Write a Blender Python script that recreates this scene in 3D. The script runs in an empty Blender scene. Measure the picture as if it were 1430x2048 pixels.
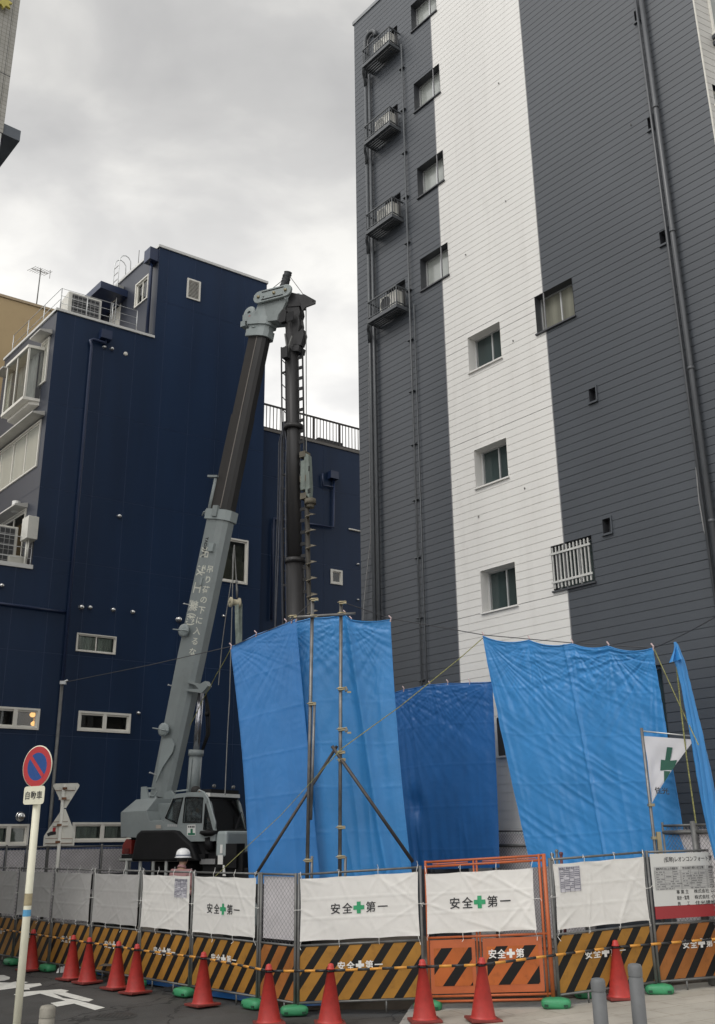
import bpy, bmesh, math, random
from mathutils import Vector as V, Matrix, noise
random.seed(7)
R_ = math.radians
scene = bpy.context.scene
col = scene.collection

# ------------------------------------------------------------------ camera
FPX, PITCH, ROLL, CAMH = 1937.0, 18.763, -0.667, 2.22       # focal length for a 2048 px tall picture
cam = bpy.data.objects.new('camera', bpy.data.cameras.new('camera'))
col.objects.link(cam)
cam.data.sensor_fit = 'VERTICAL'
cam.data.sensor_height = 24.0
cam.data.lens = 24.0 * FPX / 2048.0
cam.data.clip_end = 2000
cp, sp, cr, sr = math.cos(R_(PITCH)), math.sin(R_(PITCH)), math.cos(R_(ROLL)), math.sin(R_(ROLL))
CF = V((0, cp, sp)); R0 = V((1, 0, 0)); U0 = V((0, -sp, cp))
CR = R0 * cr + U0 * sr; CU = U0 * cr - R0 * sr
CO = V((0, 0, CAMH))
cam.matrix_world = Matrix(((CR.x, CU.x, -CF.x, CO.x), (CR.y, CU.y, -CF.y, CO.y), (CR.z, CU.z, -CF.z, CO.z), (0, 0, 0, 1)))
scene.camera = cam

# ------------------------------------------------------------------ sky, sun, exposure
SUN_AZ, SUN_EL = 229.0, 48.0                                # compass style: 0 = +Y, clockwise
w = bpy.data.worlds.new('World'); scene.world = w; w.use_nodes = True
nt = w.node_tree; N = nt.nodes; L = nt.links
N.clear()
def nn(t, **k):
    n = N.new(t)
    for a, b in k.items(): setattr(n, a, b)
    return n
out = nn('ShaderNodeOutputWorld')
sky = nn('ShaderNodeTexSky', sky_type='NISHITA', sun_disc=False)
sky.sun_elevation = R_(SUN_EL); sky.sun_rotation = R_(SUN_AZ)
bgs = nn('ShaderNodeBackground'); bgs.inputs[1].default_value = 0.08
L.new(sky.outputs[0], bgs.inputs[0])
tc = nn('ShaderNodeTexCoord'); sep = nn('ShaderNodeSeparateXYZ'); L.new(tc.outputs['Generated'], sep.inputs[0])
def mth(op, a, b=None, c=None):
    n = nn('ShaderNodeMath', operation=op)
    for i, x in enumerate((a, b, c)):
        if x is None: continue
        if isinstance(x, (int, float)): n.inputs[i].default_value = x
        else: L.new(x, n.inputs[i])
    return n.outputs[0]
zc = mth('ADD', mth('MAXIMUM', sep.outputs[2], 0.0), 0.16)
comb = nn('ShaderNodeCombineXYZ')
L.new(mth('DIVIDE', sep.outputs[0], zc), comb.inputs[0]); L.new(mth('DIVIDE', sep.outputs[1], zc), comb.inputs[1])
mp = nn('ShaderNodeMapping'); mp.inputs['Location'].default_value = (5.4, 0.6, 0); mp.inputs['Rotation'].default_value = (0, 0, R_(25)); mp.inputs['Scale'].default_value = (1.0, 1.0, 1.7)
L.new(tc.outputs['Generated'], mp.inputs[0])
n1 = nn('ShaderNodeTexNoise'); n1.inputs['Scale'].default_value = 5.6; n1.inputs['Detail'].default_value = 8; n1.inputs['Roughness'].default_value = 0.48; n1.inputs['Distortion'].default_value = 0.25
L.new(mp.outputs[0], n1.inputs['Vector'])
cr_ = nn('ShaderNodeValToRGB')
e = cr_.color_ramp.elements
e[0].position = 0.32; e[0].color = (0.425, 0.422, 0.42, 1)
e[1].position = 0.66; e[1].color = (0.66, 0.65, 0.625, 1)
m_ = cr_.color_ramp.elements.new(0.5); m_.color = (0.51, 0.505, 0.497, 1)
L.new(n1.outputs[0], cr_.inputs[0])
# the cloud deck is thinner and brighter towards the horizon
hz = nn('ShaderNodeMapRange'); hz.inputs['From Min'].default_value = 0.36; hz.inputs['From Max'].default_value = 0.66; hz.inputs['To Min'].default_value = 1.62; hz.inputs['To Max'].default_value = 0.96
L.new(sep.outputs[2], hz.inputs['Value'])
# and the side of the sky the sun stands on is the brighter one
sd = nn('ShaderNodeVectorMath', operation='DOT_PRODUCT')
L.new(tc.outputs['Generated'], sd.inputs[0])
SD = V((math.sin(R_(SUN_AZ)) * math.cos(R_(SUN_EL)), math.cos(R_(SUN_AZ)) * math.cos(R_(SUN_EL)), math.sin(R_(SUN_EL))))
sd.inputs[1].default_value = SD
gl = nn('ShaderNodeMapRange'); gl.inputs['From Min'].default_value = 0.45; gl.inputs['From Max'].default_value = 1.0; gl.inputs['To Min'].default_value = 1.0; gl.inputs['To Max'].default_value = 2.1
L.new(sd.outputs['Value'], gl.inputs['Value'])
bgc = nn('ShaderNodeBackground'); L.new(cr_.outputs[0], bgc.inputs[0])
L.new(mth('MULTIPLY', hz.outputs[0], gl.outputs[0]), bgc.inputs[1])
mx = nn('ShaderNodeMixShader'); mx.inputs[0].default_value = 0.965
L.new(bgs.outputs[0], mx.inputs[1]); L.new(bgc.outputs[0], mx.inputs[2]); L.new(mx.outputs[0], out.inputs[0])

sun = bpy.data.objects.new('sun', bpy.data.lights.new('sun', 'SUN')); col.objects.link(sun)
sun.data.energy = 0.9; sun.data.angle = R_(25); sun.data.color = (1.0, 0.97, 0.92)
sun.rotation_mode = 'QUATERNION'; sun.rotation_quaternion = (-SD).to_track_quat('-Z', 'Y')
sun.location = (0, 0, 60)
scene.view_settings.view_transform = 'Standard'; scene.view_settings.look = 'None'
scene.view_settings.exposure = 0.35; scene.view_settings.gamma = 1.0; scene.view_settings.use_curve_mapping = False
scene.render.engine = 'CYCLES'
scene.cycles.use_denoising = True
scene.cycles.max_bounces = 6; scene.cycles.transparent_max_bounces = 12

# ------------------------------------------------------------------ materials
MATS = {}
def mat(name, c, rough=0.6, metal=0.0, var=0.12, vscale=3.0, bump=0.0, bscale=60.0, coat=0.0, spec=0.5, grime=0.0, emit=None, trans=0.0, streak=False):
    """principled material with mottled colour, optional grime patches, bump and translucency"""
    if name in MATS: return MATS[name]
    m = bpy.data.materials.new(name); m.use_nodes = True; MATS[name] = m
    t = m.node_tree; b = t.nodes['Principled BSDF']
    b.inputs['Roughness'].default_value = rough; b.inputs['Metallic'].default_value = metal
    b.inputs['Coat Weight'].default_value = coat; b.inputs['Specular IOR Level'].default_value = spec
    b.inputs['Coat Roughness'].default_value = 0.12
    tcn = t.nodes.new('ShaderNodeTexCoord')
    src = tcn.outputs['Object']
    if streak:
        mpn = t.nodes.new('ShaderNodeMapping'); mpn.inputs['Scale'].default_value = (1, 1, 0.12)
        t.links.new(src, mpn.inputs[0]); src = mpn.outputs[0]
    ns = t.nodes.new('ShaderNodeTexNoise'); ns.inputs['Scale'].default_value = vscale; ns.inputs['Detail'].default_value = 5
    t.links.new(src, ns.inputs['Vector'])
    rp = t.nodes.new('ShaderNodeValToRGB')
    lo, hi = 1 - var, 1 + var
    rp.color_ramp.elements[0].position = 0.3; rp.color_ramp.elements[1].position = 0.7
    rp.color_ramp.elements[0].color = (c[0]*lo, c[1]*lo, c[2]*lo, 1); rp.color_ramp.elements[1].color = (min(c[0]*hi, 1), min(c[1]*hi, 1), min(c[2]*hi, 1), 1)
    t.links.new(ns.outputs[0], rp.inputs[0])
    last = rp.outputs[0]
    if grime:
        n2 = t.nodes.new('ShaderNodeTexNoise'); n2.inputs['Scale'].default_value = vscale * 3.3; n2.inputs['Detail'].default_value = 8; n2.inputs['Roughness'].default_value = 0.7
        t.links.new(src, n2.inputs['Vector'])
        r2 = t.nodes.new('ShaderNodeValToRGB'); r2.color_ramp.elements[0].position = 0.52; r2.color_ramp.elements[1].position = 0.75
        t.links.new(n2.outputs[0], r2.inputs[0])
        mxn = t.nodes.new('ShaderNodeMix'); mxn.data_type = 'RGBA'; mxn.inputs[7].default_value = (c[0]*0.35+0.02, c[1]*0.33+0.016, c[2]*0.3+0.012, 1)
        mu = t.nodes.new('ShaderNodeMath'); mu.operation = 'MULTIPLY'; mu.inputs[1].default_value = grime
        t.links.new(r2.outputs[0], mu.inputs[0]); t.links.new(mu.outputs[0], mxn.inputs[0]); t.links.new(last, mxn.inputs[6])
        last = mxn.outputs[2]
    t.links.new(last, b.inputs['Base Color'])
    if bump:
        n3 = t.nodes.new('ShaderNodeTexNoise'); n3.inputs['Scale'].default_value = bscale; n3.inputs['Detail'].default_value = 4
        t.links.new(tcn.outputs['Object'], n3.inputs['Vector'])
        bp = t.nodes.new('ShaderNodeBump'); bp.inputs['Strength'].default_value = bump; bp.inputs['Distance'].default_value = 0.02
        t.links.new(n3.outputs[0], bp.inputs['Height']); t.links.new(bp.outputs[0], b.inputs['Normal'])
    if emit:
        b.inputs['Emission Color'].default_value = (*c, 1); b.inputs['Emission Strength'].default_value = emit
    if trans:
        tr = t.nodes.new('ShaderNodeBsdfTranslucent'); t.links.new(last, tr.inputs[0])
        mxs = t.nodes.new('ShaderNodeMixShader'); mxs.inputs[0].default_value = trans
        o = t.nodes['Material Output']
        t.links.new(b.outputs[0], mxs.inputs[1]); t.links.new(tr.outputs[0], mxs.inputs[2]); t.links.new(mxs.outputs[0], o.inputs[0])
    return m
def glass(name, tint, refl=0.06):
    if name in MATS: return MATS[name]
    m = bpy.data.materials.new(name); m.use_nodes = True; MATS[name] = m
    t = m.node_tree; t.nodes.remove(t.nodes['Principled BSDF'])
    tr = t.nodes.new('ShaderNodeBsdfTransparent'); tr.inputs[0].default_value = (*tint, 1)
    g = t.nodes.new('ShaderNodeBsdfGlossy'); g.inputs['Roughness'].default_value = 0.03
    fr = t.nodes.new('ShaderNodeFresnel'); fr.inputs[0].default_value = 1.5
    ad = t.nodes.new('ShaderNodeMath'); ad.operation = 'ADD'; ad.inputs[1].default_value = refl; ad.use_clamp = True
    mxs = t.nodes.new('ShaderNodeMixShader')
    t.links.new(fr.outputs[0], ad.inputs[0]); t.links.new(ad.outputs[0], mxs.inputs[0])
    t.links.new(tr.outputs[0], mxs.inputs[1]); t.links.new(g.outputs[0], mxs.inputs[2]); t.links.new(mxs.outputs[0], t.nodes['Material Output'].inputs[0])
    return m
def stripes(name, ca, cb, pitch, slope, frac, rough=0.55):
    """two-colour diagonal stripes read from the UV map, which is in metres"""
    m = mat(name, ca, rough, var=0.18, vscale=2.2, grime=0.6, spec=0.25)
    t = m.node_tree; b = t.nodes['Principled BSDF']
    uv = t.nodes.new('ShaderNodeTexCoord'); sx = t.nodes.new('ShaderNodeSeparateXYZ'); t.links.new(uv.outputs['UV'], sx.inputs[0])
    a = t.nodes.new('ShaderNodeMath'); a.operation = 'MULTIPLY_ADD'; a.inputs[1].default_value = -slope
    t.links.new(sx.outputs[1], a.inputs[0]); t.links.new(sx.outputs[0], a.inputs[2])
    d = t.nodes.new('ShaderNodeMath'); d.operation = 'DIVIDE'; d.inputs[1].default_value = pitch; t.links.new(a.outputs[0], d.inputs[0])
    f = t.nodes.new('ShaderNodeMath'); f.operation = 'FRACT'; t.links.new(d.outputs[0], f.inputs[0])
    g = t.nodes.new('ShaderNodeMath'); g.operation = 'LESS_THAN'; g.inputs[1].default_value = frac; t.links.new(f.outputs[0], g.inputs[0])
    mxn = t.nodes.new('ShaderNodeMix'); mxn.data_type = 'RGBA'; mxn.inputs[7].default_value = (*cb, 1)
    old = b.inputs['Base Color'].links[0].from_socket
    t.links.new(g.outputs[0], mxn.inputs[0]); t.links.new(old, mxn.inputs[6]); t.links.new(mxn.outputs[2], b.inputs['Base Color'])
    return m

# ------------------------------------------------------------------ mesh builder
class MB:
    def __init__(s): s.v = []; s.f = []; s.mi = []; s.uv = []; s.smooth = False; s.sm = []
    def face(s, pts, mi=0, uv=None, sm=False):
        k = len(s.v); s.v += [V(p) for p in pts]; s.f.append(tuple(range(k, k + len(pts)))); s.mi.append(mi)
        s.uv.append(uv or [(0, 0)] * len(pts)); s.sm.append(sm); return s
    def mesh(s, verts, faces, mi=0, sm=False):
        k = len(s.v); s.v += [V(p) for p in verts]
        for f in faces: s.f.append(tuple(k + i for i in f)); s.mi.append(mi); s.uv.append([(0, 0)] * len(f)); s.sm.append(sm)
        return s
    def box(s, c, sz, ax=None, mi=0):
        c = V(c); X, Y, Z = ax or (V((1,0,0)), V((0,1,0)), V((0,0,1)))
        h = [x / 2 for x in sz]
        p = [c + X*(h[0]*i) + Y*(h[1]*j) + Z*(h[2]*k) for i in (-1,1) for j in (-1,1) for k in (-1,1)]
        return s.mesh(p, [(0,1,3,2),(4,6,7,5),(0,4,5,1),(2,3,7,6),(0,2,6,4),(1,5,7,3)], mi)
    def prism(s, pts, ext, mi=0):
        pts = [V(p) for p in pts]; n = len(pts); ext = V(ext)
        vs = pts + [p + ext for p in pts]
        fs = [tuple(range(n))[::-1], tuple(range(n, 2*n))] + [(i, (i+1) % n, n + (i+1) % n, n + i) for i in range(n)]
        return s.mesh(vs, fs, mi)
    def tube(s, pts, r, n=8, mi=0, cap=True):
        pts = [V(p) for p in pts]; rs = r if isinstance(r, (list, tuple)) else [r] * len(pts)
        vs = []; fs = []; up = None
        for i, p in enumerate(pts):
            d = (pts[min(i+1, len(pts)-1)] - pts[max(i-1, 0)])
            d = d.normalized() if d.length > 1e-9 else V((0,0,1))
            if up is None: up = d.orthogonal().normalized()
            x = (up - d * up.dot(d)); x = x.normalized() if x.length > 1e-6 else d.orthogonal().normalized(); up = x
            y = d.cross(x)
            for k in range(n):
                a = 2*math.pi*k/n; vs.append(p + (x*math.cos(a) + y*math.sin(a)) * rs[i])
        for i in range(len(pts)-1):
            for k in range(n): fs.append((i*n+k, i*n+(k+1) % n, (i+1)*n+(k+1) % n, (i+1)*n+k))
        s.mesh(vs, fs, mi, sm=n > 5)
        if cap:
            k0 = len(s.v) - len(vs)
            for q in (range(k0, k0+n), range(k0+len(vs)-n, k0+len(vs))): s.f.append(tuple(q)); s.mi.append(mi); s.uv.append([(0,0)]*n); s.sm.append(False)
        return s
    def lathe(s, base, prof, n=20, axis=(0,0,1), mi=0):
        ax = V(axis).normalized(); x = ax.orthogonal().normalized(); y = ax.cross(x); base = V(base)
        vs = []; fs = []
        for r, h in prof:
            for k in range(n):
                a = 2*math.pi*k/n; vs.append(base + ax*h + (x*math.cos(a) + y*math.sin(a))*r)
        for i in range(len(prof)-1):
            for k in range(n): fs.append((i*n+k, i*n+(k+1) % n, (i+1)*n+(k+1) % n, (i+1)*n+k))
        return s.mesh(vs, fs, mi, sm=True)
    def grid(s, fn, nu, nv, mi=0, sm=True, uvf=None):
        vs = [fn(i/nu, j/nv) for j in range(nv+1) for i in range(nu+1)]
        k = len(s.v); s.v += [V(p) for p in vs]
        for j in range(nv):
            for i in range(nu):
                a = j*(nu+1)+i; s.f.append((k+a, k+a+1, k+a+nu+2, k+a+nu+1)); s.mi.append(mi); s.sm.append(sm)
                s.uv.append([(i/nu, j/nv), ((i+1)/nu, j/nv), ((i+1)/nu, (j+1)/nv), (i/nu, (j+1)/nv)])
        return s
    def build(s, name, mats, parent=None, label=None, bevel=0.0, weld=False, base=None, thick=0.0):
        if not isinstance(mats, (list, tuple)): mats = [mats]
        o0 = V(base) if base is not None else (V(parent['_o']) if parent is not None and '_o' in parent else V((0,0,0)))
        me = bpy.data.meshes.new(name)
        me.from_pydata([tuple(p - o0) for p in s.v], [], s.f)
        for m in mats: me.materials.append(m)
        me.polygons.foreach_set('material_index', s.mi); me.polygons.foreach_set('use_smooth', s.sm)
        ul = me.uv_layers.new(name='UVMap'); flat = [c for f in s.uv for q in f for c in q]
        ul.data.foreach_set('uv', flat)
        bm = bmesh.new(); bm.from_mesh(me)
        if weld or bevel: bmesh.ops.remove_doubles(bm, verts=bm.verts, dist=1e-4)
        bmesh.ops.recalc_face_normals(bm, faces=bm.faces)
        bm.to_mesh(me); bm.free()
        o = bpy.data.objects.new(name, me); col.objects.link(o)
        if bevel:
            b = o.modifiers.new('bevel', 'BEVEL'); b.width = bevel; b.segments = 2; b.limit_method = 'ANGLE'; b.angle_limit = R_(40)
        if thick:
            b = o.modifiers.new('solid', 'SOLIDIFY'); b.thickness = thick
        if parent is not None:
            o.parent = parent; o['_o'] = tuple(o0)
            if parent.type != 'EMPTY' and '_o' in parent: pass
        else:
            o.location = o0; o['_o'] = tuple(o0)
        if label: o['label'] = label
        return o
def thing(name, label, cat, loc=(0,0,0), group=None):
    o = bpy.data.objects.new(name, None); col.objects.link(o); o.location = loc; o['_o'] = tuple(loc)
    o.empty_display_size = 0.2
    o['label'] = label; o['category'] = cat
    if group: o['group'] = group
    return o
def tag(o, label, cat, group=None):
    o['label'] = label; o['category'] = cat
    if group: o['group'] = group
    return o
def struct(name, mb, m, kind='structure', **k):
    o = mb.build(name, m, **k); o['kind'] = kind; return o
def copy_tree(o, parent=None):
    c = o.copy(); col.objects.link(c)
    if parent is not None: c.parent = parent
    for ch in o.children: copy_tree(ch, c)
    return c
def dup(o, loc, label, rz=None):
    c = copy_tree(o); c.location = loc; c['label'] = label
    if rz is not None: c.rotation_euler = (0, 0, rz)
    return c
_tx = {}
def text_geo(s, bold=0.0):
    """glyph outlines as (verts, faces): width centred on 0, height of a full character = 1"""
    if (s, bold) in _tx: return _tx[(s, bold)]
    c = bpy.data.curves.new('t', 'FONT'); c.body = s; c.align_x = 'CENTER'; c.align_y = 'CENTER'; c.size = 1.0; c.resolution_u = 3; c.offset = bold
    o = bpy.data.objects.new('t', c); col.objects.link(o)
    bpy.context.view_layer.update()
    me = bpy.data.meshes.new_from_object(o.evaluated_get(bpy.context.evaluated_depsgraph_get()))
    r = ([v.co.copy() for v in me.vertices], [tuple(p.vertices) for p in me.polygons])
    xs = [v.x for v in r[0]]; ys = [v.y for v in r[0]]
    cx, cy = (min(xs)+max(xs))/2, (min(ys)+max(ys))/2
    r = ([V((v.x-cx, v.y-cy, 0)) for v in r[0]], r[1], max(xs)-min(xs), max(ys)-min(ys))
    bpy.data.objects.remove(o); bpy.data.curves.remove(c); bpy.data.meshes.remove(me)
    _tx[(s, bold)] = r
    return r
def put_text(mb, s, c, X, Y, size, mi=0, bold=0.0, width=None, lift=0.0):
    vs, fs, w_, h_ = text_geo(s, bold); c = V(c); sx = size if width is None else width / w_
    nrm = X.cross(Y)
    mb.mesh([c + X*(v.x*sx) + Y*(v.y*size) + nrm*lift for v in vs], fs, mi)
def put_cross(mb, c, X, Y, s, t, mi=0):
    for a, b in ((s, t), (t, s)):
        pass
    c = V(c); a, b = s/2, t/2
    P = [(-b,-a),(b,-a),(b,-b),(a,-b),(a,b),(b,b),(b,a),(-b,a),(-b,b),(-a,b),(-a,-b),(-b,-b)]
    for q in ([P[0],P[1],P[2],P[11]], [P[10],P[11],P[2],P[3],P[4],P[5],P[8],P[9]], [P[8],P[5],P[6],P[7]]):
        mb.face([c + X*x + Y*y for x, y in q], mi)

# ------------------------------------------------------------------ measuring: where a line of sight meets the ground, a wall or a vertical line
def ray(x, y): return CF + CR*((x-715)/FPX) - CU*((y-1024)/FPX)
def gz(x):                                              # the pavement climbs gently to the right
    return 0.0 if x < -0.9 else min(0.27, (x + 0.9) * 0.052)
def ground(x, y, z=None):
    d = ray(x, y); p = V((0,0,0))
    zz = 0.0 if z is None else z
    for _ in range(12):
        p = CO + d * ((zz - CAMH) / d.z)
        if z is not None: break
        zz = gz(p.x)
    return p
def at(x, y, D):                                        # point on the line of sight at horizontal distance D
    d = ray(x, y); return CO + d * (D / math.hypot(d.x, d.y))
class Wall:
    """vertical plane: origin, heading; u along it, z up, d outwards"""
    def __init__(s, o, heading, flip=1):
        s.o = V((o[0], o[1], 0)); s.e = V((math.sin(R_(heading)), math.cos(R_(heading)), 0)); s.n = V((s.e.y, -s.e.x, 0)) * flip
        s.Z = V((0,0,1))
    def P(s, u, z, d=0.0): return s.o + s.e*u + s.Z*z + s.n*d
    def px(s, x, y, d=0.0):
        r = ray(x, y); p0 = s.o + s.n*d; t = (p0 - CO).dot(s.n) / r.dot(s.n); p = CO + r*t
        return ((p - s.o).dot(s.e), p.z)
    def ax(s): return (s.e, s.n, s.Z)
    def rect(s, tl, br, d=0.0):
        a = s.px(*tl, d); b = s.px(*br, d); return (min(a[0],b[0]), max(a[0],b[0]), min(a[1],b[1]), max(a[1],b[1]))
def clean_cuts(c, eps=1e-4):
    c = sorted(c); r = [c[0]]
    for x in c[1:]:
        if x - r[-1] > eps: r.append(x)
    return r
def wall_mesh(W, u0, u1, z0, z1, holes, pitch=None, phase=0.0, gh=0.012, gd=0.012, d=0.0, mb=None):
    """wall with rectangular holes; pitch gives horizontal boards with real open joints between them"""
    mb = mb or MB()
    us = [u0, u1]; zs = [z0, z1]; gro = []
    for h in holes:
        us += [min(max(x, u0), u1) for x in h[:2]]; zs += [min(max(x, z0), z1) for x in h[2:]]
    if pitch:
        k = math.ceil((z0 - phase) / pitch)
        while phase + k*pitch < z1 - gh:
            z = phase + k*pitch
            if z > z0 + gh: gro.append(z); zs += [z - gh/2, z + gh/2]
            k += 1
    us = clean_cuts(us); zs = clean_cuts(zs)
    gi = 0
    for j in range(len(zs)-1):
        za, zb = zs[j], zs[j+1]; zm = (za+zb)/2
        ing = False
        if pitch:
            q = (zm - phase)/pitch; ing = abs(q - round(q))*pitch < gh/2 and z0 + gh < phase + round(q)*pitch < z1 - gh
        for i in range(len(us)-1):
            ua, ub = us[i], us[i+1]; um = (ua+ub)/2
            if any(h[0] < um < h[1] and h[2] < zm < h[3] for h in holes): continue
            dd = d - gd if ing else d
            mb.face([W.P(ua,za,dd), W.P(ub,za,dd), W.P(ub,zb,dd), W.P(ua,zb,dd)])
            if ing:
                mb.face([W.P(ua,za,d), W.P(ub,za,d), W.P(ub,za,dd), W.P(ua,za,dd)])
                mb.face([W.P(ua,zb,dd), W.P(ub,zb,dd), W.P(ub,zb,d), W.P(ua,zb,d)])
    return mb
def reveal(mb, W, h, depth, d=0.0, back=True):
    u0,u1,z0,z1 = h; a = d; b = d - depth
    mb.face([W.P(u0,z0,a),W.P(u0,z0,b),W.P(u0,z1,b),W.P(u0,z1,a)]); mb.face([W.P(u1,z0,a),W.P(u1,z1,a),W.P(u1,z1,b),W.P(u1,z0,b)])
    mb.face([W.P(u0,z1,a),W.P(u0,z1,b),W.P(u1,z1,b),W.P(u1,z1,a)]); mb.face([W.P(u0,z0,a),W.P(u1,z0,a),W.P(u1,z0,b),W.P(u0,z0,b)])
    if back: mb.face([W.P(u0,z0,b),W.P(u1,z0,b),W.P(u1,z1,b),W.P(u0,z1,b)])
def bar(mb, W, u0, u1, z0, z1, d0, d1, mi=0):
    mb.box(W.P((u0+u1)/2, (z0+z1)/2, (d0+d1)/2), (abs(u1-u0), abs(d1-d0), abs(z1-z0)), W.ax(), mi)
def window(W, parent, h, depth=0.16, fw=0.045, mf=None, mg=None, sill=0.03, msill=None, mull=(0.5,), room=None, trim=0.0, mtrim=None, pd=0.02, label=None):
    """frame bars + panes + sill in a hole h of wall W; depth is how far the frame sits back"""
    u0,u1,z0,z1 = h; d0 = -depth
    f = MB()
    for a,b,c,e_ in ((u0,u0+fw,z0,z1),(u1-fw,u1,z0,z1),(u0+fw,u1-fw,z0,z0+fw),(u0+fw,u1-fw,z1-fw,z1)): bar(f, W, a,b,c,e_, d0-0.05, d0)
    for q in mull: m_ = u0 + (u1-u0)*q; bar(f, W, m_-fw*0.5, m_+fw*0.5, z0+fw, z1-fw, d0-0.045, d0+0.006)
    if trim:
        for a,b,c,e_ in ((u0-trim,u0,z0-trim,z1+trim),(u1,u1+trim,z0-trim,z1+trim),(u0,u1,z0-trim,z0),(u0,u1,z1,z1+trim)): bar(f, W, a,b,c,e_, -0.03, 0.045, 0)
    fo = f.build('window', mf, parent, label=label)
    g = MB(); cuts = [u0+fw] + [u0+(u1-u0)*q for q in mull] + [u1-fw]
    for i in range(len(cuts)-1):
        k = -0.018*(i % 2)
        bar(g, W, cuts[i]+0.01, cuts[i+1]-0.01, z0+fw*0.8, z1-fw*0.8, d0-pd-0.008+k, d0-pd+k)
    g.build('pane', mg, fo)
    if sill:
        s_ = MB(); bar(s_, W, u0-0.03, u1+0.03, z0-sill, z0-0.002, -depth+0.003, 0.05); s_.build('sill', msill or mf, fo)
    if room:
        rm, dep = room
        r_ = MB(); reveal(r_, W, (u0+0.01,u1-0.01,z0+0.01,z1-0.01), dep, d=d0-0.07); r_.build('interior', rm, fo)
    return fo
# ------------------------------------------------------------------ palette
M_asph = mat('asphalt', (0.062,0.060,0.057), 0.88, var=0.32, vscale=0.7, bump=0.6, bscale=110, grime=0.85)
M_white = mat('white_window_frame', (0.72,0.70,0.64), 0.5, var=0.05)
M_alu = mat('aluminium', (0.55,0.56,0.56), 0.4, 0.6, var=0.06)
M_galv = mat('galvanised_pipe', (0.15,0.15,0.145), 0.5, 0.35, var=0.25, vscale=6, grime=0.4)
M_dark = mat('dark_metal', (0.035,0.037,0.04), 0.5, 0.2, var=0.25, vscale=4, grime=0.3)
M_void = mat('unlit_interior', (0.02,0.02,0.022), 0.9)
M_gdark = glass('tinted_glass', (0.30,0.34,0.34), 0.03)
M_gclr = glass('clear_glass', (0.78,0.81,0.80), 0.02)
M_curt = mat('curtain_fabric', (0.70,0.72,0.66), 0.9, var=0.3, vscale=8, streak=True)
M_frost = mat('frosted_pane', (0.36,0.38,0.36), 0.12, var=0.12, vscale=1.5, spec=0.7)
M_gpane = mat('dark_green_pane', (0.030,0.044,0.044), 0.10, var=0.35, vscale=2.2, spec=0.6, streak=True)
M_stripew = mat('stripe_pane_curtain', (0.22,0.22,0.18), 0.14, var=0.5, vscale=3.0, spec=0.6, streak=True)
M_steel = mat('stainless_vent', (0.60,0.60,0.59), 0.27, 1.0, var=0.03)

# fine cracks in the asphalt
ta = M_asph.node_tree; vo = ta.nodes.new('ShaderNodeTexVoronoi'); vo.feature = 'DISTANCE_TO_EDGE'; vo.inputs['Scale'].default_value = 0.42
tcv = ta.nodes.new('ShaderNodeTexCoord'); nsv = ta.nodes.new('ShaderNodeTexNoise'); nsv.inputs['Scale'].default_value = 2.5; nsv.inputs['Detail'].default_value = 6
vm = ta.nodes.new('ShaderNodeMix'); vm.data_type = 'RGBA'; vm.blend_type = 'LINEAR_LIGHT'; vm.inputs[0].default_value = 0.25
ta.links.new(tcv.outputs['Object'], nsv.inputs['Vector']); ta.links.new(tcv.outputs['Object'], vm.inputs[6]); ta.links.new(nsv.outputs['Color'], vm.inputs[7]); ta.links.new(vm.outputs[2], vo.inputs['Vector'])
lt_ = ta.nodes.new('ShaderNodeMath'); lt_.operation = 'LESS_THAN'; lt_.inputs[1].default_value = 0.007; ta.links.new(vo.outputs['Distance'], lt_.inputs[0])
ck = ta.nodes.new('ShaderNodeMix'); ck.data_type = 'RGBA'; ck.inputs[7].default_value = (0.022,0.021,0.020,1); ta.links.new(lt_.outputs[0], ck.inputs[0])
pb = ta.nodes['Principled BSDF']; ol = pb.inputs['Base Color'].links[0].from_socket; ta.links.new(ol, ck.inputs[6]); ta.links.new(ck.outputs[2], pb.inputs['Base Color'])
# ------------------------------------------------------------------ ground
def gmesh(x0,x1,y0,y1,nx,ny,lift=0.0,zf=None):
    return MB().grid(lambda a,b: V((x0+(x1-x0)*a, y0+(y1-y0)*b, (zf or gz)(x0+(x1-x0)*a)+lift)), nx, ny, sm=False)
struct('ground', gmesh(-300,300,-200,400,2,2,0,lambda x: -0.03), M_asph)
# asphalt lane
g = MB().grid(lambda a,b: V((-40+39.4*a, -6+60*b, 0.0)), 60, 60, sm=False)
struct('road', g, M_asph)
# paved footway: its edge runs from the gate towards the viewer
M_slab = mat('paving_slab', (0.37,0.345,0.30), 0.85, var=0.16, vscale=1.1, bump=0.25, bscale=70, grime=0.45)
t_ = M_slab.node_tree
bk = t_.nodes.new('ShaderNodeTexBrick'); bk.inputs['Scale'].default_value = 1.0; bk.inputs['Mortar Size'].default_value = 0.006; bk.inputs['Brick Width'].default_value = 0.9; bk.inputs['Row Height'].default_value = 0.45
bk.inputs['Color1'].default_value = (1,1,1,1); bk.inputs['Color2'].default_value = (0.90,0.90,0.88,1); bk.inputs['Mortar'].default_value = (0.62,0.60,0.56,1)
tcb = t_.nodes.new('ShaderNodeTexCoord'); mpb = t_.nodes.new('ShaderNodeMapping'); mpb.inputs['Rotation'].default_value = (0,0,R_(-22))
t_.links.new(tcb.outputs['Object'], mpb.inputs[0]); t_.links.new(mpb.outputs[0], bk.inputs['Vector'])
mu_ = t_.nodes.new('ShaderNodeMix'); mu_.data_type = 'RGBA'; mu_.blend_type = 'MULTIPLY'; mu_.inputs[0].default_value = 1.0
old_ = t_.nodes['Principled BSDF'].inputs['Base Color'].links[0].from_socket
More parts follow.
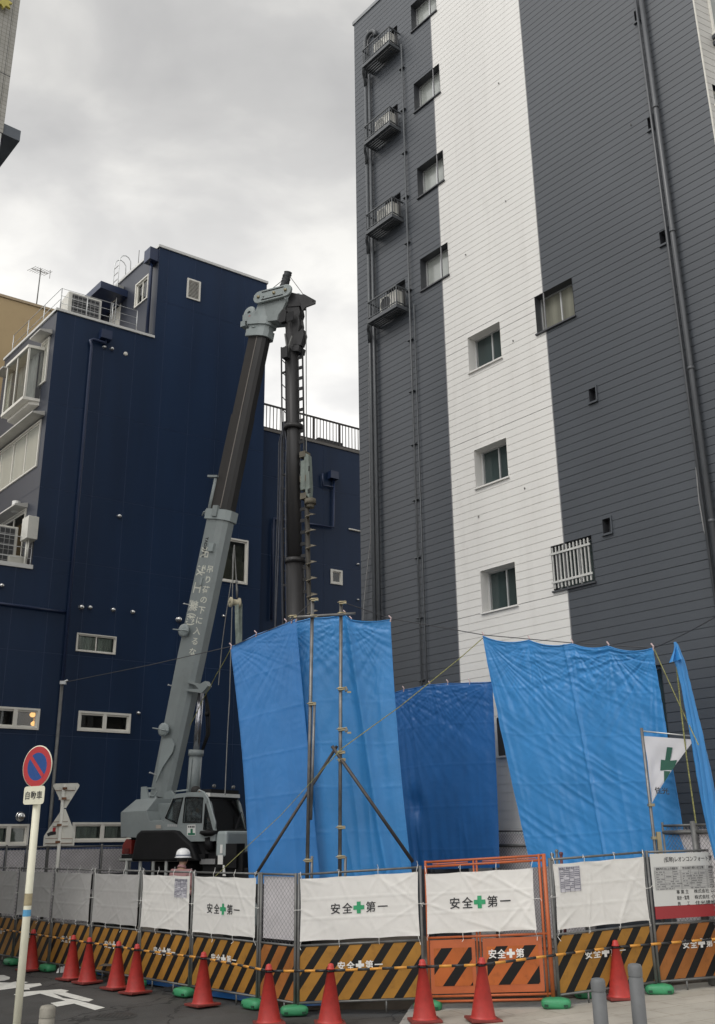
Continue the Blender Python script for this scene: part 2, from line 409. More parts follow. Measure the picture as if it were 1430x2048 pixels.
t_.links.new(old_, mu_.inputs[6]); t_.links.new(bk.outputs['Color'], mu_.inputs[7]); t_.links.new(mu_.outputs[2], t_.nodes['Principled BSDF'].inputs['Base Color'])
def edge_x(y): return 0.55 + (y-13.0)*0.16
KERB = 0.03
struct('pavement', MB().grid(lambda a,b: V((edge_x(-6+22*b)+30*a, -6+22*b, gz(edge_x(-6+22*b)+30*a)+0.016)), 40, 24, sm=False), M_slab)
kb = MB()
for i in range(24):
    y = 4.0 + i*0.6
    p, q = V((edge_x(y+0.01)-0.16, y+0.01, 0)), V((edge_x(y+0.59)-0.16, y+0.59, 0))
    z0, z1 = 0.004, gz(edge_x(y))+0.02
    kb.prism([(p.x,p.y,z0),(p.x+0.155,p.y,z0),(p.x+0.155,p.y,z1),(p.x,p.y,z1-0.012)], q-p)
struct('kerb', kb, mat('kerb_stone', (0.30,0.29,0.27), 0.85, var=0.2, vscale=3, grime=0.4))
fill = MB().grid(lambda a,b: V((-0.62+(edge_x(-6+22*b)-0.15+0.62)*a, -6+22*b, gz(-0.62+(edge_x(-6+22*b)-0.15+0.62)*a)*0.35+0.006)), 6, 24, sm=False)
struct('road_edge', fill, M_asph)
# the raised building site behind the barricades
SITE = 0.30
M_soil = mat('packed_soil', (0.12,0.10,0.08), 0.95, var=0.3, vscale=1.5, bump=0.8, bscale=14)

# painted characters on the asphalt, cut off by the edge of the picture
M_paint = mat('road_paint', (0.70,0.69,0.64), 0.75, var=0.12, vscale=6, grime=0.45)
pm = MB()
for poly in ([(-30,1951),(8,1951),(20,1955),(19,1959),(8,1962),(-30,1964)],
             [(-30,1964),(20,1966),(40,1962),(57,1965),(44,1969),(80,1967),(84,1971),(58,1977),(60,1980),(48,1980),(36,1976),(-30,1985)],
             [(27,1990),(38,1985),(122,1979),(138,1982),(130,1985),(187,2000),(178,2004),(166,2003),(106,1987),(126,1997),(150,2000),(210,2016),(190,2021),(148,2008),(114,2014),(101,2007),(130,2002),(80,1988),(44,1995)]):
    pm.face([ground(x,y,0.0) + V((0,0,0.006)) for x,y in poly])
tag(struct('road_marking', pm, M_paint), 'white painted letters on the asphalt lane beside the cones', 'road marking')
c = ground(228,2033,0.0); mh = MB(); mh.lathe(c, [(0.0,0.012),(0.27,0.012),(0.275,0.008),(0.30,0.008),(0.31,0.004)], 28)
for i in range(-4,5): mh.box(c + V((i*0.055,0,0.0135)), (0.02, 2*math.sqrt(max(0.01,0.24**2-(i*0.055)**2)), 0.004))
tag(mh.build('manhole_cover', mat('cast_iron', (0.055,0.053,0.05), 0.7, 0.3, var=0.3, grime=0.4)), 'round iron manhole cover set in the dark asphalt lane', 'manhole cover')

# ------------------------------------------------------------------ grey clad building on the right
gp = at(1385, 5, 17.06)
G = Wall((7.03,15.54), -40.43, -1)
GH = 27.0
gb = thing('clad_office_building', 'tall grey building clad in horizontal boards with a broad white stripe', 'building', (5.0,19.0,0))
ul_, zl_ = G.px(708,45); GU = ul_; GTOP = zl_ + 0.02
uw0 = G.px(1093,666)[0]; uw1 = G.px(902,950)[0]
PIT, PH = 0.1714, G.px(917.3,1237.6)[1]
M_cg = mat('grey_cladding', (0.063,0.071,0.083), 0.40, var=0.06, vscale=0.8, spec=0.5)
M_cw = mat('white_cladding', (0.71,0.70,0.675), 0.5, var=0.05, vscale=0.8, grime=0.16, streak=True)
M_cf = mat('pale_front_cladding', (0.52,0.51,0.48), 0.5, var=0.05)
M_rd = mat('dark_window_surround', (0.055,0.058,0.066), 0.45)
def q4(*p):                                             # a window outline given by its picture corners
    a = [G.px(*x) for x in p]; us = [x[0] for x in a]
    return (min(us), max(us), (a[2][1]+a[3][1])/2, (a[0][1]+a[1][1])/2)
Ww = [q4((937.9,675.6),(998.3,643),(1003.9,713.8),(939.6,746.6)), q4((949.1,901.2),(1011.4,875.7),(1017.5,952.2),(952.7,977.8)), q4((962.7,1142.7),(1028.7,1123.1),(1035.4,1209),(965.5,1226.4))]
Wd = q4((1071,593.4),(1143,555.8),(1150.5,631),(1075,668.6))
Wb = q4((1102,1092.6),(1179,1072),(1191,1164),(1110,1181))
Wn = [q4((828.2,167.5),(878,128.2),(880.5,184.6),(829.9,225.6)), q4((835,338.5),(885.6,299.8),(888.4,360.7),(836.8,396.6)), q4((841.2,519.7),(894.9,483.8),(897.6,549.4),(842.9,582.9))]
dz_ = Wn[0][2]-Wn[1][2]
Wn.insert(0, (Wn[0][0], Wn[0][1], Wn[0][2]+dz_, Wn[0][3]+dz_))
Wl = q4((996,1440),(1040,1425),(1048,1508),(998,1512)); Wl = (Wl[0],Wl[1]+0.0,Wl[2],Wl[3])
Wr = (G.px(1322,1330)[0], G.px(1322,1330)[0]+0.9, G.px(1327,1500)[1], G.px(1318,1330)[1])
ven = [G.rect(a,b) for a,b in (((1268,20),(1281,44)),((1294.6,234),(1308.5,260)),((1318.7,463),(1337.5,487)),((1177.8,777),(1194.5,803)),((1205.4,1040),(1224,1064)))]
ven = [(a,b,(c_+d_)/2-0.15,(c_+d_)/2+0.15) for a,b,c_,d_ in ven]
# openings behind the four small balconies
BAL = []
for fr,fl in (((778.3,86),(723.5,137)),((778.9,246.5),(727.5,293)),((784,430),(731,472)),((793,611.5),(734.5,648.5))):
    a = G.px(*fr, 0.43); b = G.px(*fl, 0.43); BAL.append((a[0], b[0], (a[1]+b[1])/2))
Dn = [(a+0.10, b-0.35, z+0.14, z+1.02) for a,b,z in BAL]
holes = Ww + [Wd, Wb, Wl, Wr] + Wn + ven + Dn
ZB = 0.0
for nm,a,b,m_,lb in (('wall',0.0,uw0,M_cg,'grey boarded wall right of the white stripe'),('wall',uw0,uw1,M_cw,'broad white boarded stripe'),('wall',uw1,GU,M_cg,'grey boarded wall left of the white stripe')):
    wall_mesh(G, a+(0.0 if a == 0 else 0.012), b-0.012*(b<GU), ZB, GTOP-0.12, holes, PIT, PH).build(nm, m_, gb, lb)
tr = MB()
for u in (uw0, uw1): bar(tr, G, u-0.012, u+0.012, ZB, GTOP-0.14, -0.02, 0.004)
tr.build('stripe_joint', mat('joint_strip', (0.20,0.20,0.21), 0.5), gb)
cpn = MB(); bar(cpn, G, -0.05, GU+0.05, GTOP-0.12, GTOP, -0.5, 0.03); cpn.build('coping', mat('grey_coping', (0.22,0.23,0.24), 0.45), gb)
# far end wall, back and roof so that the block is solid
en = MB(); bl = 9.0
for a,b in (((GU,0),(GU,-bl)),((GU,-bl),(0,-bl-3))):
    en.face([G.P(a[0],ZB,a[1]), G.P(b[0],ZB,b[1]), G.P(b[0],GTOP-0.12,b[1]), G.P(a[0],GTOP-0.12,a[1])])
en.face([G.P(0,GTOP-0.3,0), G.P(GU,GTOP-0.3,0), G.P(GU,GTOP-0.3,-bl), G.P(0,GTOP-0.3,-bl-3)])
en.build('rear_wall', M_cg, gb)
# street front at the right edge
Fr = Wall((7.03,15.54), 62.0, 1)
fw_ = Fr.rect((1408,-40),(1470,64)); fw_ = (fw_[0], fw_[0]+1.5, Fr.px(1410,60)[1], Fr.px(1410,60)[1]+1.6)
fw2 = (Fr.px(1424,170)[0], Fr.px(1424,170)[0]+1.4, Fr.px(1426,200)[1]-0.1, Fr.px(1424,168)[1])
fh = [fw_, fw2]
for k in range(1,4): fh.append((fw2[0], fw2[1], fw2[2]-3*k, fw2[3]-3*k))
wall_mesh(Fr, 0.0, 7.0, 3.2, GTOP-0.12, fh, PIT, PH).build('front_wall', M_cf, gb)
cs = MB(); bar(cs, Fr, 0.0, 0.03, 3.2, GTOP-0.12, 0.0, 0.02); bar(cs, Fr, 0.46, 0.51, 3.2, GTOP-0.12, 0.0, 0.035); cs.build('corner_trim', M_white, gb)
gl_ = MB(); gl_.face([Fr.P(0,0,-0.05),Fr.P(7,0,-0.05),Fr.P(7,3.2,-0.05),Fr.P(0,3.2,-0.05)]); gl_.build('ground_floor', M_cg, gb)
for h in fh: window(Fr, gb, h, 0.12, 0.06, M_white, M_frost, mull=(0.5,), sill=0.05, room=None)
ba = MB(); bar(ba, Fr, fw_[0]-0.05, fw_[1]+0.2, fw_[2]-0.32, fw_[2]-0.24, 0.0, 0.18); bar(ba, Fr, fw_[0]-0.05, fw_[1]+0.2, fw_[2]-0.16, fw_[2]-0.08, 0.0, 0.18); ba.build('window_ledge', M_rd, gb)

def grey_window(h, mrev, mg, ms, depth=0.22, frame=M_alu, lb=None):
    r_ = MB(); reveal(r_, G, h, depth+0.06, d=0.012)
    b_ = r_.build('window_reveal', mrev, gb)
    window(G, gb, h, depth, 0.035, frame, mg, sill=0.035, msill=ms, mull=(0.46,), label=lb)
for h in Ww: grey_window(h, M_cw, M_gpane, M_cw, 0.24)
grey_window(Wd, M_rd, M_stripew, M_rd, 0.2)
for h in Wn: grey_window(h, M_rd, M_frost, M_rd, 0.2)
grey_window(Wl, M_rd, M_gpane, M_cw, 0.2); grey_window(Wr, M_rd, M_gpane, M_rd, 0.2)
grey_window(Wb, M_rd, M_gpane, M_rd, 0.2)
gr = MB(); u0,u1,z0,z1 = Wb
for i in range(11):
    u = u0+0.06+(u1-u0-0.12)*i/10; bar(gr, G, u-0.014, u+0.014, z0+0.03, z1-0.05, 0.03, 0.055)
for z in (z0+0.16, z1-0.19): bar(gr, G, u0, u1, z-0.022, z+0.022, 0.056, 0.078)
gr.build('window_grille', mat('pale_grille', (0.55,0.55,0.53), 0.45, 0.3), gb)
for h in ven:
    r_ = MB(); reveal(r_, G, h, 0.2, d=0.02); v_ = r_.build('wall_vent', M_rd, gb)
    f_ = MB(); bar(f_, G, h[0]-0.03, h[1]+0.03, h[2]-0.04, h[2]-0.002, 0.002, 0.05); bar(f_, G, h[0]-0.03, h[0]-0.001, h[2]-0.001, h[3]+0.03, 0.002, 0.03)
    bar(f_, G, (h[0]+h[1])/2-0.02, (h[0]+h[1])/2+0.02, h[2]+0.002, h[3]-0.002, -0.15, -0.12); f_.build('vent_frame', M_cg, v_)
# balconies with an outdoor unit on each
M_bal = mat('grey_painted_steel', (0.085,0.092,0.10), 0.4, var=0.1)
M_ac = mat('ivory_casing', (0.62,0.61,0.56), 0.5, var=0.06, grime=0.2)
ACL = ['ivory outdoor air conditioner on the topmost small grey balcony', 'ivory outdoor air conditioner on the second balcony from the top', 'ivory outdoor air conditioner on the third balcony from the top', 'ivory outdoor air conditioner on the lowest small grey balcony']
for i,(a,b,z) in enumerate(BAL):
    s_ = MB(); P = 0.43
    bar(s_, G, a, b, z, z+0.10, P-0.04, P); bar(s_, G, a, a+0.04, z, z+0.10, 0.0, P-0.041); bar(s_, G, b-0.04, b, z, z+0.10, 0.0, P-0.041)
    for k in range(5): bar(s_, G, a+0.05, b-0.05, z+0.02, z+0.05, 0.03+k*0.072, 0.075+k*0.072)
    so = s_.build('balcony', M_bal, gb)
    rl = MB(); zt = z+0.65
    bar(rl, G, a, b, zt-0.03, zt, P-0.035, P-0.005); bar(rl, G, a, b, z+0.15, z+0.17, P-0.035, P-0.01)
    for u in (a, b-0.035): bar(rl, G, u, u+0.035, zt-0.034, zt-0.001, 0.0, P-0.041); bar(rl, G, u+0.004, u+0.03, z+0.15, z+0.17, 0.0, P-0.041)
    n_ = 12
    for k in range(n_+1):
        u = a+0.017+(b-a-0.035)*k/n_; wd = 0.016 if k in (0,n_) else 0.006
        bar(rl, G, u-wd, u+wd, z+0.101, zt-0.031, P-0.035-0.0*wd, P-0.015)
    for u in (a+0.017, b-0.017):
        for k in range(3): bar(rl, G, u-0.006, u+0.006, z+0.101, zt-0.036, 0.07+k*0.12, 0.082+k*0.12)
    rl.build('railing', M_bal, so)
    r_ = MB(); reveal(r_, G, Dn[i], 0.15, d=0.01); do = r_.build('door_recess', M_rd, gb)
    g_ = MB(); bar(g_, G, Dn[i][0]+0.06, Dn[i][1]-0.06, Dn[i][2]+0.06, Dn[i][3]-0.06, -0.13, -0.11); g_.build('door', M_void, do)
    ac = thing('air_conditioner', ACL[i], 'air conditioner', tuple(G.P(a+0.4, z+0.05, 0.22)), 'air conditioners on the grey balconies')
    u0,u1 = a+0.10, a+0.10+(b-a)*0.58; c_ = MB(); bar(c_, G, u0, u1, z+0.13, z+0.60, 0.08, 0.33); c_.build('casing', M_ac, ac, bevel=0.02)
    f_ = MB(); f_.lathe(G.P(u0+(u1-u0)*0.64, z+0.365, 0.331), [(0.0,0.004),(0.17,0.004),(0.185,0.012),(0.195,0.0)], 24, axis=G.n); f_.build('fan_grille', M_dark if i == 3 else mat('grey_grille',(0.30,0.30,0.28),0.5), ac)
    t_ = MB()
    for u in (u0+0.1, u1-0.1): bar(t_, G, u-0.03, u+0.03, z+0.051, z+0.129, 0.10, 0.30)
    t_.build('foot', M_ac, ac)
# twin drain under the balconies, thin riser, thick downpipe, cable
dp = MB(); ua = G.px(749,900)[0]
for k,(du,r) in enumerate(((0.0,0.05),(-0.16,0.04))): dp.tube([G.P(ua+du,SITE,0.09), G.P(ua+du,BAL[0][2]-0.0,0.09)], r, 8)
for a,b,z in BAL: dp.tube([G.P(b-0.02,z+0.0,0.40), G.P(b*0.6+ua*0.4,z-0.06,0.30), G.P(b*0.25+ua*0.75,z-0.16,0.18), G.P(ua,z-0.34,0.10)], 0.045, 8)
zt_ = BAL[0][2]+1.3; dp.tube([G.P(ua,BAL[0][2]-0.02,0.09)]+[G.P(ua-0.24+0.24*math.cos(t),zt_+0.24*math.sin(t),0.09) for t in (0,0.5,1.05,1.57,2.1,2.7)]+[G.P(ua-0.48,zt_-0.1,0.09)], 0.065, 8)
dp.build('drain_pipe', M_bal, gb)
rs = MB(); ur = G.px(826,700)[0]
rs.tube([G.P(ur,SITE,0.07), G.P(ur,BAL[0][2]+0.1,0.07)], 0.022, 6)
z = SITE+1.0
while z < BAL[0][2]: bar(rs, G, ur-0.05, ur+0.14, z, z+0.02, 0.0, 0.075); z += 1.45
rs.tube([G.P(ur-0.13,SITE,0.045), G.P(ur-0.13,BAL[3][2]+0.1,0.045)], 0.014, 6)
rs.build('riser_pipe', M_bal, gb)
dw = MB(); ud = G.px(1335,390,0.12)[0]
dw.tube([G.P(ud,0,0.12), G.P(ud,GTOP-0.2,0.12)], 0.052, 12); dw.tube([G.P(ud+0.15,0,0.08), G.P(ud+0.15,GTOP-0.2,0.08)], 0.03, 8)
for k in range(9): dw.lathe(G.P(ud,1.5+k*3,0.12), [(0.052,-0.03),(0.062,-0.03),(0.062,0.03),(0.052,0.03)], 12)
dw.build('downpipe', mat('grey_pvc', (0.075,0.08,0.088), 0.35, var=0.1), gb)
cb = MB()
for pts in ([(735,60),(734,150),(736,300),(737,480),(737,640),(738,800),(740,960),(741,1080),(733,1150),(727,1215),(726,1240)],[(1392,935),(1398,1000),(1408,1060),(1417,1085)]):
    cb.tube([G.P(*G.px(x,y,0.06),0.06) for x,y in pts], 0.011, 5)
cb.build('cable', mat('pale_cable', (0.30,0.30,0.30), 0.6), gb)
hk = MB()
for x,y in ((998,167),(1012,403),(932,510),(1027,682),(1050,977),(958,1034),(1262,250)):
    bar(hk, G, *(lambda q: (q[0]-0.008,q[0]+0.008,q[1]-0.018,q[1]+0.018))(G.px(x,y)), 0.0, 0.03)
hk.build('wall_hook', M_galv, gb)

# ------------------------------------------------------------------ navy building on the left
B0 = (-9.9, 28.3)
B = Wall(B0, 55.39, 1); BF = Wall(B0, -40.43, -1)
BH = B.px(311,679)[1]+0.03; UT = B.px(314.5,580)[0]; UE = B.px(531,700)[0]; BT = B.px(318,490)[1]
M_nav = mat('navy_paint', (0.0100,0.0262,0.066), 0.42, var=0.19, vscale=1.0, spec=0.22, grime=0.0, streak=True)
M_navf = mat('navy_front_sky_sheen', (0.034,0.040,0.058), 0.40, var=0.08, vscale=0.6, spec=0.5)  # greyer and lighter than the side wall: sky reflection put into the colour
M_navp = mat('navy_pipe', (0.014,0.027,0.072), 0.35, var=0.1)
nb = thing('navy_building', 'dark navy building with white window frames and a stepped roof', 'building', (B0[0],B0[1],0))
def bq(tl, tr, br, bl): 
    a = [B.px(*x) for x in (tl,tr,br,bl)]
    return ((a[0][0]+a[3][0])/2, (a[1][0]+a[2][0])/2, (a[2][1]+a[3][1])/2, (a[0][1]+a[1][1])/2)
S1 = bq((152.5,1266),(232,1273.5),(230.5,1309),(151.5,1303)); S2 = bq((156,1422),(261,1427.5),(259.5,1466),(154.5,1463))
S3 = bq((-20,1412.5),(80,1417),(76.5,1459.5),(-20,1456)); S4 = bq((141,1645.5),(262,1644),(262,1682),(146,1686.5))
S5 = bq((-25,1650),(57.5,1646.5),(55.5,1691),(-25,1693)); S6 = bq((440,1073),(496.5,1081.5),(493.5,1170),(437,1162))
LV = bq((374.5,556.5),(400.5,564),(400,603),(372.5,597))
bh = [S1,S2,S3,S4,S5,S6]
trm = 0.06
def shrink(h, t=trm): return (h[0]+t,h[1]-t,h[2]+t,h[3]-t)
bh = [shrink(h) for h in bh]; bh[0] = shrink(S1, 0.03)
lv = shrink(LV, 0.05)
jz = [B.px(98,803.5)[1], B.px(80,972.8)[1], B.px(66,1112)[1]]
jz = sorted(jz + [jz[2]-2.9, jz[2]-5.3, jz[2]-7.9])
jz = [z for z in jz if z > 0.5]
def panelled(W, u0, u1, z0, z1, holes, uj, zj):
    """wall with fine recessed panel joints"""
    mb = MB(); us = [u0] + sorted(u for u in uj if u0 < u < u1) + [u1]; zs = [z0] + sorted(z for z in zj if z0 < z < z1) + [z1]
    g_ = 0.006
    for i in range(len(us)-1):
        for j in range(len(zs)-1):
            a,b,c_,d_ = us[i]+(g_ if i else 0), us[i+1]-(g_ if i < len(us)-2 else 0), zs[j]+(g_ if j else 0), zs[j+1]-(g_ if j < len(zs)-2 else 0)
            hs = [(max(h[0],a),min(h[1],b),max(h[2],c_),min(h[3],d_)) for h in holes]
            hs = [h for h in hs if h[0] < h[1] and h[2] < h[3]]
            wall_mesh(W, a, b, c_, d_, hs, mb=mb)
    return mb
uj = [0.62 + k*1.06 for k in range(12)]
LZ = B.px(30,1134)[1]; BU = -4.5
panelled(B, BU, UE, 0, LZ-0.002, bh, [-3.6,-2.5,-1.5,-0.45]+uj, jz).build('side_wall', M_nav, nb)
panelled(B, 0.0, UE, LZ+0.002, BH-0.002, bh, uj, jz).build('side_wall', M_nav, nb, 'navy side wall above the terrace level')
panelled(B, UT, UE, BH+0.002, BT-0.08, [lv], uj, [BH+1.55]).build('side_wall', M_nav, nb, 'upper storey side wall with a white louvre')
M_seam = mat('joint_sealant', (0.055,0.085,0.17), 0.5)
bk_ = MB()
def backing(W, u0,u1,z0,z1,holes,mb): wall_mesh(W,u0,u1,z0,z1,holes,mb=mb,d=-0.008)
backing(B, BU+0.01, UE-0.01, 0, LZ-0.01, bh, bk_); backing(B, 0.01, UE-0.01, LZ-0.01, BH-0.01, bh, bk_); backing(B, UT+0.01, UE-0.01, BH, BT-0.1, [lv], bk_); bk_.build('panel_joint', M_seam, nb)
# front elevation, receding to the left
FU = BF.px(10,720)[0]
def fq(tl, br, tr=None, bl=None):
    a = [BF.px(*x) for x in (tl, br)]
    return (min(a[0][0],a[1][0]), max(a[0][0],a[1][0]), a[1][1], a[0][1])
def fq4(tl,tr,br,bl):
    a = [BF.px(*x) for x in (tl,tr,br,bl)]; us = [x[0] for x in a]
    return (min(us), max(us), (a[2][1]+a[3][1])/2, (a[0][1]+a[1][1])/2)
F1 = fq4((86,684),(99.5,678),(92,762),(79,774)); F2 = fq4((14,758),(22,750),(17,826),(4.5,838))
F3 = fq4((-20,918),(83,841),(75,931),(-20,1002)); F4 = fq4((-20,1062),(50,1026),(40,1140),(-20,1165))
fh2 = [shrink(F1,0.05), shrink(F2,0.05), shrink(F3,0.06), F4]
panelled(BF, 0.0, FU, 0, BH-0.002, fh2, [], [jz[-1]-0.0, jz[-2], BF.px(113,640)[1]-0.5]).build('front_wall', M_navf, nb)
fb_ = MB(); wall_mesh(BF, 0.01, FU-0.01, 0, BH-0.01, fh2, mb=fb_, d=-0.008); fb_.build('panel_joint', M_seam, nb)
M_cop = mat('white_coping', (0.62,0.62,0.60), 0.4, var=0.04)
cpb = MB(); bar(cpb, B, -0.05, UT, BH, BH+0.09, -0.25, 0.05); bar(cpb, BF, 0.0, FU+0.05, BH, BH+0.09, -0.25, 0.05)
cpb.build('coping', M_cop, nb)
cpc = MB(); bar(cpc, B, UT-0.05, UE+0.04, BT-0.08, BT+0.02, -0.25, 0.05); cpc.build('coping', M_cop, nb)
Wu = Wall(tuple(B.P(UT,0,0))[:2], -40.43, -1)            # front of the upper storey
uu = 5.4
U1 = (lambda a: (min(x[0] for x in a), max(x[0] for x in a), (a[2][1]+a[3][1])/2, (a[0][1]+a[1][1])/2))([Wu.px(*q) for q in ((273,571),(298,548),(296,596),(270,618))])
U2 = (Wu.px(240,640)[0], Wu.px(226,640)[0]+0.45, BH-0.2, Wu.px(238,610)[1])
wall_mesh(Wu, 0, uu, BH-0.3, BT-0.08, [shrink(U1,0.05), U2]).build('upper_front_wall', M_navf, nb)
cu = MB(); bar(cu, Wu, 0.03, uu, BT-0.08, BT+0.02, -0.25, 0.05); cu.build('coping', M_cop, nb)
rf = MB()
rf.face([B.P(0,BH-0.15,0),B.P(UE,BH-0.15,0),B.P(UE,BH-0.15,-6.5),B.P(0,BH-0.15,-6.5)])
rf.face([B.P(UT,BT-0.2,0),B.P(UE,BT-0.2,0),B.P(UE,BT-0.2,-5.4),B.P(UT,BT-0.2,-5.4)])
for a,b,z1 in (((UE,0),(UE,-6.5),BT-0.09),((UE,-6.5),(0,-6.5),BH-0.15),((0,-6.5),(0,-FU),BH-0.15),((UE,-5.4),(UT,-5.4),BT-0.2)):
    rf.face([B.P(a[0],0,a[1]),B.P(b[0],0,b[1]),B.P(b[0],z1,b[1]),B.P(a[0],z1,a[1])])
rf.build('roof', M_nav, nb)
M_room = mat('brown_interior', (0.10,0.075,0.055), 0.9, var=0.5, vscale=1.5)
M_roomc = mat('pale_interior', (0.42,0.43,0.38), 0.9, var=0.35, vscale=2.5, streak=True)
for h,mu_,mr,mg in ((bh[0],(0.5,),M_roomc,M_gclr),(bh[1],(0.25,0.5,0.75)[1:2],M_room,M_gclr),(bh[2],(0.5,),M_room,M_gclr),(bh[3],(0.5,),M_roomc,M_gclr),(bh[4],(0.5,),M_roomc,M_gclr)):
    window(B, nb, h, 0.0, 0.05, M_white, mg, trim=trm, mull=mu_, sill=0, room=(mr, 0.16 if mr is M_roomc else 0.45)) if h is not bh[0] else None
window(B, nb, (S1[0]+0.03,S1[1]-0.03,S1[2]+0.03,S1[3]-0.03), 0.0, 0.035, M_white, M_gclr, trim=0.03, mull=(0.5,), sill=0, room=(M_roomc, 0.16))
# wider centre post of the pair of casements
for h in (bh[1], bh[2], bh[3], bh[4]):
    p_ = MB(); m_ = (h[0]+h[1])/2; bar(p_, B, m_-0.06, m_+0.06, h[2], h[3], 0.008, 0.04); p_.build('centre_post', M_white, nb)
window(B, nb, bh[5], 0.0, 0.05, M_white, M_gclr, trim=trm, mull=(), sill=0, room=(mat('dim_interior', (0.22,0.21,0.16), 0.9, var=0.5), 0.2))
sh_ = MB(); h = bh[5]; bar(sh_, B, h[0]+0.05, h[1]-0.05, h[2]+0.02, h[2]+(h[3]-h[2])*0.52, -0.10, -0.085); sh_.build('blind', mat('tan_blind', (0.27,0.25,0.18), 0.9), nb)
ct = MB()
for h,a,b in ((bh[0],0.08,0.5),(bh[0],0.56,0.92),(bh[4],0.1,0.5),(bh[3],0.06,0.42),(bh[3],0.58,0.8)):
    n_ = 16; u0 = h[0]+(h[1]-h[0])*a; u1 = h[0]+(h[1]-h[0])*b
    ct.grid(lambda s,t,u0=u0,u1=u1,h=h: B.P(u0+(u1-u0)*s, h[2]+0.05+(h[3]-h[2]-0.1)*t, -0.085+0.018*math.sin(s*40)), 40, 1)
ct.build('curtain', M_curt, nb)
lb_ = MB(); fr_ = MB(); u0,u1,z0,z1 = LV
for a,b,c_,d_ in ((u0,u0+0.06,z0,z1),(u1-0.06,u1,z0,z1),(u0+0.06,u1-0.06,z0,z0+0.06),(u0+0.06,u1-0.06,z1-0.06,z1)): bar(fr_, B, a,b,c_,d_, -0.05, 0.04)
for k in range(13):
    z = z0+0.09+(z1-z0-0.18)*k/12
    lb_.prism([B.P(u0+0.06,z,0.03),B.P(u0+0.06,z+0.012,0.03),B.P(u0+0.06,z+0.07,-0.04),B.P(u0+0.06,z+0.058,-0.04)], B.e*(u1-u0-0.12))
fo = fr_.build('louvre', M_white, nb); lb_.build('slat', M_white, fo)
bkk = MB(); bar(bkk, B, u0+0.03,u1-0.03,z0+0.03,z1-0.03,-0.09,-0.07); bkk.build('louvre_backing', M_void, fo)
# steel vent hoods
def hood(W, x, y, r, par, flat=False):
    u,z = W.px(x,y); h_ = MB(); r *= 0.8
    if flat: h_.lathe(W.P(u,z,0.0), [(r,0.0),(r,0.03),(r*0.8,0.045),(0.0,0.05)], 18, axis=W.n)
    else:
        h_.lathe(W.P(u,z,0.0), [(r*1.05,0.0),(r*1.05,0.02),(r,0.022),(r*0.97,0.05+r*0.2),(r*0.8,0.05+r*0.62),(r*0.45,0.05+r*0.9),(0.0,0.05+r)], 20, axis=W.n)
    h_.build('vent_hood', M_steel if not flat else M_white, par)
for x,y,r in ((208,695,0.075),(223,698.5,0.085),(238,1033,0.085),(162,1215,0.105),(179.5,1215.5,0.085),(225.6,1220,0.085),(265,1224.6,0.085),(357,1239.5,0.12),(446,1232.5,0.06),(3,1172,0.09),(276,1426.5,0.07),(41,1633,0.16)): hood(B,x,y,r,nb)
hood(B, 251, 708, 0.09, nb, True)
# rain hopper and pipes
pp = MB()
a = B.px(208,672); bar(pp, B, a[0]-0.18, a[0]+0.2, a[1]-0.2, a[1]+0.12, 0.0, 0.26)
pts = [(211,676),(211,686),(186,679),(180,681),(177.5,690),(160,960),(140,1157),(127,1345),(110,1560),(104,1640)]
pv = [B.P(*B.px(x,y,0.12),0.12) for x,y in pts[:5]]
ux = B.px(160,960,0.12)[0]; pv[-1] = B.P(ux, B.px(177.5,690,0.12)[1], 0.12); pv.append(B.P(ux, 1.0, 0.12))
pp.tube(pv, 0.055, 10)
a = B.px(-30,1203,0.08); b = B.px(133,1222,0.08); pp.tube([B.P(a[0]-1,(a[1]+b[1])/2,0.08), B.P(ux-0.05,(a[1]+b[1])/2-0.03,0.08)], 0.05, 8)
a = B.px(-20,1716,0.2); pp.tube([B.P(a[0]-1,B.px(0,1714,0.2)[1],0.2), B.P(UE,B.px(240,1694,0.2)[1]+0.1,0.2)], 0.10, 10)
bar(pp, B, -1.0, UE, 1.35, 1.75, 0.0, 0.08)
pp.build('rain_pipe', M_navp, nb)
uh = MB(); a = Wu.px(306,517); bar(uh, Wu, 0.05, 0.5, a[1]-0.35, a[1]+0.15, 0.0, 0.35)
uh.tube([Wu.P(0.28,a[1]-0.3,0.15),Wu.P(0.28,a[1]-0.6,0.15),Wu.P(0.28,BH-0.1,0.15)], 0.06, 10); uh.build('rain_hopper', M_navp, nb)
window(Wu, nb, shrink(U1,0.05), 0.02, 0.05, M_white, M_gclr, trim=0.05, mull=(0.5,), sill=0.04, room=(M_roomc,0.5))
dr = MB(); bar(dr, Wu, U2[0]+0.02, U2[1]-0.02, U2[2], U2[3]-0.02, -0.1, -0.04); bar(dr, Wu, U2[0], U2[0]+0.08, U2[2], U2[3]-0.02, -0.03, 0.02); dr.build('door', M_white, nb)
cn = MB(); bar(cn, Wu, U2[0]-0.5, U2[1]+0.7, U2[3]+0.02, U2[3]+0.3, 0.0, 1.1); cn.build('door_canopy', M_navp, nb)
bx = MB(); bar(bx, Wu, U2[0]-0.15, U2[0]+0.35, U2[3]+0.3, U2[3]+0.65, 0.02, 0.3); bx.build('wall_cabinet', mat('grey_cabinet',(0.4,0.4,0.38),0.5), nb)
ld = MB(); ul0 = Wu.px(250,570)[0]
for du in (0,0.4):
    zt = BT+0.55; ld.tube([Wu.P(ul0+du,BH,0.3),Wu.P(ul0+du,zt,0.3)]+[Wu.P(ul0+du,zt+0.35*math.sin(t),0.05+0.25*math.cos(t)) for t in (0.5,1.0,1.57,2.1,2.6)]+[Wu.P(ul0+du,BT,-0.2)], 0.02, 6)
z = BH+0.3
while z < BT+0.5: ld.tube([Wu.P(ul0,z,0.3),Wu.P(ul0+0.4,z,0.3)], 0.014, 5); z += 0.3
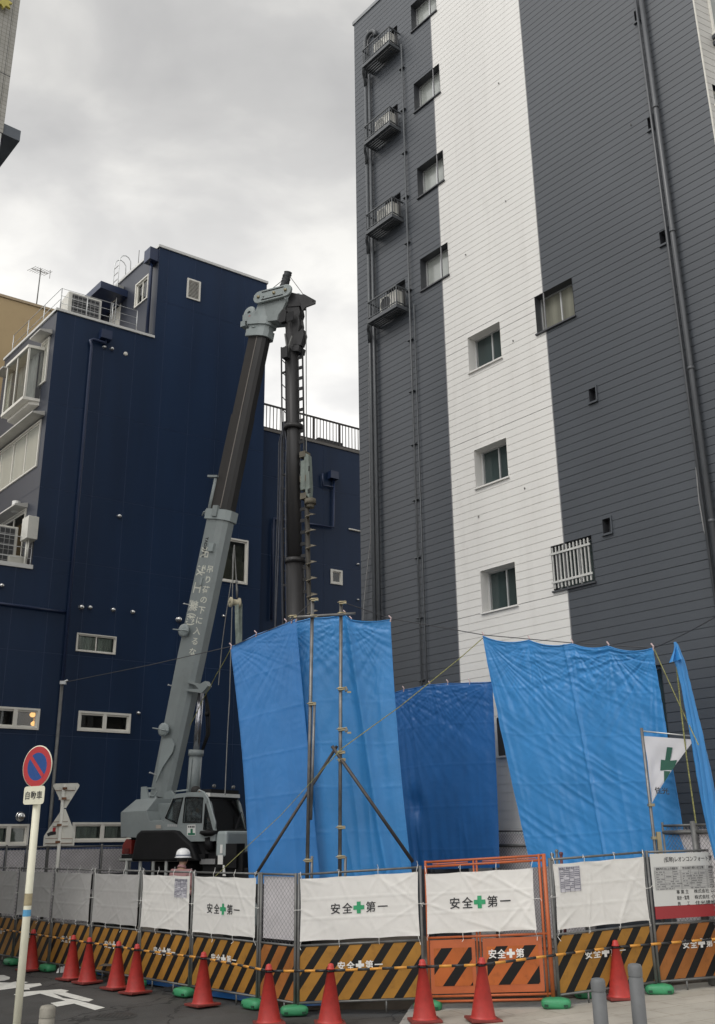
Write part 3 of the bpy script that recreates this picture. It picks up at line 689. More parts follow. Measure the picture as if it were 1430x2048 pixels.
ld.build('roof_ladder', M_alu, nb)
lr = MB(); a = Wu.px(247,540)[0]; lr.tube([Wu.P(a,BT,-0.6),Wu.P(a,BT+1.55,-0.6)], 0.014, 5); lr.build('lightning_rod', M_galv, nb)
# roof terrace railing
rr = MB(); zt = BH+0.09
for k,(x0,x1) in enumerate(((0.15,UT-0.35),)):
    n_ = 4
    for i in range(n_): u = 0.12+(UT-0.75)*i/(n_-1); rr.tube([B.P(u,zt,-0.12),B.P(u,zt+0.86,-0.12)], 0.017, 6)
    for z in (0.3,0.58,0.86): rr.tube([B.P(0.12,zt+z,-0.12),B.P(UT-0.63,zt+z,-0.12)], 0.011, 6)
for i in range(4): u = 0.1+(FU-0.4)*i/3; rr.tube([BF.P(u,zt,-0.12),BF.P(u,zt+0.86,-0.12)], 0.017, 6)
for z in (0.45,0.86): rr.tube([BF.P(0.12,zt+z,-0.12),BF.P(FU-0.3,zt+z,-0.12)], 0.011, 6)
rr.build('roof_railing', M_alu, nb)
# bay window and canopies on the front
bw = MB(); a = [BF.px(*q,0.0) for q in ((24,728),(60,692))]
bu0 = BF.px(66,780,0.25)[0]; bu1 = BF.px(20,800,0.25)[0]
bz1 = BF.px(48,704,0.5)[1]; bz0 = BF.px(44,795,0.5)[1]
d_ = 0.5; ins = 0.32
prof = [(bu0,0.0),(bu0+ins*0.35,d_),(bu1-ins*0.35,d_),(bu1,0.0)]
def bayring(z0,z1,grow): 
    return bw.prism([BF.P(u+(grow if i > 1 else -grow), z0, dd+(grow if dd else 0)) for i,(u,dd) in enumerate(prof)], V((0,0,z1-z0)))
bayring(bz0-0.10, bz0, 0.03); bayring(bz1, bz1+0.10, 0.04); bw.prism([BF.P(u, bz0-0.22, dd*0.6) for u,dd in prof], V((0,0,0.12)))
for i,(u,dd) in enumerate(prof): bar(bw, BF, u-0.035, u+0.035, bz0, bz1, dd-0.06, dd)
bar(bw, BF, (bu0+bu1)/2-0.03, (bu0+bu1)/2+0.03, bz0, bz1, d_-0.05, d_)
bo = bw.build('bay_window', M_white, nb)
bg = MB()
for i in range(3):
    (ua,da),(ub,db) = prof[i],prof[i+1]; bg.face([BF.P(ua,bz0,da-0.02),BF.P(ub,bz0,db-0.02),BF.P(ub,bz1,db-0.02),BF.P(ua,bz1,da-0.02)])
bg.build('pane', M_gclr, bo)
bc = MB(); bc.grid(lambda s,t: BF.P(bu0+0.15+(bu1-bu0-0.3)*s, bz0+(bz1-bz0)*t, 0.12+0.03*math.sin(s*30)), 40, 1); bc.build('curtain', mat('pale_curtain',(0.5,0.49,0.46),0.9,var=0.1), bo)
for h,mu_ in ((fh2[0],()),(fh2[1],()),(fh2[2],(0.25,0.5,0.75))):
    window(BF, nb, h, 0.0, 0.045, M_white, mat('blind_backed_pane',(0.42,0.42,0.37),0.15,var=0.12,vscale=1.2,streak=True), trim=0.05, mull=mu_, sill=0.04, room=(mat('drawn_blind',(0.72,0.71,0.63),0.9,var=0.12,vscale=1.2), 0.05))
window(BF, nb, fh2[3], 0.02, 0.05, M_white, M_gdark, trim=0.05, mull=(0.33,0.66), sill=0, room=(M_void, 0.5))
cy = MB()
for h,g_ in ((F1,0.12),(F2,0.12),(F3,0.18),(F4,0.1)):
    z = h[3]+0.06
    cy.prism([BF.P(h[0]-g_,z,0.0),BF.P(h[0]-g_,z+0.16,0.0),BF.P(h[0]-g_,z+0.05,0.42),BF.P(h[0]-g_,z,0.42)], BF.e*(h[1]-h[0]+2*g_))
cy.build('window_canopy', mat('white_canopy',(0.50,0.49,0.46),0.5,var=0.08), nb)
# terrace on the forward block: white edge, thin rails, an outdoor unit, a cabinet on the front wall
lg = MB(); bar(lg, B, BU-0.05, 0.03, LZ, LZ+0.13, -0.3, 0.05); lo = lg.build('terrace_coping', M_cop, nb)
tf = MB(); tf.face([B.P(BU,LZ-0.05,0),B.P(0,LZ-0.05,0),B.P(0,LZ-0.05,-FU),B.P(BU,LZ-0.05,-FU)]); tf.face([B.P(BU,0,0),B.P(BU,LZ,0),B.P(BU,LZ,-FU),B.P(BU,0,-FU)]); tf.build('terrace', M_nav, nb)
rl = MB()
for z in (0.36,0.68,1.0): rl.tube([B.P(BU,LZ+z,-0.12),B.P(0.0,LZ+z,-0.12)], 0.013, 5)
for u in (-0.02,-1.1,-2.2,-3.3): rl.tube([B.P(u,LZ+0.1,-0.12),B.P(u,LZ+1.0,-0.12)], 0.013, 5)
rl.build('railing', M_alu, lo)
da = -0.45; ua1 = B.px(34,1090,da)[0]; zt_ = B.px(15,1051,da)[1]
ac = thing('air_conditioner', 'large outdoor air conditioner with a wire grille on the low navy terrace', 'air conditioner', tuple(B.P(ua1-0.8,LZ,da)))
c_ = MB(); bar(c_, B, ua1-1.7, ua1, LZ+0.02, zt_, da-0.42, da); c_.build('casing', M_ac, ac, bevel=0.02)
gg = MB(); bar(gg, B, ua1-1.6, ua1-0.1, LZ+0.12, zt_-0.06, da+0.002, da+0.008); gg.build('front_grille', M_dark, ac)
wi = MB()
for k in range(8): z = LZ+0.14+(zt_-LZ-0.22)*k/7; bar(wi, B, ua1-1.6, ua1-0.1, z-0.007, z+0.007, da+0.01, da+0.018)
for k in range(11): u = ua1-1.6+1.5*k/10; bar(wi, B, u-0.007, u+0.007, LZ+0.12, zt_-0.06, da+0.019, da+0.026)
wi.build('wire_guard', mat('grey_wire',(0.3,0.3,0.3),0.5), ac)
a = BF.px(54,1058,0.25); cbx = MB(); bar(cbx, BF, a[0]-0.28, a[0]+0.22, a[1]-0.36, a[1]+0.36, 0.01, 0.34); cbx.build('cable_cabinet', M_ac, nb, bevel=0.01)
cpz = MB(); cpz.tube([BF.P(a[0],a[1]-0.36,0.2),BF.P(a[0],LZ,0.2)], 0.045, 8); cpz.tube([BF.P(a[0]-0.12,a[1]-0.36,0.2),BF.P(a[0]-0.12,LZ+0.3,0.2)], 0.02, 6); cpz.build('conduit', M_ac, nb)
bx_ = MB(); bar(bx_, B, -0.62, -0.12, LZ+0.131, LZ+0.42, -0.5, -0.2); bx_.build('pipe_cover', mat('ivory_cover',(0.5,0.49,0.44),0.6), nb)
wl = MB(); a = BF.px(33,1013,0.12); wl.lathe(BF.P(a[0],a[1]-0.2,0.14), [(0.0,0),(0.13,0.0),(0.13,0.36),(0.0,0.36)], 12); wl.build('wall_lamp', mat('opal_shade',(0.62,0.62,0.6),0.4), nb)
# outdoor unit and aerial on the terrace roof
tu = B.px(170,620,-0.9)[0]
ra = thing('air_conditioner', 'white outdoor air conditioner with a dark lattice grille behind the roof railing', 'air conditioner', tuple(B.P(tu,BH,-0.9)))
c_ = MB(); za, zb_ = BH+0.05, B.px(160,588,-0.7)[1]; ta = B.px(136,600,-0.7)[0]; tb = B.px(203,620,-0.7)[0]
bar(c_, B, ta, tb, za, zb_, -1.5, -0.7); c_.build('casing', M_ac, ra, bevel=0.03)
g_ = MB(); bar(g_, B, ta+0.14, tb-0.08, za+0.12, zb_-0.08, -0.698, -0.69); g_.build('grille', M_dark, ra)
wi = MB()
for k in range(7): u = ta+0.2+(tb-ta-0.3)*k/6; bar(wi, B, u-0.008,u+0.008, za+0.12, zb_-0.08, -0.688, -0.68)
for k in range(9): z = za+0.14+(zb_-za-0.26)*k/8; bar(wi, B, ta+0.14, tb-0.08, z-0.008, z+0.008, -0.679, -0.672)
wi.build('wire_guard', mat('grey_wire',(0.3,0.3,0.3),0.5), ra)

# lower wing of the navy block, set back a little, with a roof railing
C_ = Wall(tuple(B.P(UE,0,-0.45))[:2], 55.39, 1)
CZ = C_.px(625,880)[1]; CW = 8.0
lwn = thing('navy_rear_wing', 'lower navy wing with a barred roof railing between the crane and the grey building', 'building', tuple(C_.P(0,0,0)))
C7 = [C_.px(*q) for q in ((661,1138),(684,1140.5),(683,1171),(659.5,1167))]; C7 = (C7[0][0],C7[1][0],C7[3][1],C7[0][1]); c7 = shrink(C7,0.07)
panelled(C_, 0.0, CW, 0, CZ-0.1, [c7], [0.9,2.9,4.9,6.9], [CZ-1.9,CZ-4.9,CZ-7.9]).build('side_wall', M_nav, lwn)
b2 = MB(); wall_mesh(C_, 0.01, CW-0.01, 0, CZ-0.11, [c7], mb=b2, d=-0.008); b2.build('panel_joint', M_seam, lwn)
c2 = MB(); bar(c2, C_, 0, CW, CZ-0.1, CZ, -0.25, 0.04); c2.build('coping', mat('brown_coping',(0.14,0.13,0.12),0.5), lwn)
r2 = MB(); r2.face([C_.P(0,CZ-0.3,0),C_.P(CW,CZ-0.3,0),C_.P(CW,CZ-0.3,-8),C_.P(0,CZ-0.3,-8)]); r2.build('roof', M_nav, lwn)
window(C_, lwn, c7, 0.0, 0.04, M_white, M_gdark, trim=0.07, mull=(), sill=0, room=(M_void,0.4))
rr = MB(); zt = CZ
for k in range(5): u = 0.12+k*1.2; bar(rr, C_, u-0.035, u+0.035, zt, zt+1.02, -0.16, -0.09)
bar(rr, C_, 0.05, CW, zt+1.02, zt+1.075, -0.16, -0.09); bar(rr, C_, 0.05, CW, zt+0.08, zt+0.12, -0.145, -0.105)
for k in range(45):
    u = 0.12+k*0.15; bar(rr, C_, u-0.012, u+0.012, zt+0.12, zt+1.02, -0.14, -0.115)
rr.build('roof_railing', mat('brown_railing',(0.055,0.05,0.047),0.5,0.2), lwn)
ht = MB(); a = C_.px(648,885,-1.2); bar(ht, C_, a[0]-0.45, a[0]+0.7, a[1]-0.3, a[1]+0.02, -1.6, -0.9); ht.build('roof_hatch', M_dark, lwn)
p2 = MB()
def pl(pts, d=0.1): return [C_.P(*C_.px(x,y,d),d) for x,y in pts]
p2.tube(pl([(645,947),(646,971),(668,974)]), 0.04, 8); p2.tube(pl([(668,957),(667,1055),(612,1047)]), 0.05, 8); p2.tube(pl([(572,1040),(548,1037),(546,1060),(543,1240)]), 0.05, 8)
bar(p2, C_, *(lambda q: (q[0]-0.18,q[0]+0.18,q[1]-0.15,q[1]+0.15))(C_.px(663,953)), 0.0, 0.24)
p2.build('rain_pipe', M_navp, lwn)
for x,y,r in ((715,1129,0.06),(715,1200,0.05)): hood(C_,x,y,r,lwn)
wp = MB(); wp.tube(pl([(698,1058),(722,1063)],0.04), 0.035, 6); wp.build('white_pipe', M_white, lwn)

# lamps glowing behind the lit window
h = bh[2]
lampL = ['upper glowing orange globe lamp inside the lit lower window', 'lower glowing orange globe lamp inside the lit lower window']
for i,(x,y) in enumerate(((65.5,1429.5),(67.5,1447.5))):
    p = B.P(*B.px(x,y,-0.25),-0.25); l_ = MB(); l_.lathe(p-V((0,0,0.075)), [(0,0),(0.05,0.012),(0.085,0.05),(0.09,0.08),(0.07,0.12),(0.03,0.148),(0,0.15)], 14)
    l_.tube([p+V((0,0,0.07)), p+V((0,0,0.16))], 0.01, 5)
    tag(l_.build('globe_lamp', mat('lit_globe', (1.0,0.50,0.16), 0.5, emit=1.6), base=p), lampL[i], 'lamp', 'globe lamps in the lit window')

# ------------------------------------------------------------------ tan building and tiled tower at the left edge
T_ = Wall(tuple(at(60,606,40))[:2], 55.39, 1)
ta_ = T_.px(0,594); tb_ = T_.px(104,622); TZ = (ta_[1]+tb_[1])/2
tnb = thing('tan_building', 'tan rendered building rising behind the navy one', 'building', tuple(T_.P(0,0,0)))
w_ = MB(); wall_mesh(T_, ta_[0]-6, tb_[0]+3, 0, TZ, [], mb=w_); w_.face([T_.P(ta_[0]-6,TZ,0),T_.P(tb_[0]+3,TZ,0),T_.P(tb_[0]+3,TZ,-8),T_.P(ta_[0]-6,TZ,-8)])
w_.build('wall', mat('tan_render',(0.42,0.31,0.17),0.8,var=0.05,vscale=0.6,grime=0.1), tnb)
k_ = MB(); bar(k_, T_, ta_[0]-6, tb_[0]+3, TZ, TZ+0.12, -0.3, 0.06); bar(k_, T_, ta_[0]-6, tb_[0]+3, TZ-3.65, TZ-3.6, 0.0, 0.02); k_.build('coping', mat('tan_coping',(0.36,0.28,0.18),0.7), tnb)
an = thing('tv_antenna', 'thin television antenna on a mast above the tan roof', 'antenna', tuple(T_.P(T_.px(75,612)[0],TZ+0.12,-0.2)))
au_ = T_.px(75,612)[0]; az_ = T_.px(81,532)[1]
m_ = MB(); m_.tube([T_.P(au_,TZ+0.1,-0.2),T_.P(au_+0.02,az_,-0.2)], 0.028, 6); m_.build('mast', M_galv, an)
y_ = MB(); a = T_.P(au_-0.45,az_-0.32,0.1); b = T_.P(au_+0.4,az_-0.02,-0.4); y_.tube([a,b], 0.016, 5)
for k in range(8):
    p = a.lerp(b, k/7); q = T_.n*0.24+T_.e*0.12; y_.tube([p-q-V((0,0,0.02)),p+q+V((0,0,0.02))], 0.010, 5)
y_.tube([b+V((0,0,-0.22))+T_.e*0.1,b+V((0,0,0.22))+T_.e*0.1], 0.012, 5); y_.build('yagi_array', M_galv, an)

DT = 18.0
tp = at(25,120,DT); TW = Wall((tp.x,tp.y), 55.39-6, 1)
tw = thing('tiled_tower', 'pale tiled tower with a dark eave at the left edge', 'building', (tp.x,tp.y,0))
zt1 = at(37,0,DT).z+5; ze = at(10,243,DT).z
mt = mat('pale_mosaic_tile',(0.36,0.35,0.32),0.35,var=0.08)
t_ = mt.node_tree; uvn = t_.nodes.new('ShaderNodeTexCoord'); bk = t_.nodes.new('ShaderNodeTexBrick'); bk.offset = 0.0
bk.inputs['Scale'].default_value = 1.0; bk.inputs['Brick Width'].default_value = 0.10; bk.inputs['Row Height'].default_value = 0.10; bk.inputs['Mortar Size'].default_value = 0.006
bk.inputs['Color1'].default_value = (1,1,1,1); bk.inputs['Color2'].default_value = (0.9,0.9,0.88,1); bk.inputs['Mortar'].default_value = (0.55,0.54,0.5,1)
t_.links.new(uvn.outputs['UV'], bk.inputs['Vector']); mu_ = t_.nodes.new('ShaderNodeMix'); mu_.data_type = 'RGBA'; mu_.blend_type = 'MULTIPLY'; mu_.inputs[0].default_value = 1
old_ = t_.nodes['Principled BSDF'].inputs['Base Color'].links[0].from_socket; t_.links.new(old_, mu_.inputs[6]); t_.links.new(bk.outputs[0], mu_.inputs[7]); t_.links.new(mu_.outputs[2], t_.nodes['Principled BSDF'].inputs['Base Color'])
def uvq(mb, W, u0,u1,z0,z1,d): mb.face([W.P(u0,z0,d),W.P(u1,z0,d),W.P(u1,z1,d),W.P(u0,z1,d)], 0, [(u0,z0),(u1,z0),(u1,z1),(u0,z1)])
w_ = MB(); uvq(w_, TW, -24, -0.135, ze-0.3, zt1, 0); uvq(w_, TW, -0.125, 0, ze-0.3, zt1, 0)  # long run out of view added to shade the left end of the fence
w_.face([TW.P(0,ze-0.3,0),TW.P(0,ze-0.3,-6),TW.P(0,zt1,-6),TW.P(0,zt1,0)],0,[(0,ze),(6,ze),(6,zt1),(0,zt1)]); w_.build('tiled_wall', mt, tw)
w_ = MB(); bar(w_, TW, -0.136,-0.124, ze-0.3, zt1, -0.02, -0.006); bar(w_, TW, -24, 0.0, ze+1.15, ze+1.165, -0.02, 0.004); w_.build('tile_joint', M_dark, tw)
w_ = MB(); bar(w_, TW, -24, -0.02, 0, ze-0.3, -6, -0.02); w_.build('lower_wall', mat('white_render',(0.55,0.56,0.54),0.7), tw)
r_ = ray(42,262); pe = CO + r_*((ze-0.02-CAMH)/r_.z) - TW.o
ev = MB(); bar(ev, TW, -24, pe.dot(TW.e), ze-0.28, ze-0.02, -6, pe.dot(TW.n)); ev.build('eave', mat('slate_eave',(0.10,0.115,0.135),0.5), tw)
st = MB(); c = TW.P(*TW.px(4,3,0.08),0.08)
pts = []
for k in range(16):
    r = 0.21 if k % 2 == 0 else 0.13; a = 2*math.pi*k/16 + 0.2; pts.append(c + TW.e*r*math.cos(a) + V((0,0,r*math.sin(a))))
st.prism(pts, TW.n*0.06); st.build('star_sign', mat('yellow_star',(0.50,0.43,0.10),0.5), tw)
# ------------------------------------------------------------------ barricade line: posts fixed by their feet
PC = ground(592, 2031, 0.0)                              # the corner
def onray(x, y, hd):                                     # along the run leaving the corner at heading hd
    d = ray(x, y); e = V((math.sin(R_(hd)), math.cos(R_(hd))))
    M = Matrix(((d.x, -e.x), (d.y, -e.y))); t, u = M.inverted() @ V((PC.x, PC.y))
    return V((PC.x + e.x*u, PC.y + e.y*u, 0.0))
HL = -44.0
left_posts = [PC] + [onray(x, y, HL) for x, y in ((521,1748),(389,1746),(287,1743),(191,1741),(113,1737),(42,1737))]
left_posts.append(left_posts[-1] + (left_posts[-1]-left_posts[-2]))
right_posts = [PC, ground(853,2022), ground(1116,2017), ground(1318,1989)]
for p in right_posts: p.z = gz(p.x) if p is not PC else 0
right_posts.append(right_posts[-1] + (right_posts[-1]-right_posts[-2])); right_posts[-1].z = 0.27
soil = MB()
soil.grid(lambda a,b: V((-14+30*a, 12+26*b, SITE + 0.02*noise.noise(V((a*9,b*9,0))))), 30, 30) if False else None
def fence_y(x):                                          # depth of the barricade line at a given x
    ps = sorted(left_posts + right_posts[1:], key=lambda p: p.x)
    if x <= ps[0].x: return ps[0].y + (ps[0].x-x)*1.04
    for a,b in zip(ps, ps[1:]):
        if a.x <= x <= b.x: return a.y + (b.y-a.y)*(x-a.x)/(b.x-a.x)
    return ps[-1].y + (x-ps[-1].x)*0.3
def soil_pt(a,b):
    x = -14+26*a; y0 = fence_y(x)+0.45; y = y0 + (42-y0)*b*b
    return V((x, y, (SITE if b > 0 else -0.05) + 0.02*noise.noise(V((x*0.9,y*0.9,0)))*(b > 0)))
def soil_pt2(a,b): return soil_pt(a, 0 if b < 0.02 else (b-0.02)/0.98) if b < 0.02 else V((soil_pt(a,(b-0.02)/0.98).x, max(fence_y(-14+26*a)+0.5, soil_pt(a,(b-0.02)/0.98).y), SITE+0.02*noise.noise(V((a*20,b*20,0)))))
struct('site_ground', MB().grid(soil_pt2, 60, 40), M_soil)

M_fy = stripes('yellow_black_board', (0.34,0.165,0.03), (0.009,0.009,0.009), 0.305, 0.74, 0.42)
M_fo = stripes('orange_black_board', (0.31,0.115,0.03), (0.009,0.009,0.009), 0.32, 0.74, 0.42)
M_go = stripes('orange_gate_board', (0.43,0.115,0.03), (0.009,0.009,0.009), 0.37, 0.80, 0.42)
M_orange = mat('orange_steel', (0.43,0.105,0.032), 0.45, var=0.12, grime=0.35)
M_wt = mat('white_lettering', (0.72,0.71,0.68), 0.6, var=0.03)
M_bk = mat('black_lettering', (0.02,0.02,0.022), 0.6)
M_grn = mat('green_cross', (0.03,0.30,0.13), 0.6, var=0.05)
M_dgrn = mat('dark_green_cross', (0.01,0.075,0.05), 0.7, var=0.05)
M_sheet_shaded = mat('shaded_thin_vinyl_sheet', (0.50,0.49,0.475), 0.55, var=0.06, vscale=1.5, grime=0.2, trans=0.25)  # thinner sheet, with the shade over the left run put into its colour
M_sheet = mat('white_vinyl_sheet', (0.80,0.78,0.74), 0.48, var=0.05, vscale=1.5, grime=0.16, trans=0.16)
M_mesh = mat('mesh_wire', (0.22,0.21,0.22), 0.5, 0.5)
M_lilac = mat('lilac_mesh_sheet', (0.66,0.63,0.64), 0.8, var=0.1, vscale=4, trans=0.2)
ZT, ZM, ZBt = 1.78, 0.86, 0.15
class Pan:
    """upright panel between two ground points (feet may differ in height)"""
    def __init__(s, a, b):
        s.a = a; s.b = b; s.w = math.hypot(b.x-a.x, b.y-a.y); s.e = V((b.x-a.x, b.y-a.y, 0))/s.w; s.n = V((s.e.y, -s.e.x, 0))
    def P(s, u, z, d=0.0): return s.a.lerp(s.b, u/s.w)*1.0 + V((0,0,z)) + s.n*d
    def X(s): return (s.P(s.w,0)-s.P(0,0)).normalized()
def chain(mb, p, u0, u1, z0, z1, sp=0.08, r=0.0020, d=0.0):
    """chain-link wires as two families of crossing zigzags"""
    W_, Hh = u1-u0, z1-z0
    for sgn in (1,-1):
        c = -Hh if sgn > 0 else 0
        while c < W_ + (0 if sgn > 0 else Hh):
            # line u = c + sgn*t, z = t
            t0 = max(0, (-c) if sgn > 0 else c - W_); t1 = min(Hh, (W_-c) if sgn > 0 else c)
            if t1 - t0 > 0.02: mb.tube([p.P(u0+c+sgn*t0, z0+t0, d+0.003*sgn), p.P(u0+c+sgn*t1, z0+t1, d+0.003*sgn)], r, 3, cap=False)
            c += sp
def barricade(p, label, board=M_fy, letters=True, mesh=False, rail=M_galv, post_r=0.021, group='steel barricade panels round the site'):
    t = thing('barricade', label, 'barricade', tuple(p.a), group)
    f = MB(); g = 0.028
    for u in (g, p.w-g): f.tube([p.P(u,0.04), p.P(u,ZT+0.02)], post_r, 8)
    for z in (ZT, ZM, ZBt): f.tube([p.P(g,z), p.P(p.w-g,z)], 0.015, 8)
    for q in (0.3,0.7): f.tube([p.P(p.w*q,0.0), p.P(p.w*q,ZBt)], 0.013, 6)
    f.build('frame', rail, t)
    b = MB(); u0,u1,z0,z1 = g+0.02, p.w-g-0.02, ZBt+0.02, ZM-0.02
    b.face([p.P(u0,z0),p.P(u1,z0),p.P(u1,z1),p.P(u0,z1)], 0, [(u0,z0),(u1,z0),(u1,z1),(u0,z1)])
    b.face([p.P(u0,z0,-0.012),p.P(u0,z1,-0.012),p.P(u1,z1,-0.012),p.P(u1,z0,-0.012)], 0, [(u0,z0),(u0,z1),(u1,z1),(u1,z0)])
    bo = b.build('board', board, t)
    if letters:
        l_ = MB(); k = 0.115; X = p.X(); Z = V((0,0,1)); zc = 0.585 if letters is True else letters; c = p.P(p.w*0.5, zc, 0.004)
        for ch, q in (('安',-2.2),('全',-1.1),('第',1.1),('一',2.2)): put_text(l_, ch, c + X*(q*k*1.02), X, Z, k, bold=0.02)
        put_cross(l_, c, X, Z, k*1.0, k*0.34); l_.build('lettering', M_wt, bo)
    if mesh:
        m = MB(); chain(m, p, g+0.02, p.w-g-0.02, ZM+0.01, ZT-0.01); m.build('wire_mesh', M_mesh, t)
        s = MB(); s.face([p.P(g+0.02,ZM+0.06,-0.03),p.P(p.w-g-0.02,ZM+0.06,-0.03),p.P(p.w-g-0.02,ZT-0.03,-0.03),p.P(g+0.02,ZT-0.03,-0.03)]); s.build('backing_sheet', M_lilac, t)
    return t
LP = [Pan(left_posts[i+1], left_posts[i]) for i in range(7)]      # a is the far end: left in the picture
RP = [Pan(right_posts[i], right_posts[i+1]) for i in range(4)]
barricade(LP[0], 'narrow barricade panel showing bare chain-link mesh at the fence corner', M_fo, False, True)
LBL = ['striped barricade panel under the smaller safety-first banner', 'striped barricade panel under the white sheet that carries a paper notice near the worker',
       'striped barricade panel directly left of the one below the paper notice', 'striped barricade panel in front of the back-turned traffic sign',
       'striped barricade panel crossed by the no-parking sign pole', 'striped barricade panel furthest down the lane at the left edge']
for i in range(1,7): barricade(LP[i], LBL[i-1], M_fy if i < 4 else mat('worn_'+'board',(0.1,0.1,0.1)) if False else M_fy)
barricade(RP[0], 'striped barricade panel under the large safety-first banner right of the mesh panel', M_fy)
barricade(RP[2], 'striped barricade panel right of the orange gate, under the blank white sheet with a notice', M_fy)
barricade(RP[3], 'orange and black striped barricade panel under the site notice board', M_fo)
# the orange gate: two leaves in one frame
p = RP[1]; gt = thing('site_gate', 'orange steel site gate with two leaves and a safety-first banner', 'gate', tuple(p.a))
f = MB()
for u,r in ((0.05,0.018),(p.w-0.05,0.028),(p.w-0.115,0.018)): f.tube([p.P(u,0.08),p.P(u,ZT+0.08)], r, 8)
for z in (ZT+0.06, ZT-0.0, 0.88, 0.17, 0.11): f.tube([p.P(0.05,z),p.P(p.w-0.05,z)], 0.016, 8)
um = p.w*0.43
for du in (-0.022,0.022): f.tube([p.P(um+du,0.11),p.P(um+du,ZT+0.06)], 0.014, 6)
for k in range(2):
    a,b = (0.05,um) if k == 0 else (um,p.w-0.05); f.tube([p.P(a+0.1,ZT+0.03),p.P(b-0.1,ZT+0.03)], 0.008, 5)
    for q in (0.25,0.6): f.tube([p.P(a+(b-a)*q,ZT),p.P(a+(b-a)*q,ZT+0.06)], 0.008, 5)
f.build('frame', M_orange, gt)
b = MB()
for u0,u1 in ((0.075,um-0.05),(um+0.05,p.w-0.15)):
    z0,z1 = 0.2,0.85
    b.face([p.P(u0,z0),p.P(u1,z0),p.P(u1,z1),p.P(u0,z1)], 1)
    b.face([p.P(u0,z0,-0.014),p.P(u0,z1,-0.014),p.P(u1,z1,-0.014),p.P(u1,z0,-0.014)], 1)
    i0,i1,j0,j1 = u0+0.05,u1-0.05,z0+0.09,z1-0.1
    b.face([p.P(i0,j0,0.004),p.P(i1,j0,0.004),p.P(i1,j1,0.004),p.P(i0,j1,0.004)], 0, [(i0,j0),(i1,j0),(i1,j1),(i0,j1)])
bo = b.build('board', [M_go, M_orange], gt)
l_ = MB(); X = p.X(); c = p.P(um+0.36, 0.66, 0.008)
for ch,q in (('安',-1.6),('全',-0.55),('第',1.55)): put_text(l_, ch, c+X*(q*0.115), X, V((0,0,1)), 0.115, bold=0.02)
put_cross(l_, c+X*(0.5*0.115), X, V((0,0,1)), 0.11, 0.036); l_.build('lettering', M_wt, bo)

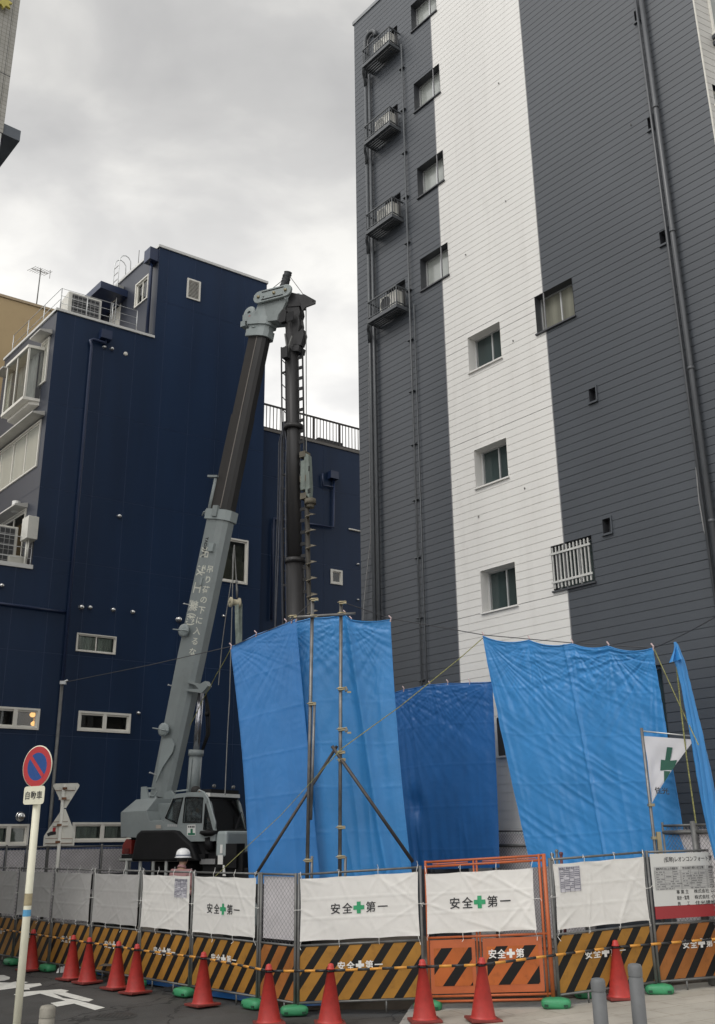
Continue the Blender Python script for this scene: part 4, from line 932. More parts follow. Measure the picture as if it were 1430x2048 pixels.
# ------------------------------------------------------------------ white sheets tied to the panels
def sheet(p, u0, u1, z0, z1, label, seed, text=None, tsize=0.14, group='white sheets tied to the barricades', sag=0.008, ty=None, ms=None):
    rnd = random.Random(seed); t = thing('vinyl_sheet', label, 'sheet', tuple(p.P((u0+u1)/2,z0)), group)
    W_, H_ = u1-u0, z1-z0; D0 = 0.035
    eyes = [(i/3, j) for i in range(4) for j in (0,1)] + [(0,0.5),(1,0.5)]
    fol = []
    for ex,ey in eyes:
        for k in range(4): fol.append((ex, ey, rnd.uniform(-1.3,1.3) + math.atan2(0.5-ey, (0.5-ex)*1.4), rnd.uniform(0.2,0.6), rnd.uniform(0.015,0.035), rnd.uniform(0.002,0.011)))
    def fn(a, b):
        x, y = a*W_, b*H_; d = 0
        for ex,ey,an,ln,wd,am in fol:
            rx, ry = x-ex*W_, y-ey*H_; s_ = rx*math.cos(an)+ry*math.sin(an); q = -rx*math.sin(an)+ry*math.cos(an)
            if s_ > -0.02: d += am*math.exp(-(q/(wd*(0.4+s_)))**2)*math.exp(-(s_/ln)**2)*min(1,(s_+0.03)/0.15)
        d += 0.010*noise.noise(V((x*1.5,y*1.6,seed))) + 0.004*noise.noise(V((x*5,y*4,seed+9))) + 0.0018*noise.noise(V((x*16,y*13,seed+4)))
        for yy in (0.34,0.66): d += 0.004*math.exp(-((b-yy)/0.012)**2)          # fold creases
        for xx in (0.5,): d += 0.003*math.exp(-((a-xx)/0.01)**2)
        q = abs(math.sin(a*3*math.pi)); zz = z0 + b*H_ + (sag*q*(1-b)**3 - sag*q*b**3)
        uu = u0 + a*W_ + 0.010*math.sin(b*math.pi)*((1 if a < 0.5 else -1)*abs(1-2*a)**3)
        return p.P(uu, zz, D0 + d)
    m = MB().grid(fn, 72, 44); s_ = m.build('cloth', ms or M_sheet, t)
    for ex,ey in eyes:
        ti = MB()
        q = fn(min(max(ex,0.015),0.985), min(max(ey,0.02),0.98)); u = u0+ex*W_
        dz = 0.09 if ey == 1 else (-0.08 if ey == 0 else 0); du = 0 if ey in (0,1) else (-0.07 if ex == 0 else 0.07)
        e_ = p.P(u+du, z0+ey*H_+dz, 0.025)
        ti.tube([q+p.n*0.004, q.lerp(e_,0.5)+p.n*0.02, e_, e_+V((rnd.uniform(-.03,.03),0,rnd.uniform(-.06,.06)))+p.n*0.02], 0.004, 4)
        ti.build('tie_string', M_wt, t)
    if text:
        tx = MB(); cr2 = MB(); k = tsize; Z = V((0,0,1)); X = p.X(); zc = z0+H_*(ty or 0.47)
        def drape(mb, k0):
            for i in range(k0, len(mb.v)):
                v = mb.v[i]; r = v - p.P(0,0); u = V((r.x,r.y,0)).dot(p.e); zz = v.z - p.P(u,0).z
                a = min(max((u-u0)/W_,0),1); b = min(max((zz-z0)/H_,0),1); f_ = fn(a,b); off = (f_-p.P(u,zz)).dot(p.n)
                mb.v[i] = p.P(u,zz,off+0.006)
        c = p.P((u0+u1)/2, zc, 0)
        for ch,q in (('安',-2.15),('全',-1.05),('第',1.1),('一',2.2)): put_text(tx, ch, c+X*(q*k*1.05), X, Z, k, bold=0.012)
        drape(tx, 0); tx.build('lettering', M_bk, s_)
        g_ = MB(); gg_ = []
        for a,b_,n1,n2 in ((k*0.52,k*0.19,8,4),(k*0.19,k*0.52,4,8)):
            g_.grid(lambda s,t2: c+X*((s*2-1)*a)+Z*((t2*2-1)*b_)+p.n*(0.0005 if a > b_ else 0), n1, n2)
        drape(g_, 0); g_.build('green_cross', M_grn, s_)
    return t, fn
mz0, mz1 = 0.915, 1.725
def S(p, label, seed, text=False, m=0.055, tsize=0.135, z0=mz0, z1=mz1, ty=None, ms=None): return sheet(p, m, p.w-m, z0, z1, label, seed, text, tsize, ty=ty, ms=ms)
S(LP[1], 'smaller white banner reading safety first with a green cross left of the mesh panel', 3, True, tsize=0.15, ty=0.44)
n5 = S(LP[2], 'white sheet with a paper notice at its top right corner below the helmeted worker', 5)
S(LP[3], 'plain white sheet next to the one with the notice, left of the worker', 7, ms=M_sheet_shaded)
S(LP[4], 'plain white sheet below the back-turned traffic sign', 11, ms=M_sheet_shaded)
S(LP[5], 'plain grey-white sheet behind the no-parking sign pole', 13, ms=M_sheet_shaded); S(LP[6], 'plain grey-white sheet at the far left end of the fence', 17, ms=M_sheet_shaded)
S(RP[0], 'large white banner reading safety first with a green cross right of the mesh panel', 19, True, tsize=0.145, ty=0.49)
sheet(RP[1], 0.05, RP[1].w-0.2, 0.93, 1.69, 'white safety-first banner hung on the orange gate', 23, True, 0.15, ty=0.49)
n9 = S(RP[2], 'blank white sheet with a paper notice at its top left corner, right of the gate', 29)
# paper notices
M_paper = mat('printed_paper', (0.50,0.49,0.53), 0.7, var=0.05); M_ink = mat('faint_ink', (0.13,0.13,0.17), 0.8)
def notice(p, fn, a0, a1, b0, b1, label, title):
    t = thing('paper_notice', label, 'notice', tuple(p.P(p.w*(a0+a1)/2,1.2)), 'paper notices taped to the sheets')
    g_ = lambda s,q: fn(a0+(a1-a0)*s, b0+(b1-b0)*q) + p.n*0.006
    m = MB().grid(g_, 8, 10); po = m.build('paper', M_paper, t)
    k = MB(); X = p.X(); Z = V((0,0,1)); w_ = p.w*(a1-a0)
    put_text(k, title, g_(0.5,0.93)+p.n*0.004, X, Z, 0.035, width=w_*0.9, bold=0.015)
    for j in range(11):
        q = 0.84-j*0.075
        for s0,s1 in ((0.06,0.2),(0.26,0.46),(0.5,0.66),(0.72,0.94)):
            if (j*7+int(s0*10)) % 5 == 0: continue
            c0 = g_((s0+s1)/2,q)+p.n*0.003; k.box(c0, (w_*(s1-s0), 0.0015, 0.008), (X, p.n, Z))
    for s in (0.04,0.23,0.48,0.69,0.96): k.box(g_(s,0.46)+p.n*0.003, (0.004,0.001,0.30), (X,p.n,Z))
    k.build('print', M_ink, po)
notice(LP[2], n5[1], 0.70, 0.95, 0.60, 0.95, 'small printed paper at the top right of the sheet below the worker', '道路占用使用許可証')
notice(RP[2], n9[1], 0.05, 0.28, 0.56, 0.95, 'printed road-work permit paper at the top left of the blank sheet beside the gate', '道路工事使用許可証')
# site notice board
p = RP[3]; bd = thing('notice_board', 'white construction notice board with tables, company names and a red band', 'notice board', tuple(p.P(p.w/2,0.95)))
M_bw = mat('board_white', (0.58,0.58,0.56), 0.35, var=0.02); M_red = mat('dark_red_band', (0.30,0.025,0.03), 0.4, var=0.04)
b = MB(); u0,u1,z0,z1 = 0.05,p.w-0.04,0.92,1.755; zr = z0+0.16
b.prism([p.P(u0,zr,0.03),p.P(u1,zr,0.03),p.P(u1,z1,0.03),p.P(u0,z1,0.03)], p.n*0.012); bo = b.build('panel', M_bw, bd)
r = MB(); r.prism([p.P(u0,z0,0.03),p.P(u1,z0,0.03),p.P(u1,zr-0.002,0.03),p.P(u0,zr-0.002,0.03)], p.n*0.012); r.build('red_band', M_red, bd)
k = MB(); X = p.X(); Z = V((0,0,1)); d_ = 0.0445
def pt(u,z): return p.P(u,z,d_)
put_text(k, '(仮称)レオンコンフォート南堀江1丁目新築工事', pt(0.95,z1-0.085), X, Z, 0.075, width=1.36, bold=0.012)
M_tab = mat('table_grey', (0.42,0.42,0.41), 0.4); tb = MB(); k2 = MB(); rn = random.Random(4)
for j,hd in enumerate(('建築基準法による確認済','労災保険関係成立票','建設業の許可票')):
    a = u0+0.04+j*0.435; w_ = 0.42; zt = z1-0.17
    tb.prism([pt(a,zt-0.30),pt(a+w_,zt-0.30),pt(a+w_,zt),pt(a,zt)], p.n*0.0015)
    put_text(k, hd, pt(a+w_/2,zt-0.028)+p.n*0.003, X, Z, 0.036, width=w_*0.85, bold=0.01)
    for i in range(8):
        z = zt-0.055-i*0.031; k2.box(pt(a+w_/2,z)+p.n*0.003, (w_,0.0008,0.002), (X,p.n,Z))
        q = 0.02
        while q < w_-0.07:
            l2 = rn.uniform(0.02,0.11)
            if rn.random() < 0.7: k2.box(pt(a+q+l2/2,z-0.016)+p.n*0.003, (l2*0.85,0.0008,0.010), (X,p.n,Z))
            q += l2+0.012
    for q in (0.0,0.16,0.3,w_): k2.box(pt(a+q,zt-0.175)+p.n*0.003, (0.003,0.0008,0.25), (X,p.n,Z))
tbo = tb.build('table', M_tab, bo); k2.build('table_print', mat('grey_print',(0.16,0.16,0.165),0.6), bo)
for j,(s1,s2) in enumerate((('事 業 主','株式会社 レオン都市開発'),('設計・監理','株式会社 イサラ デザイン'),('施　　工','住光建設 株式会社'))):
    z = z0+0.33-j*0.075
    put_text(k, s1, pt(u0+0.47,z), X, Z, 0.056, width=0.2, bold=0.012); put_text(k, s2, pt(u0+1.02,z), X, Z, 0.056, width=0.72, bold=0.012)
k.build('lettering', M_bk, bo)

# ------------------------------------------------------------------ green weights, cones, bars, bollards
M_wgt = mat('green_plastic', (0.045,0.27,0.12), 0.5, var=0.16, grime=0.55)
w0 = thing('barricade_weight', 'x', 'weight', (0,0,0), 'green weights on the barricade feet')
prof = [(0.0,0.0),(0.165,0.0),(0.185,0.03),(0.185,0.075),(0.165,0.10),(0.09,0.118),(0.05,0.112),(0.0,0.112)]
m = MB(); n_ = 28; vs = []
for r,h in prof:
    for k in range(n_):
        a = 2*math.pi*k/n_; ca, sa = math.cos(a), math.sin(a); sq = (abs(ca)**4+abs(sa)**4)**-0.25
        vs.append(V((r*ca*sq*1.0, r*sa*sq*0.62, h)))
m.mesh(vs, [(i*n_+k,i*n_+(k+1)%n_,(i+1)*n_+(k+1)%n_,(i+1)*n_+k) for i in range(len(prof)-1) for k in range(n_)], 0, True); m.build('body', M_wgt, w0)
for x_ in (0.12,-0.12): m = MB(); m.box((x_,-0.112,0.035),(0.05,0.012,0.03)); m.build('grip_slot', mat('dark_slot',(0.01,0.06,0.03),0.7), w0)
def wgt_at(p, q): return V((p.x,p.y,gz(p.x)+0.018)) + q
lang = math.atan2(LP[0].e.y, LP[0].e.x); rang = math.atan2(RP[0].e.y, RP[0].e.x)
spots = [(left_posts[0], V((-0.02,-0.05,0)), 0.15, 'green weight at the fence corner between two cones'), (left_posts[1], V((-0.06,-0.04,0)), lang, 'green weight below the left post of the mesh panel'),
         (left_posts[2], V((-0.08,-0.04,0)), lang, 'green weight half hidden behind the cone under the smaller banner'),
         (left_posts[3], V((0,-0.04,0)), lang, 'green weight peeking out left of the fifth cone from the left'), (left_posts[4], V((0,-0.04,0)), lang, 'green weight peeking out between the second and third cones'),
         (left_posts[5], V((0,-0.04,0)), lang, 'green weight right of the sign pole near the leftmost cone'), (left_posts[6], V((0,-0.04,0)), lang, 'green weight left of the sign pole at the far end'),
         (right_posts[1], V((0.02,-0.03,0)), rang, 'green weight half hidden beside the cone at the left side of the gate'), (right_posts[2], V((-0.03,-0.06,0)), rang, 'large green weight below the right post of the orange gate'),
         (right_posts[3], V((0,-0.04,0)), rang, 'green weight below the notice board post, right of the bollards')]
for i,(p_,q,rz,lb) in enumerate(spots):
    if i == 0: w0.location = wgt_at(p_,q); w0.rotation_euler = (0,0,rz); w0['label'] = lb
    else: dup(w0, wgt_at(p_,q), lb, rz)
pm_ = ground(1178,1998); dup(w0, V((pm_.x,pm_.y,gz(pm_.x)+0.018)), 'green weight behind the shorter bollard', rang)

M_cone = mat('red_cone_rubber', (0.42,0.034,0.027), 0.5, var=0.16, vscale=5, grime=0.5)
M_cbase = mat('dark_red_base', (0.17,0.025,0.02), 0.6, var=0.3, grime=0.5)
c0 = thing('traffic_cone', 'x', 'traffic cone', (0,0,0), 'red traffic cones along the fence')
m = MB(); m.lathe((0,0,0.03), [(0.165,0.0),(0.150,0.012),(0.146,0.03),(0.040,0.60),(0.052,0.603),(0.052,0.612),(0.042,0.616),(0.040,0.64),(0.030,0.665),(0.0,0.675)], 28); m.build('body', M_cone, c0)
m = MB(); m.box((0,0,0.017),(0.385,0.385,0.032)); m.build('base', M_cbase, c0, bevel=0.008)
cones = [((60,1943),0.9,'leftmost red cone beside the sign pole'),((142,1961),0.9,'second red cone from the left, base near the white road letters'),((174,1968),0.8,'third red cone from the left with a weight at its side'),
         ((232,1980),0.8,'fourth red cone from the left, alone before the striped boards'),((270,1989),0.8,'fifth red cone from the left with a weight peeking out behind'),((405,2014),0.7,'red cone in front of the smaller safety-first banner'),
         ((538,2052),0.2,'red cone in front of the bare mesh panel'),((660,2053),0.1,'red cone in front of the left half of the large banner'),((850,2047),0.1,'red cone before the left post of the orange gate'),
         ((967,2045),0.15,'red cone in front of the middle of the orange gate'),((1241,2001),0.1,'red cone between the two grey bollards')]
cpos = []
for i,((x,y),rz,lb) in enumerate(cones):
    g_ = ground(x,y); z = gz(g_.x)+0.02; q = V((g_.x,g_.y,z)); cpos.append(q)
    if i == 0: c0.location = q; c0.rotation_euler = (0,0,rz); c0['label'] = lb
    else: c_ = dup(c0, q, lb, rz); c_.rotation_euler = (random.uniform(-0.025,0.025), random.uniform(-0.025,0.025), rz)
M_by = mat('amber_bar', (0.60,0.27,0.04), 0.45, var=0.1); M_bb = mat('black_bar', (0.02,0.02,0.022), 0.4)
def conebar(a, b, label):
    t = thing('cone_bar', label, 'cone bar', tuple(a), 'yellow and black bars linking the cones')
    A = a+V((0,0,0.615)); B_ = b+V((0,0,0.615)); d = (B_-A); L_ = d.length; d.normalize(); m = MB(); n_ = max(2,int(L_/0.16)); 
    for k in range(n_):
        s0 = 0.05 + (L_-0.1)*k/n_; s1 = 0.05 + (L_-0.1)*(k+1)/n_; m.tube([A+d*s0, A+d*s1], 0.0165, 8, mi=k % 2)
    m.build('bar', [M_bb, M_by], t)
    for q in (A,B_): r = MB(); r.lathe(q-V((0,0,0.012)), [(0.047,0.0),(0.062,0.0),(0.062,0.022),(0.047,0.022)], 16); r.build('ring', M_bb, t)
BL = ['bar between the leftmost and second cones', 'short bar between the second and third cones', 'bar between the third and fourth cones', 'short bar between the fourth and fifth cones', 'bar from the fifth cone to the one under the smaller banner',
      'bar ending at the cone before the mesh panel, from its left', 'bar from the mesh-panel cone to the one under the large banner', 'bar along the large banner panel to the left gate cone', 'bar from the left gate cone to the middle gate cone', 'long bar from the middle gate cone towards the bollards']
for i in range(len(cpos)-1): conebar(cpos[i], cpos[i+1], 'yellow and black '+BL[i])
e_ = ground(1500,1975); conebar(cpos[-1], V((e_.x,e_.y,gz(e_.x)+0.02)), 'yellow and black bar running right from the bollard cone past the notice board')
a_ = cpos[0]+(cpos[0]-cpos[1])*1.2; conebar(a_, cpos[0], 'yellow and black bar left of the sign pole')

M_bol = mat('grey_bollard', (0.125,0.13,0.135), 0.6, var=0.12, vscale=5, grime=0.35)
def bollard(x, y, D, zt, label, r=0.062, m_=M_bol, group='bollards on the pavement'):
    q = at(x,y,D); z0 = gz(q.x)+0.016; t = thing('bollard', label, 'bollard', (q.x,q.y,z0), group); H_ = zt-z0
    m = MB(); m.lathe((q.x,q.y,z0), [(r*1.0,0),(r*1.0,H_-0.115),(r*0.93,H_-0.11),(r*0.93,H_-0.10)], 20); m.build('post', m_, t)
    c = MB(); c.lathe((q.x,q.y,z0), [(r*1.01,H_-0.10),(r*1.01,H_-0.03),(r*0.85,H_-0.006),(r*0.5,H_),(0,H_)], 20); c.build('cap', m_, t)
bollard(1195,1957,9.4,at(1195,1956,9.4).z,'shorter-looking grey bollard left of the red cone on the pavement'); bollard(1269,1930,9.7,at(1269,1927,9.7).z,'grey bollard rising right of the red cone on the pavement')
q_ = at(96,2010,10.4); bollard(96,2010,10.4,q_.z,'worn pale bollard at the bottom left beside the sign pole',0.072,mat('worn_bollard',(0.24,0.225,0.19),0.7,var=0.3,vscale=7,grime=0.6))

# ------------------------------------------------------------------ traffic signs
M_sgn = mat('cream_paint', (0.70,0.68,0.54), 0.5, var=0.06, vscale=5, grime=0.15)
D_ = 10.6; a = at(84,1575,D_); base = V((at(20,2230,D_).x, at(20,2230,D_).y, 0.0)); a = at(80,1540,D_)
sg = thing('no_parking_sign', 'round red and blue no-parking sign with a plate on a cream pole', 'road sign', (a.x,a.y,0))
m = MB(); m.tube([(a.x,a.y,0),(a.x,a.y,at(88,1500,D_).z)], 0.037, 14); m.build('pole', M_sgn, sg)
SX = V((0.866,-0.50,0)).normalized(); SN = V((-0.50,-0.866,0)).normalized(); Z = V((0,0,1)); c = at(87.5,1534,D_)+SN*0.085; r = 0.207
def disc(mb, c, r0, r1, n=40, mi=0):
    for k in range(n):
        a0, a1 = 2*math.pi*k/n, 2*math.pi*(k+1)/n
        P = lambda rr,aa: c+SX*(rr*math.cos(aa))+Z*(rr*math.sin(aa))
        mb.face([P(r0,a0),P(r1,a0),P(r1,a1),P(r0,a1)] if r0 else [c,P(r1,a0),P(r1,a1)], mi)
m = MB(); m.lathe(c-SN*0.004, [(0,0),(r,0),(r,0.004),(0,0.004)], 40, axis=SN); fo = m.build('disc', M_sgn, sg)
M_sred = mat('sign_red',(0.42,0.03,0.035),0.4,var=0.03); M_sblue = mat('sign_blue',(0.010,0.060,0.23),0.4,var=0.03)
m = MB(); disc(m, c+SN*0.002, r*0.66, r*0.955); m.build('red_ring', M_sred, fo)
m = MB(); disc(m, c+SN*0.002, 0, r*0.66); m.build('blue_field', M_sblue, fo)
m = MB(); dg = (SX*-1+Z).normalized(); pg = (SX+Z).normalized(); L_ = r*0.665; m.face([c+SN*0.004+dg*L_*0.98+pg*0.02,c+SN*0.004+dg*L_*0.98-pg*0.02,c+SN*0.004-dg*L_*0.98-pg*0.02,c+SN*0.004-dg*L_*0.98+pg*0.02]); m.build('red_bar', M_sred, fo)
c = at(81.5,1591,D_)+SN*0.085; w_,h_ = 0.145,0.087; m = MB(); rr_ = 0.03; pts = []
for sx,sy,a0 in ((1,1,0),(-1,1,90),(-1,-1,180),(1,-1,270)):
    for k in range(5): t = R_(a0+k*22.5); pts.append(c+SX*(sx*(w_-rr_)+rr_*math.cos(t))+Z*(sy*(h_-rr_)+rr_*math.sin(t)))
m.prism(pts, SN*0.004); po = m.build('plate', M_sgn, sg)
m = MB(); put_text(m, '自動車', c+SN*0.006, SX, Z, 0.083, width=0.235, bold=0.012); m.build('lettering', M_bk, po)
m = MB(); pz = at(56,1827,D_).z; m.lathe((a.x,a.y,pz-0.025), [(0.0385,0),(0.0385,0.06)], 14); m.build('blue_tape', mat('blue_tape',(0.09,0.30,0.50),0.5), sg)
m = MB(); pz = at(59,1800,D_).z; m.lathe((a.x,a.y,pz-0.05), [(0.038,0),(0.0382,0.11)], 14); m.build('stained_patch', mat('brown_stain',(0.33,0.28,0.17),0.7,var=0.25,vscale=14), sg)

D_ = 21.3; M_rust = mat('rusty_sign_back', (0.66,0.65,0.59), 0.6, var=0.08, vscale=4, grime=0.35, streak=True); M_rst = mat('rust_brown',(0.16,0.07,0.035),0.85,var=0.4,vscale=9)
a = at(118,1690,D_); bs = thing('back_turned_sign', 'rusty back of a stop sign above a house-shaped sign on a white pole', 'road sign', (a.x,a.y,SITE))
SX2 = V((0.96,-0.25,0)).normalized(); SN2 = V((-0.25,-0.96,0)).normalized()
ref = at(124,1640,D_)
def sp(x,y,d=0.0):                                       # on the sign's own plane
    rr = ray(x,y); o = ref; t = (o-CO).dot(SN2)/rr.dot(SN2); return CO+rr*t+SN2*d
m = MB(); m.tube([V((ref.x,ref.y,SITE))-SN2*0.0+SN2*0.03, V((ref.x,ref.y,sp(132,1570).z))+SN2*0.03], 0.036, 12); m.build('pole', M_rust, bs)
m = MB(); m.prism([sp(*q) for q in ((108,1568),(112,1567),(155,1566),(159,1570),(158,1574),(132,1616),(128,1616),(106,1572))], -SN2*0.004); m.build('upper_plate', M_rust, bs)
m = MB(); m.prism([sp(*q) for q in ((124,1618),(131,1618),(150,1667),(148,1691),(86,1692),(88,1672))], -SN2*0.004); lo = m.build('lower_plate', M_rust, bs)
for y,x0,x1 in ((1576.5,112,152),(1596,119,141),(1648,107,137),(1682,92,145)):
    m = MB(); p0,p1 = sp(x0,y,0.012),sp(x1,y,0.012); m.box((p0+p1)/2,((p1-p0).length,0.02,0.075),(SX2,SN2,Z)); m.build('stiffener', M_rust, bs)
m = MB()
for x,y in ((133,1577),(131.5,1597),(122,1650),(119,1684)): m.box(sp(x,y,0.065),(0.09,0.03,0.045),(SX2,SN2,Z))
for x0,y0,x1,y1 in ((107,1644,137,1643),(107,1653,137,1652),(92,1677,146,1677),(92,1687,146,1686),(112,1581,151,1581),(119,1600,140,1600)): m.tube([sp(x0,y0,0.026),sp(x1,y1,0.026)],0.006,4)
m.build('clamp', M_rst, bs)
m = MB(); m.prism([sp(*q,0.001) for q in ((94,1667),(102,1663),(112,1663),(112,1669),(101,1671),(96,1673))], SN2*0.004); m.build('black_sticker', M_bk, lo)
m = MB(); m.prism([sp(*q,0.001) for q in ((106,1655),(112,1655),(111,1663),(105,1663))], SN2*0.003); m.build('red_sticker', M_sred, lo)
# galvanised pole with a clamp, carrying the guide line
D_ = 21.5; a = at(124,1370,D_)
gpz = thing('scaffold_pole', 'slender galvanised pole standing before the navy wall behind the signs', 'pole', (a.x,a.y,SITE))
m = MB(); m.tube([(a.x,a.y,SITE),(a.x,a.y,at(126,1363,D_).z)], 0.032, 10); m.build('pipe', M_galv, gpz)
m = MB(); tz = at(126,1366,D_).z; m.box((a.x+0.03,a.y-0.03,tz),(0.12,0.08,0.07)); m.tube([(a.x,a.y-0.04,tz),(a.x+0.13,a.y-0.06,tz+0.05)],0.02,6); m.build('clamp', M_alu, gpz)
lpole = V((a.x,a.y,tz))
# ------------------------------------------------------------------ blue tarpaulins
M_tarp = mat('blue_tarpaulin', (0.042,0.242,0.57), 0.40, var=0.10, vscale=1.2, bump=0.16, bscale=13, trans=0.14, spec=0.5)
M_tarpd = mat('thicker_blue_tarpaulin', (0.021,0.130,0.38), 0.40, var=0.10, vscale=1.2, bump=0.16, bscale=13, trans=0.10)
def poly_at(pts, s):
    """point at fraction s of a polyline given as [(fraction, point)]"""
    for (a,p),(b,q) in zip(pts, pts[1:]):
        if s <= b + 1e-9: return p.lerp(q, (s-a)/(b-a) if b > a else 0), (a,b,(s-a)/(b-a) if b > a else 0)
    return pts[-1][1], (pts[-2][0],pts[-1][0],1.0)
def tarp(label, top, bot, W_, H_, seed, m_=M_tarp, sag=0.08, drape=0.05, radial=0.07, diag=0.0, lsag=0.0, rsag=0.0, extra=None, nu=110, nv=140, base=None, hem=True, diag_a=0.9):
    """sheet hung from the given top points; bot the lower edge; folds fan out of every tie"""
    t = thing('tarpaulin', label, 'tarpaulin', tuple(base or bot[0][1]), 'blue tarpaulins screening the site')
    nrm = ((top[-1][1]-top[0][1]).cross(V((0,0,1)))).normalized()
    if nrm.y > 0: nrm = -nrm
    clips = [f for f,_ in top]
    rnd = random.Random(seed); par = [(rnd.uniform(0,50), rnd.uniform(9,15), rnd.uniform(0.7,1.2)) for _ in clips]
    def fn(s, q):
        p, (a,b,k) = poly_at(top, s); p = p - V((0,0, sag*4*k*(1-k)*(b-a)*len(top)/1.6))
        p2, _ = poly_at(bot, s)
        x, y = s*W_, q*H_; d = 0.0
        for (cf,(sd,fr,am)) in zip(clips, par):
            dx = x-cf*W_; r = math.hypot(dx, y)
            if r < 1e-5: continue
            th = math.atan2(dx, y)
            n_ = noise.noise(V((th*fr, r*0.22, sd))); n_ = (0.5-abs(n_))*1.2
            d += radial*am*n_*math.exp(-r/(2.4 if cf in (0.0,1.0) else 0.8))*min(1, r/0.3)
        d += drape*(0.35+0.65*q)*(noise.noise(V((x*1.3+0.15*y, y*0.16, seed))) + 0.85*(0.5-abs(noise.noise(V((x*4.2-0.2*y, y*0.25, seed+7))))))
        if diag:
            u_ = x*math.cos(diag_a)-y*math.sin(diag_a); v_ = x*math.sin(diag_a)+y*math.cos(diag_a)
            n_ = 0.5-abs(noise.noise(V((u_*6.5, v_*0.55, seed+3)))); d += diag*n_*min(1,q*2.0)*(0.35+0.9*max(0,noise.noise(V((x*0.7,y*0.6,seed+21)))+0.25))
        d += 0.005*noise.noise(V((x*3.5,y*2.6,seed+2))) + 0.0035*(0.5-abs(noise.noise(V((x*9+y*2,y*7,seed+5)))))
        for yy in (0.9,1.8,2.7,3.6,4.5): d += 0.004*math.exp(-((y-yy)/0.02)**2)
        if extra: d += extra(s,q)
        e_ = (top[-1][1]-top[0][1]).normalized()
        off = lsag*math.sin(q*math.pi)*max(0,1-2.5*s) - rsag*math.sin(q*math.pi)*max(0,1-2.5*(1-s))
        return p.lerp(p2, q) + nrm*d + e_*off
    m = MB().grid(fn, nu, nv); c_ = m.build('cloth', m_, t)
    if hem:
        h_ = MB(); n_ = 60; h_.tube([fn(i/n_,0.0)+nrm*0.004 for i in range(n_+1)], 0.012, 5)
        for s0 in (0.0,1.0): h_.tube([fn(s0,i/n_)+nrm*0.003 for i in range(n_+1)], 0.008, 4)
        h_.build('hem', m_, c_)
    for i,(f_,p) in enumerate(top):
        k_ = MB(); k_.tube([p+nrm*0.02-V((0,0,0.04)), p+nrm*0.04+V((0.02,0,0.03)), p+V((-0.03,0,0.08))], 0.012, 5)
        k_.build('clip', mat('pink_clip',(0.55,0.42,0.42),0.5), t)
    return t, fn
def edge(pts, D0, D1, zmin=None):
    """picture points -> [(fraction, world point)] with the distance running from D0 to D1"""
    x0, x1 = pts[0][0], pts[-1][0]; P = []
    for x,y in pts: P.append(at(x,y, D0+(D1-D0)*(x-x0)/(x1-x0)))
    L_ = [0]
    for a,b in zip(P,P[1:]): L_.append(L_[-1]+math.hypot((b-a).x,(b-a).y))
    return [(l/L_[-1],p) for l,p in zip(L_,P)]
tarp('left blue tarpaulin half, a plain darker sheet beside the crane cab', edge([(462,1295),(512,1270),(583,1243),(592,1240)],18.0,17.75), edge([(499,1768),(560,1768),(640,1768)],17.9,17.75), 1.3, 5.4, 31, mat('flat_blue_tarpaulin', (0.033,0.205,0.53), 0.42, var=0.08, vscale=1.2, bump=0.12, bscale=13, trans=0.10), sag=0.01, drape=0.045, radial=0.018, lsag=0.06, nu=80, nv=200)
tarp('tall pale blue tarpaulin behind the scaffold frame, peaked at its top', edge([(572,1246),(625,1237),(690,1229),(702,1241),(781,1240)],18.05,17.5), edge([(582,1768),(700,1768),(826,1762)],18.05,17.5), 2.0, 5.5, 37, M_tarp, sag=0.03, drape=0.085, radial=0.026, rsag=0.05, nu=120, nv=200, extra=lambda s,q: 0.07*math.exp(-((s-(0.60+0.22*q))/0.035)**2))
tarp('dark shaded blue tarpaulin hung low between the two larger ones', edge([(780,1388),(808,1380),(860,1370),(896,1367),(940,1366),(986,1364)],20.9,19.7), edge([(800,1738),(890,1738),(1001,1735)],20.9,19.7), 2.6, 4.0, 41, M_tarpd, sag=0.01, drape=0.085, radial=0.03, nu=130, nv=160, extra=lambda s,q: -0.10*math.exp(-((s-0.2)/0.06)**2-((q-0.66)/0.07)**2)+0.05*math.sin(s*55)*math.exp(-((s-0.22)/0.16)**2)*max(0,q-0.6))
tarp('wide right-hand blue tarpaulin with fanning folds in front of the grey building', edge([(968,1273),(1060,1281),(1146,1288),(1218,1293),(1307,1297)],17.6,15.9), edge([(1064,1735),(1160,1728),(1260,1718),(1374,1705)],17.2,15.7), 3.1, 4.1, 43, M_tarp, sag=0.085, drape=0.04, radial=0.045, diag=0.030, lsag=-0.04, nu=170, nv=200, diag_a=0.95, extra=lambda s,q: 0.03*math.exp(-((s-0.5)/0.008)**2))
# the gathered sheet hanging like a rope of cloth at the right
t = thing('tarpaulin', 'narrow bunched blue tarpaulin dangling slantwise at the right edge', 'tarpaulin', tuple(at(1350,1285,15.2)), 'blue tarpaulins screening the site')
pth = [at(x,y,15.2) for x,y in ((1350,1284),(1353,1292),(1358,1320),(1366,1350),(1378,1400),(1392,1460),(1406,1530),(1418,1600),(1432,1670),(1450,1740))]
wid = [0.015,0.03,0.065,0.060,0.065,0.080,0.085,0.090,0.09,0.09]
def bunch(s, q):
    f = q*(len(pth)-1); i = min(int(f), len(pth)-2); k = f-i; p = pth[i].lerp(pth[i+1],k); w_ = wid[i]*(1-k)+wid[i+1]*k
    a = s*2*math.pi; r = w_*(1+0.28*math.sin(5*a+q*9)+0.18*noise.noise(V((math.cos(a)*2,math.sin(a)*2,q*9)))+0.10*noise.noise(V((math.cos(a)*5,math.sin(a)*5,q*30))))
    return p + V((math.cos(a)*r, math.sin(a)*r*0.6, 0))
co = MB().grid(bunch, 48, 120).build('cloth', M_tarp, t)
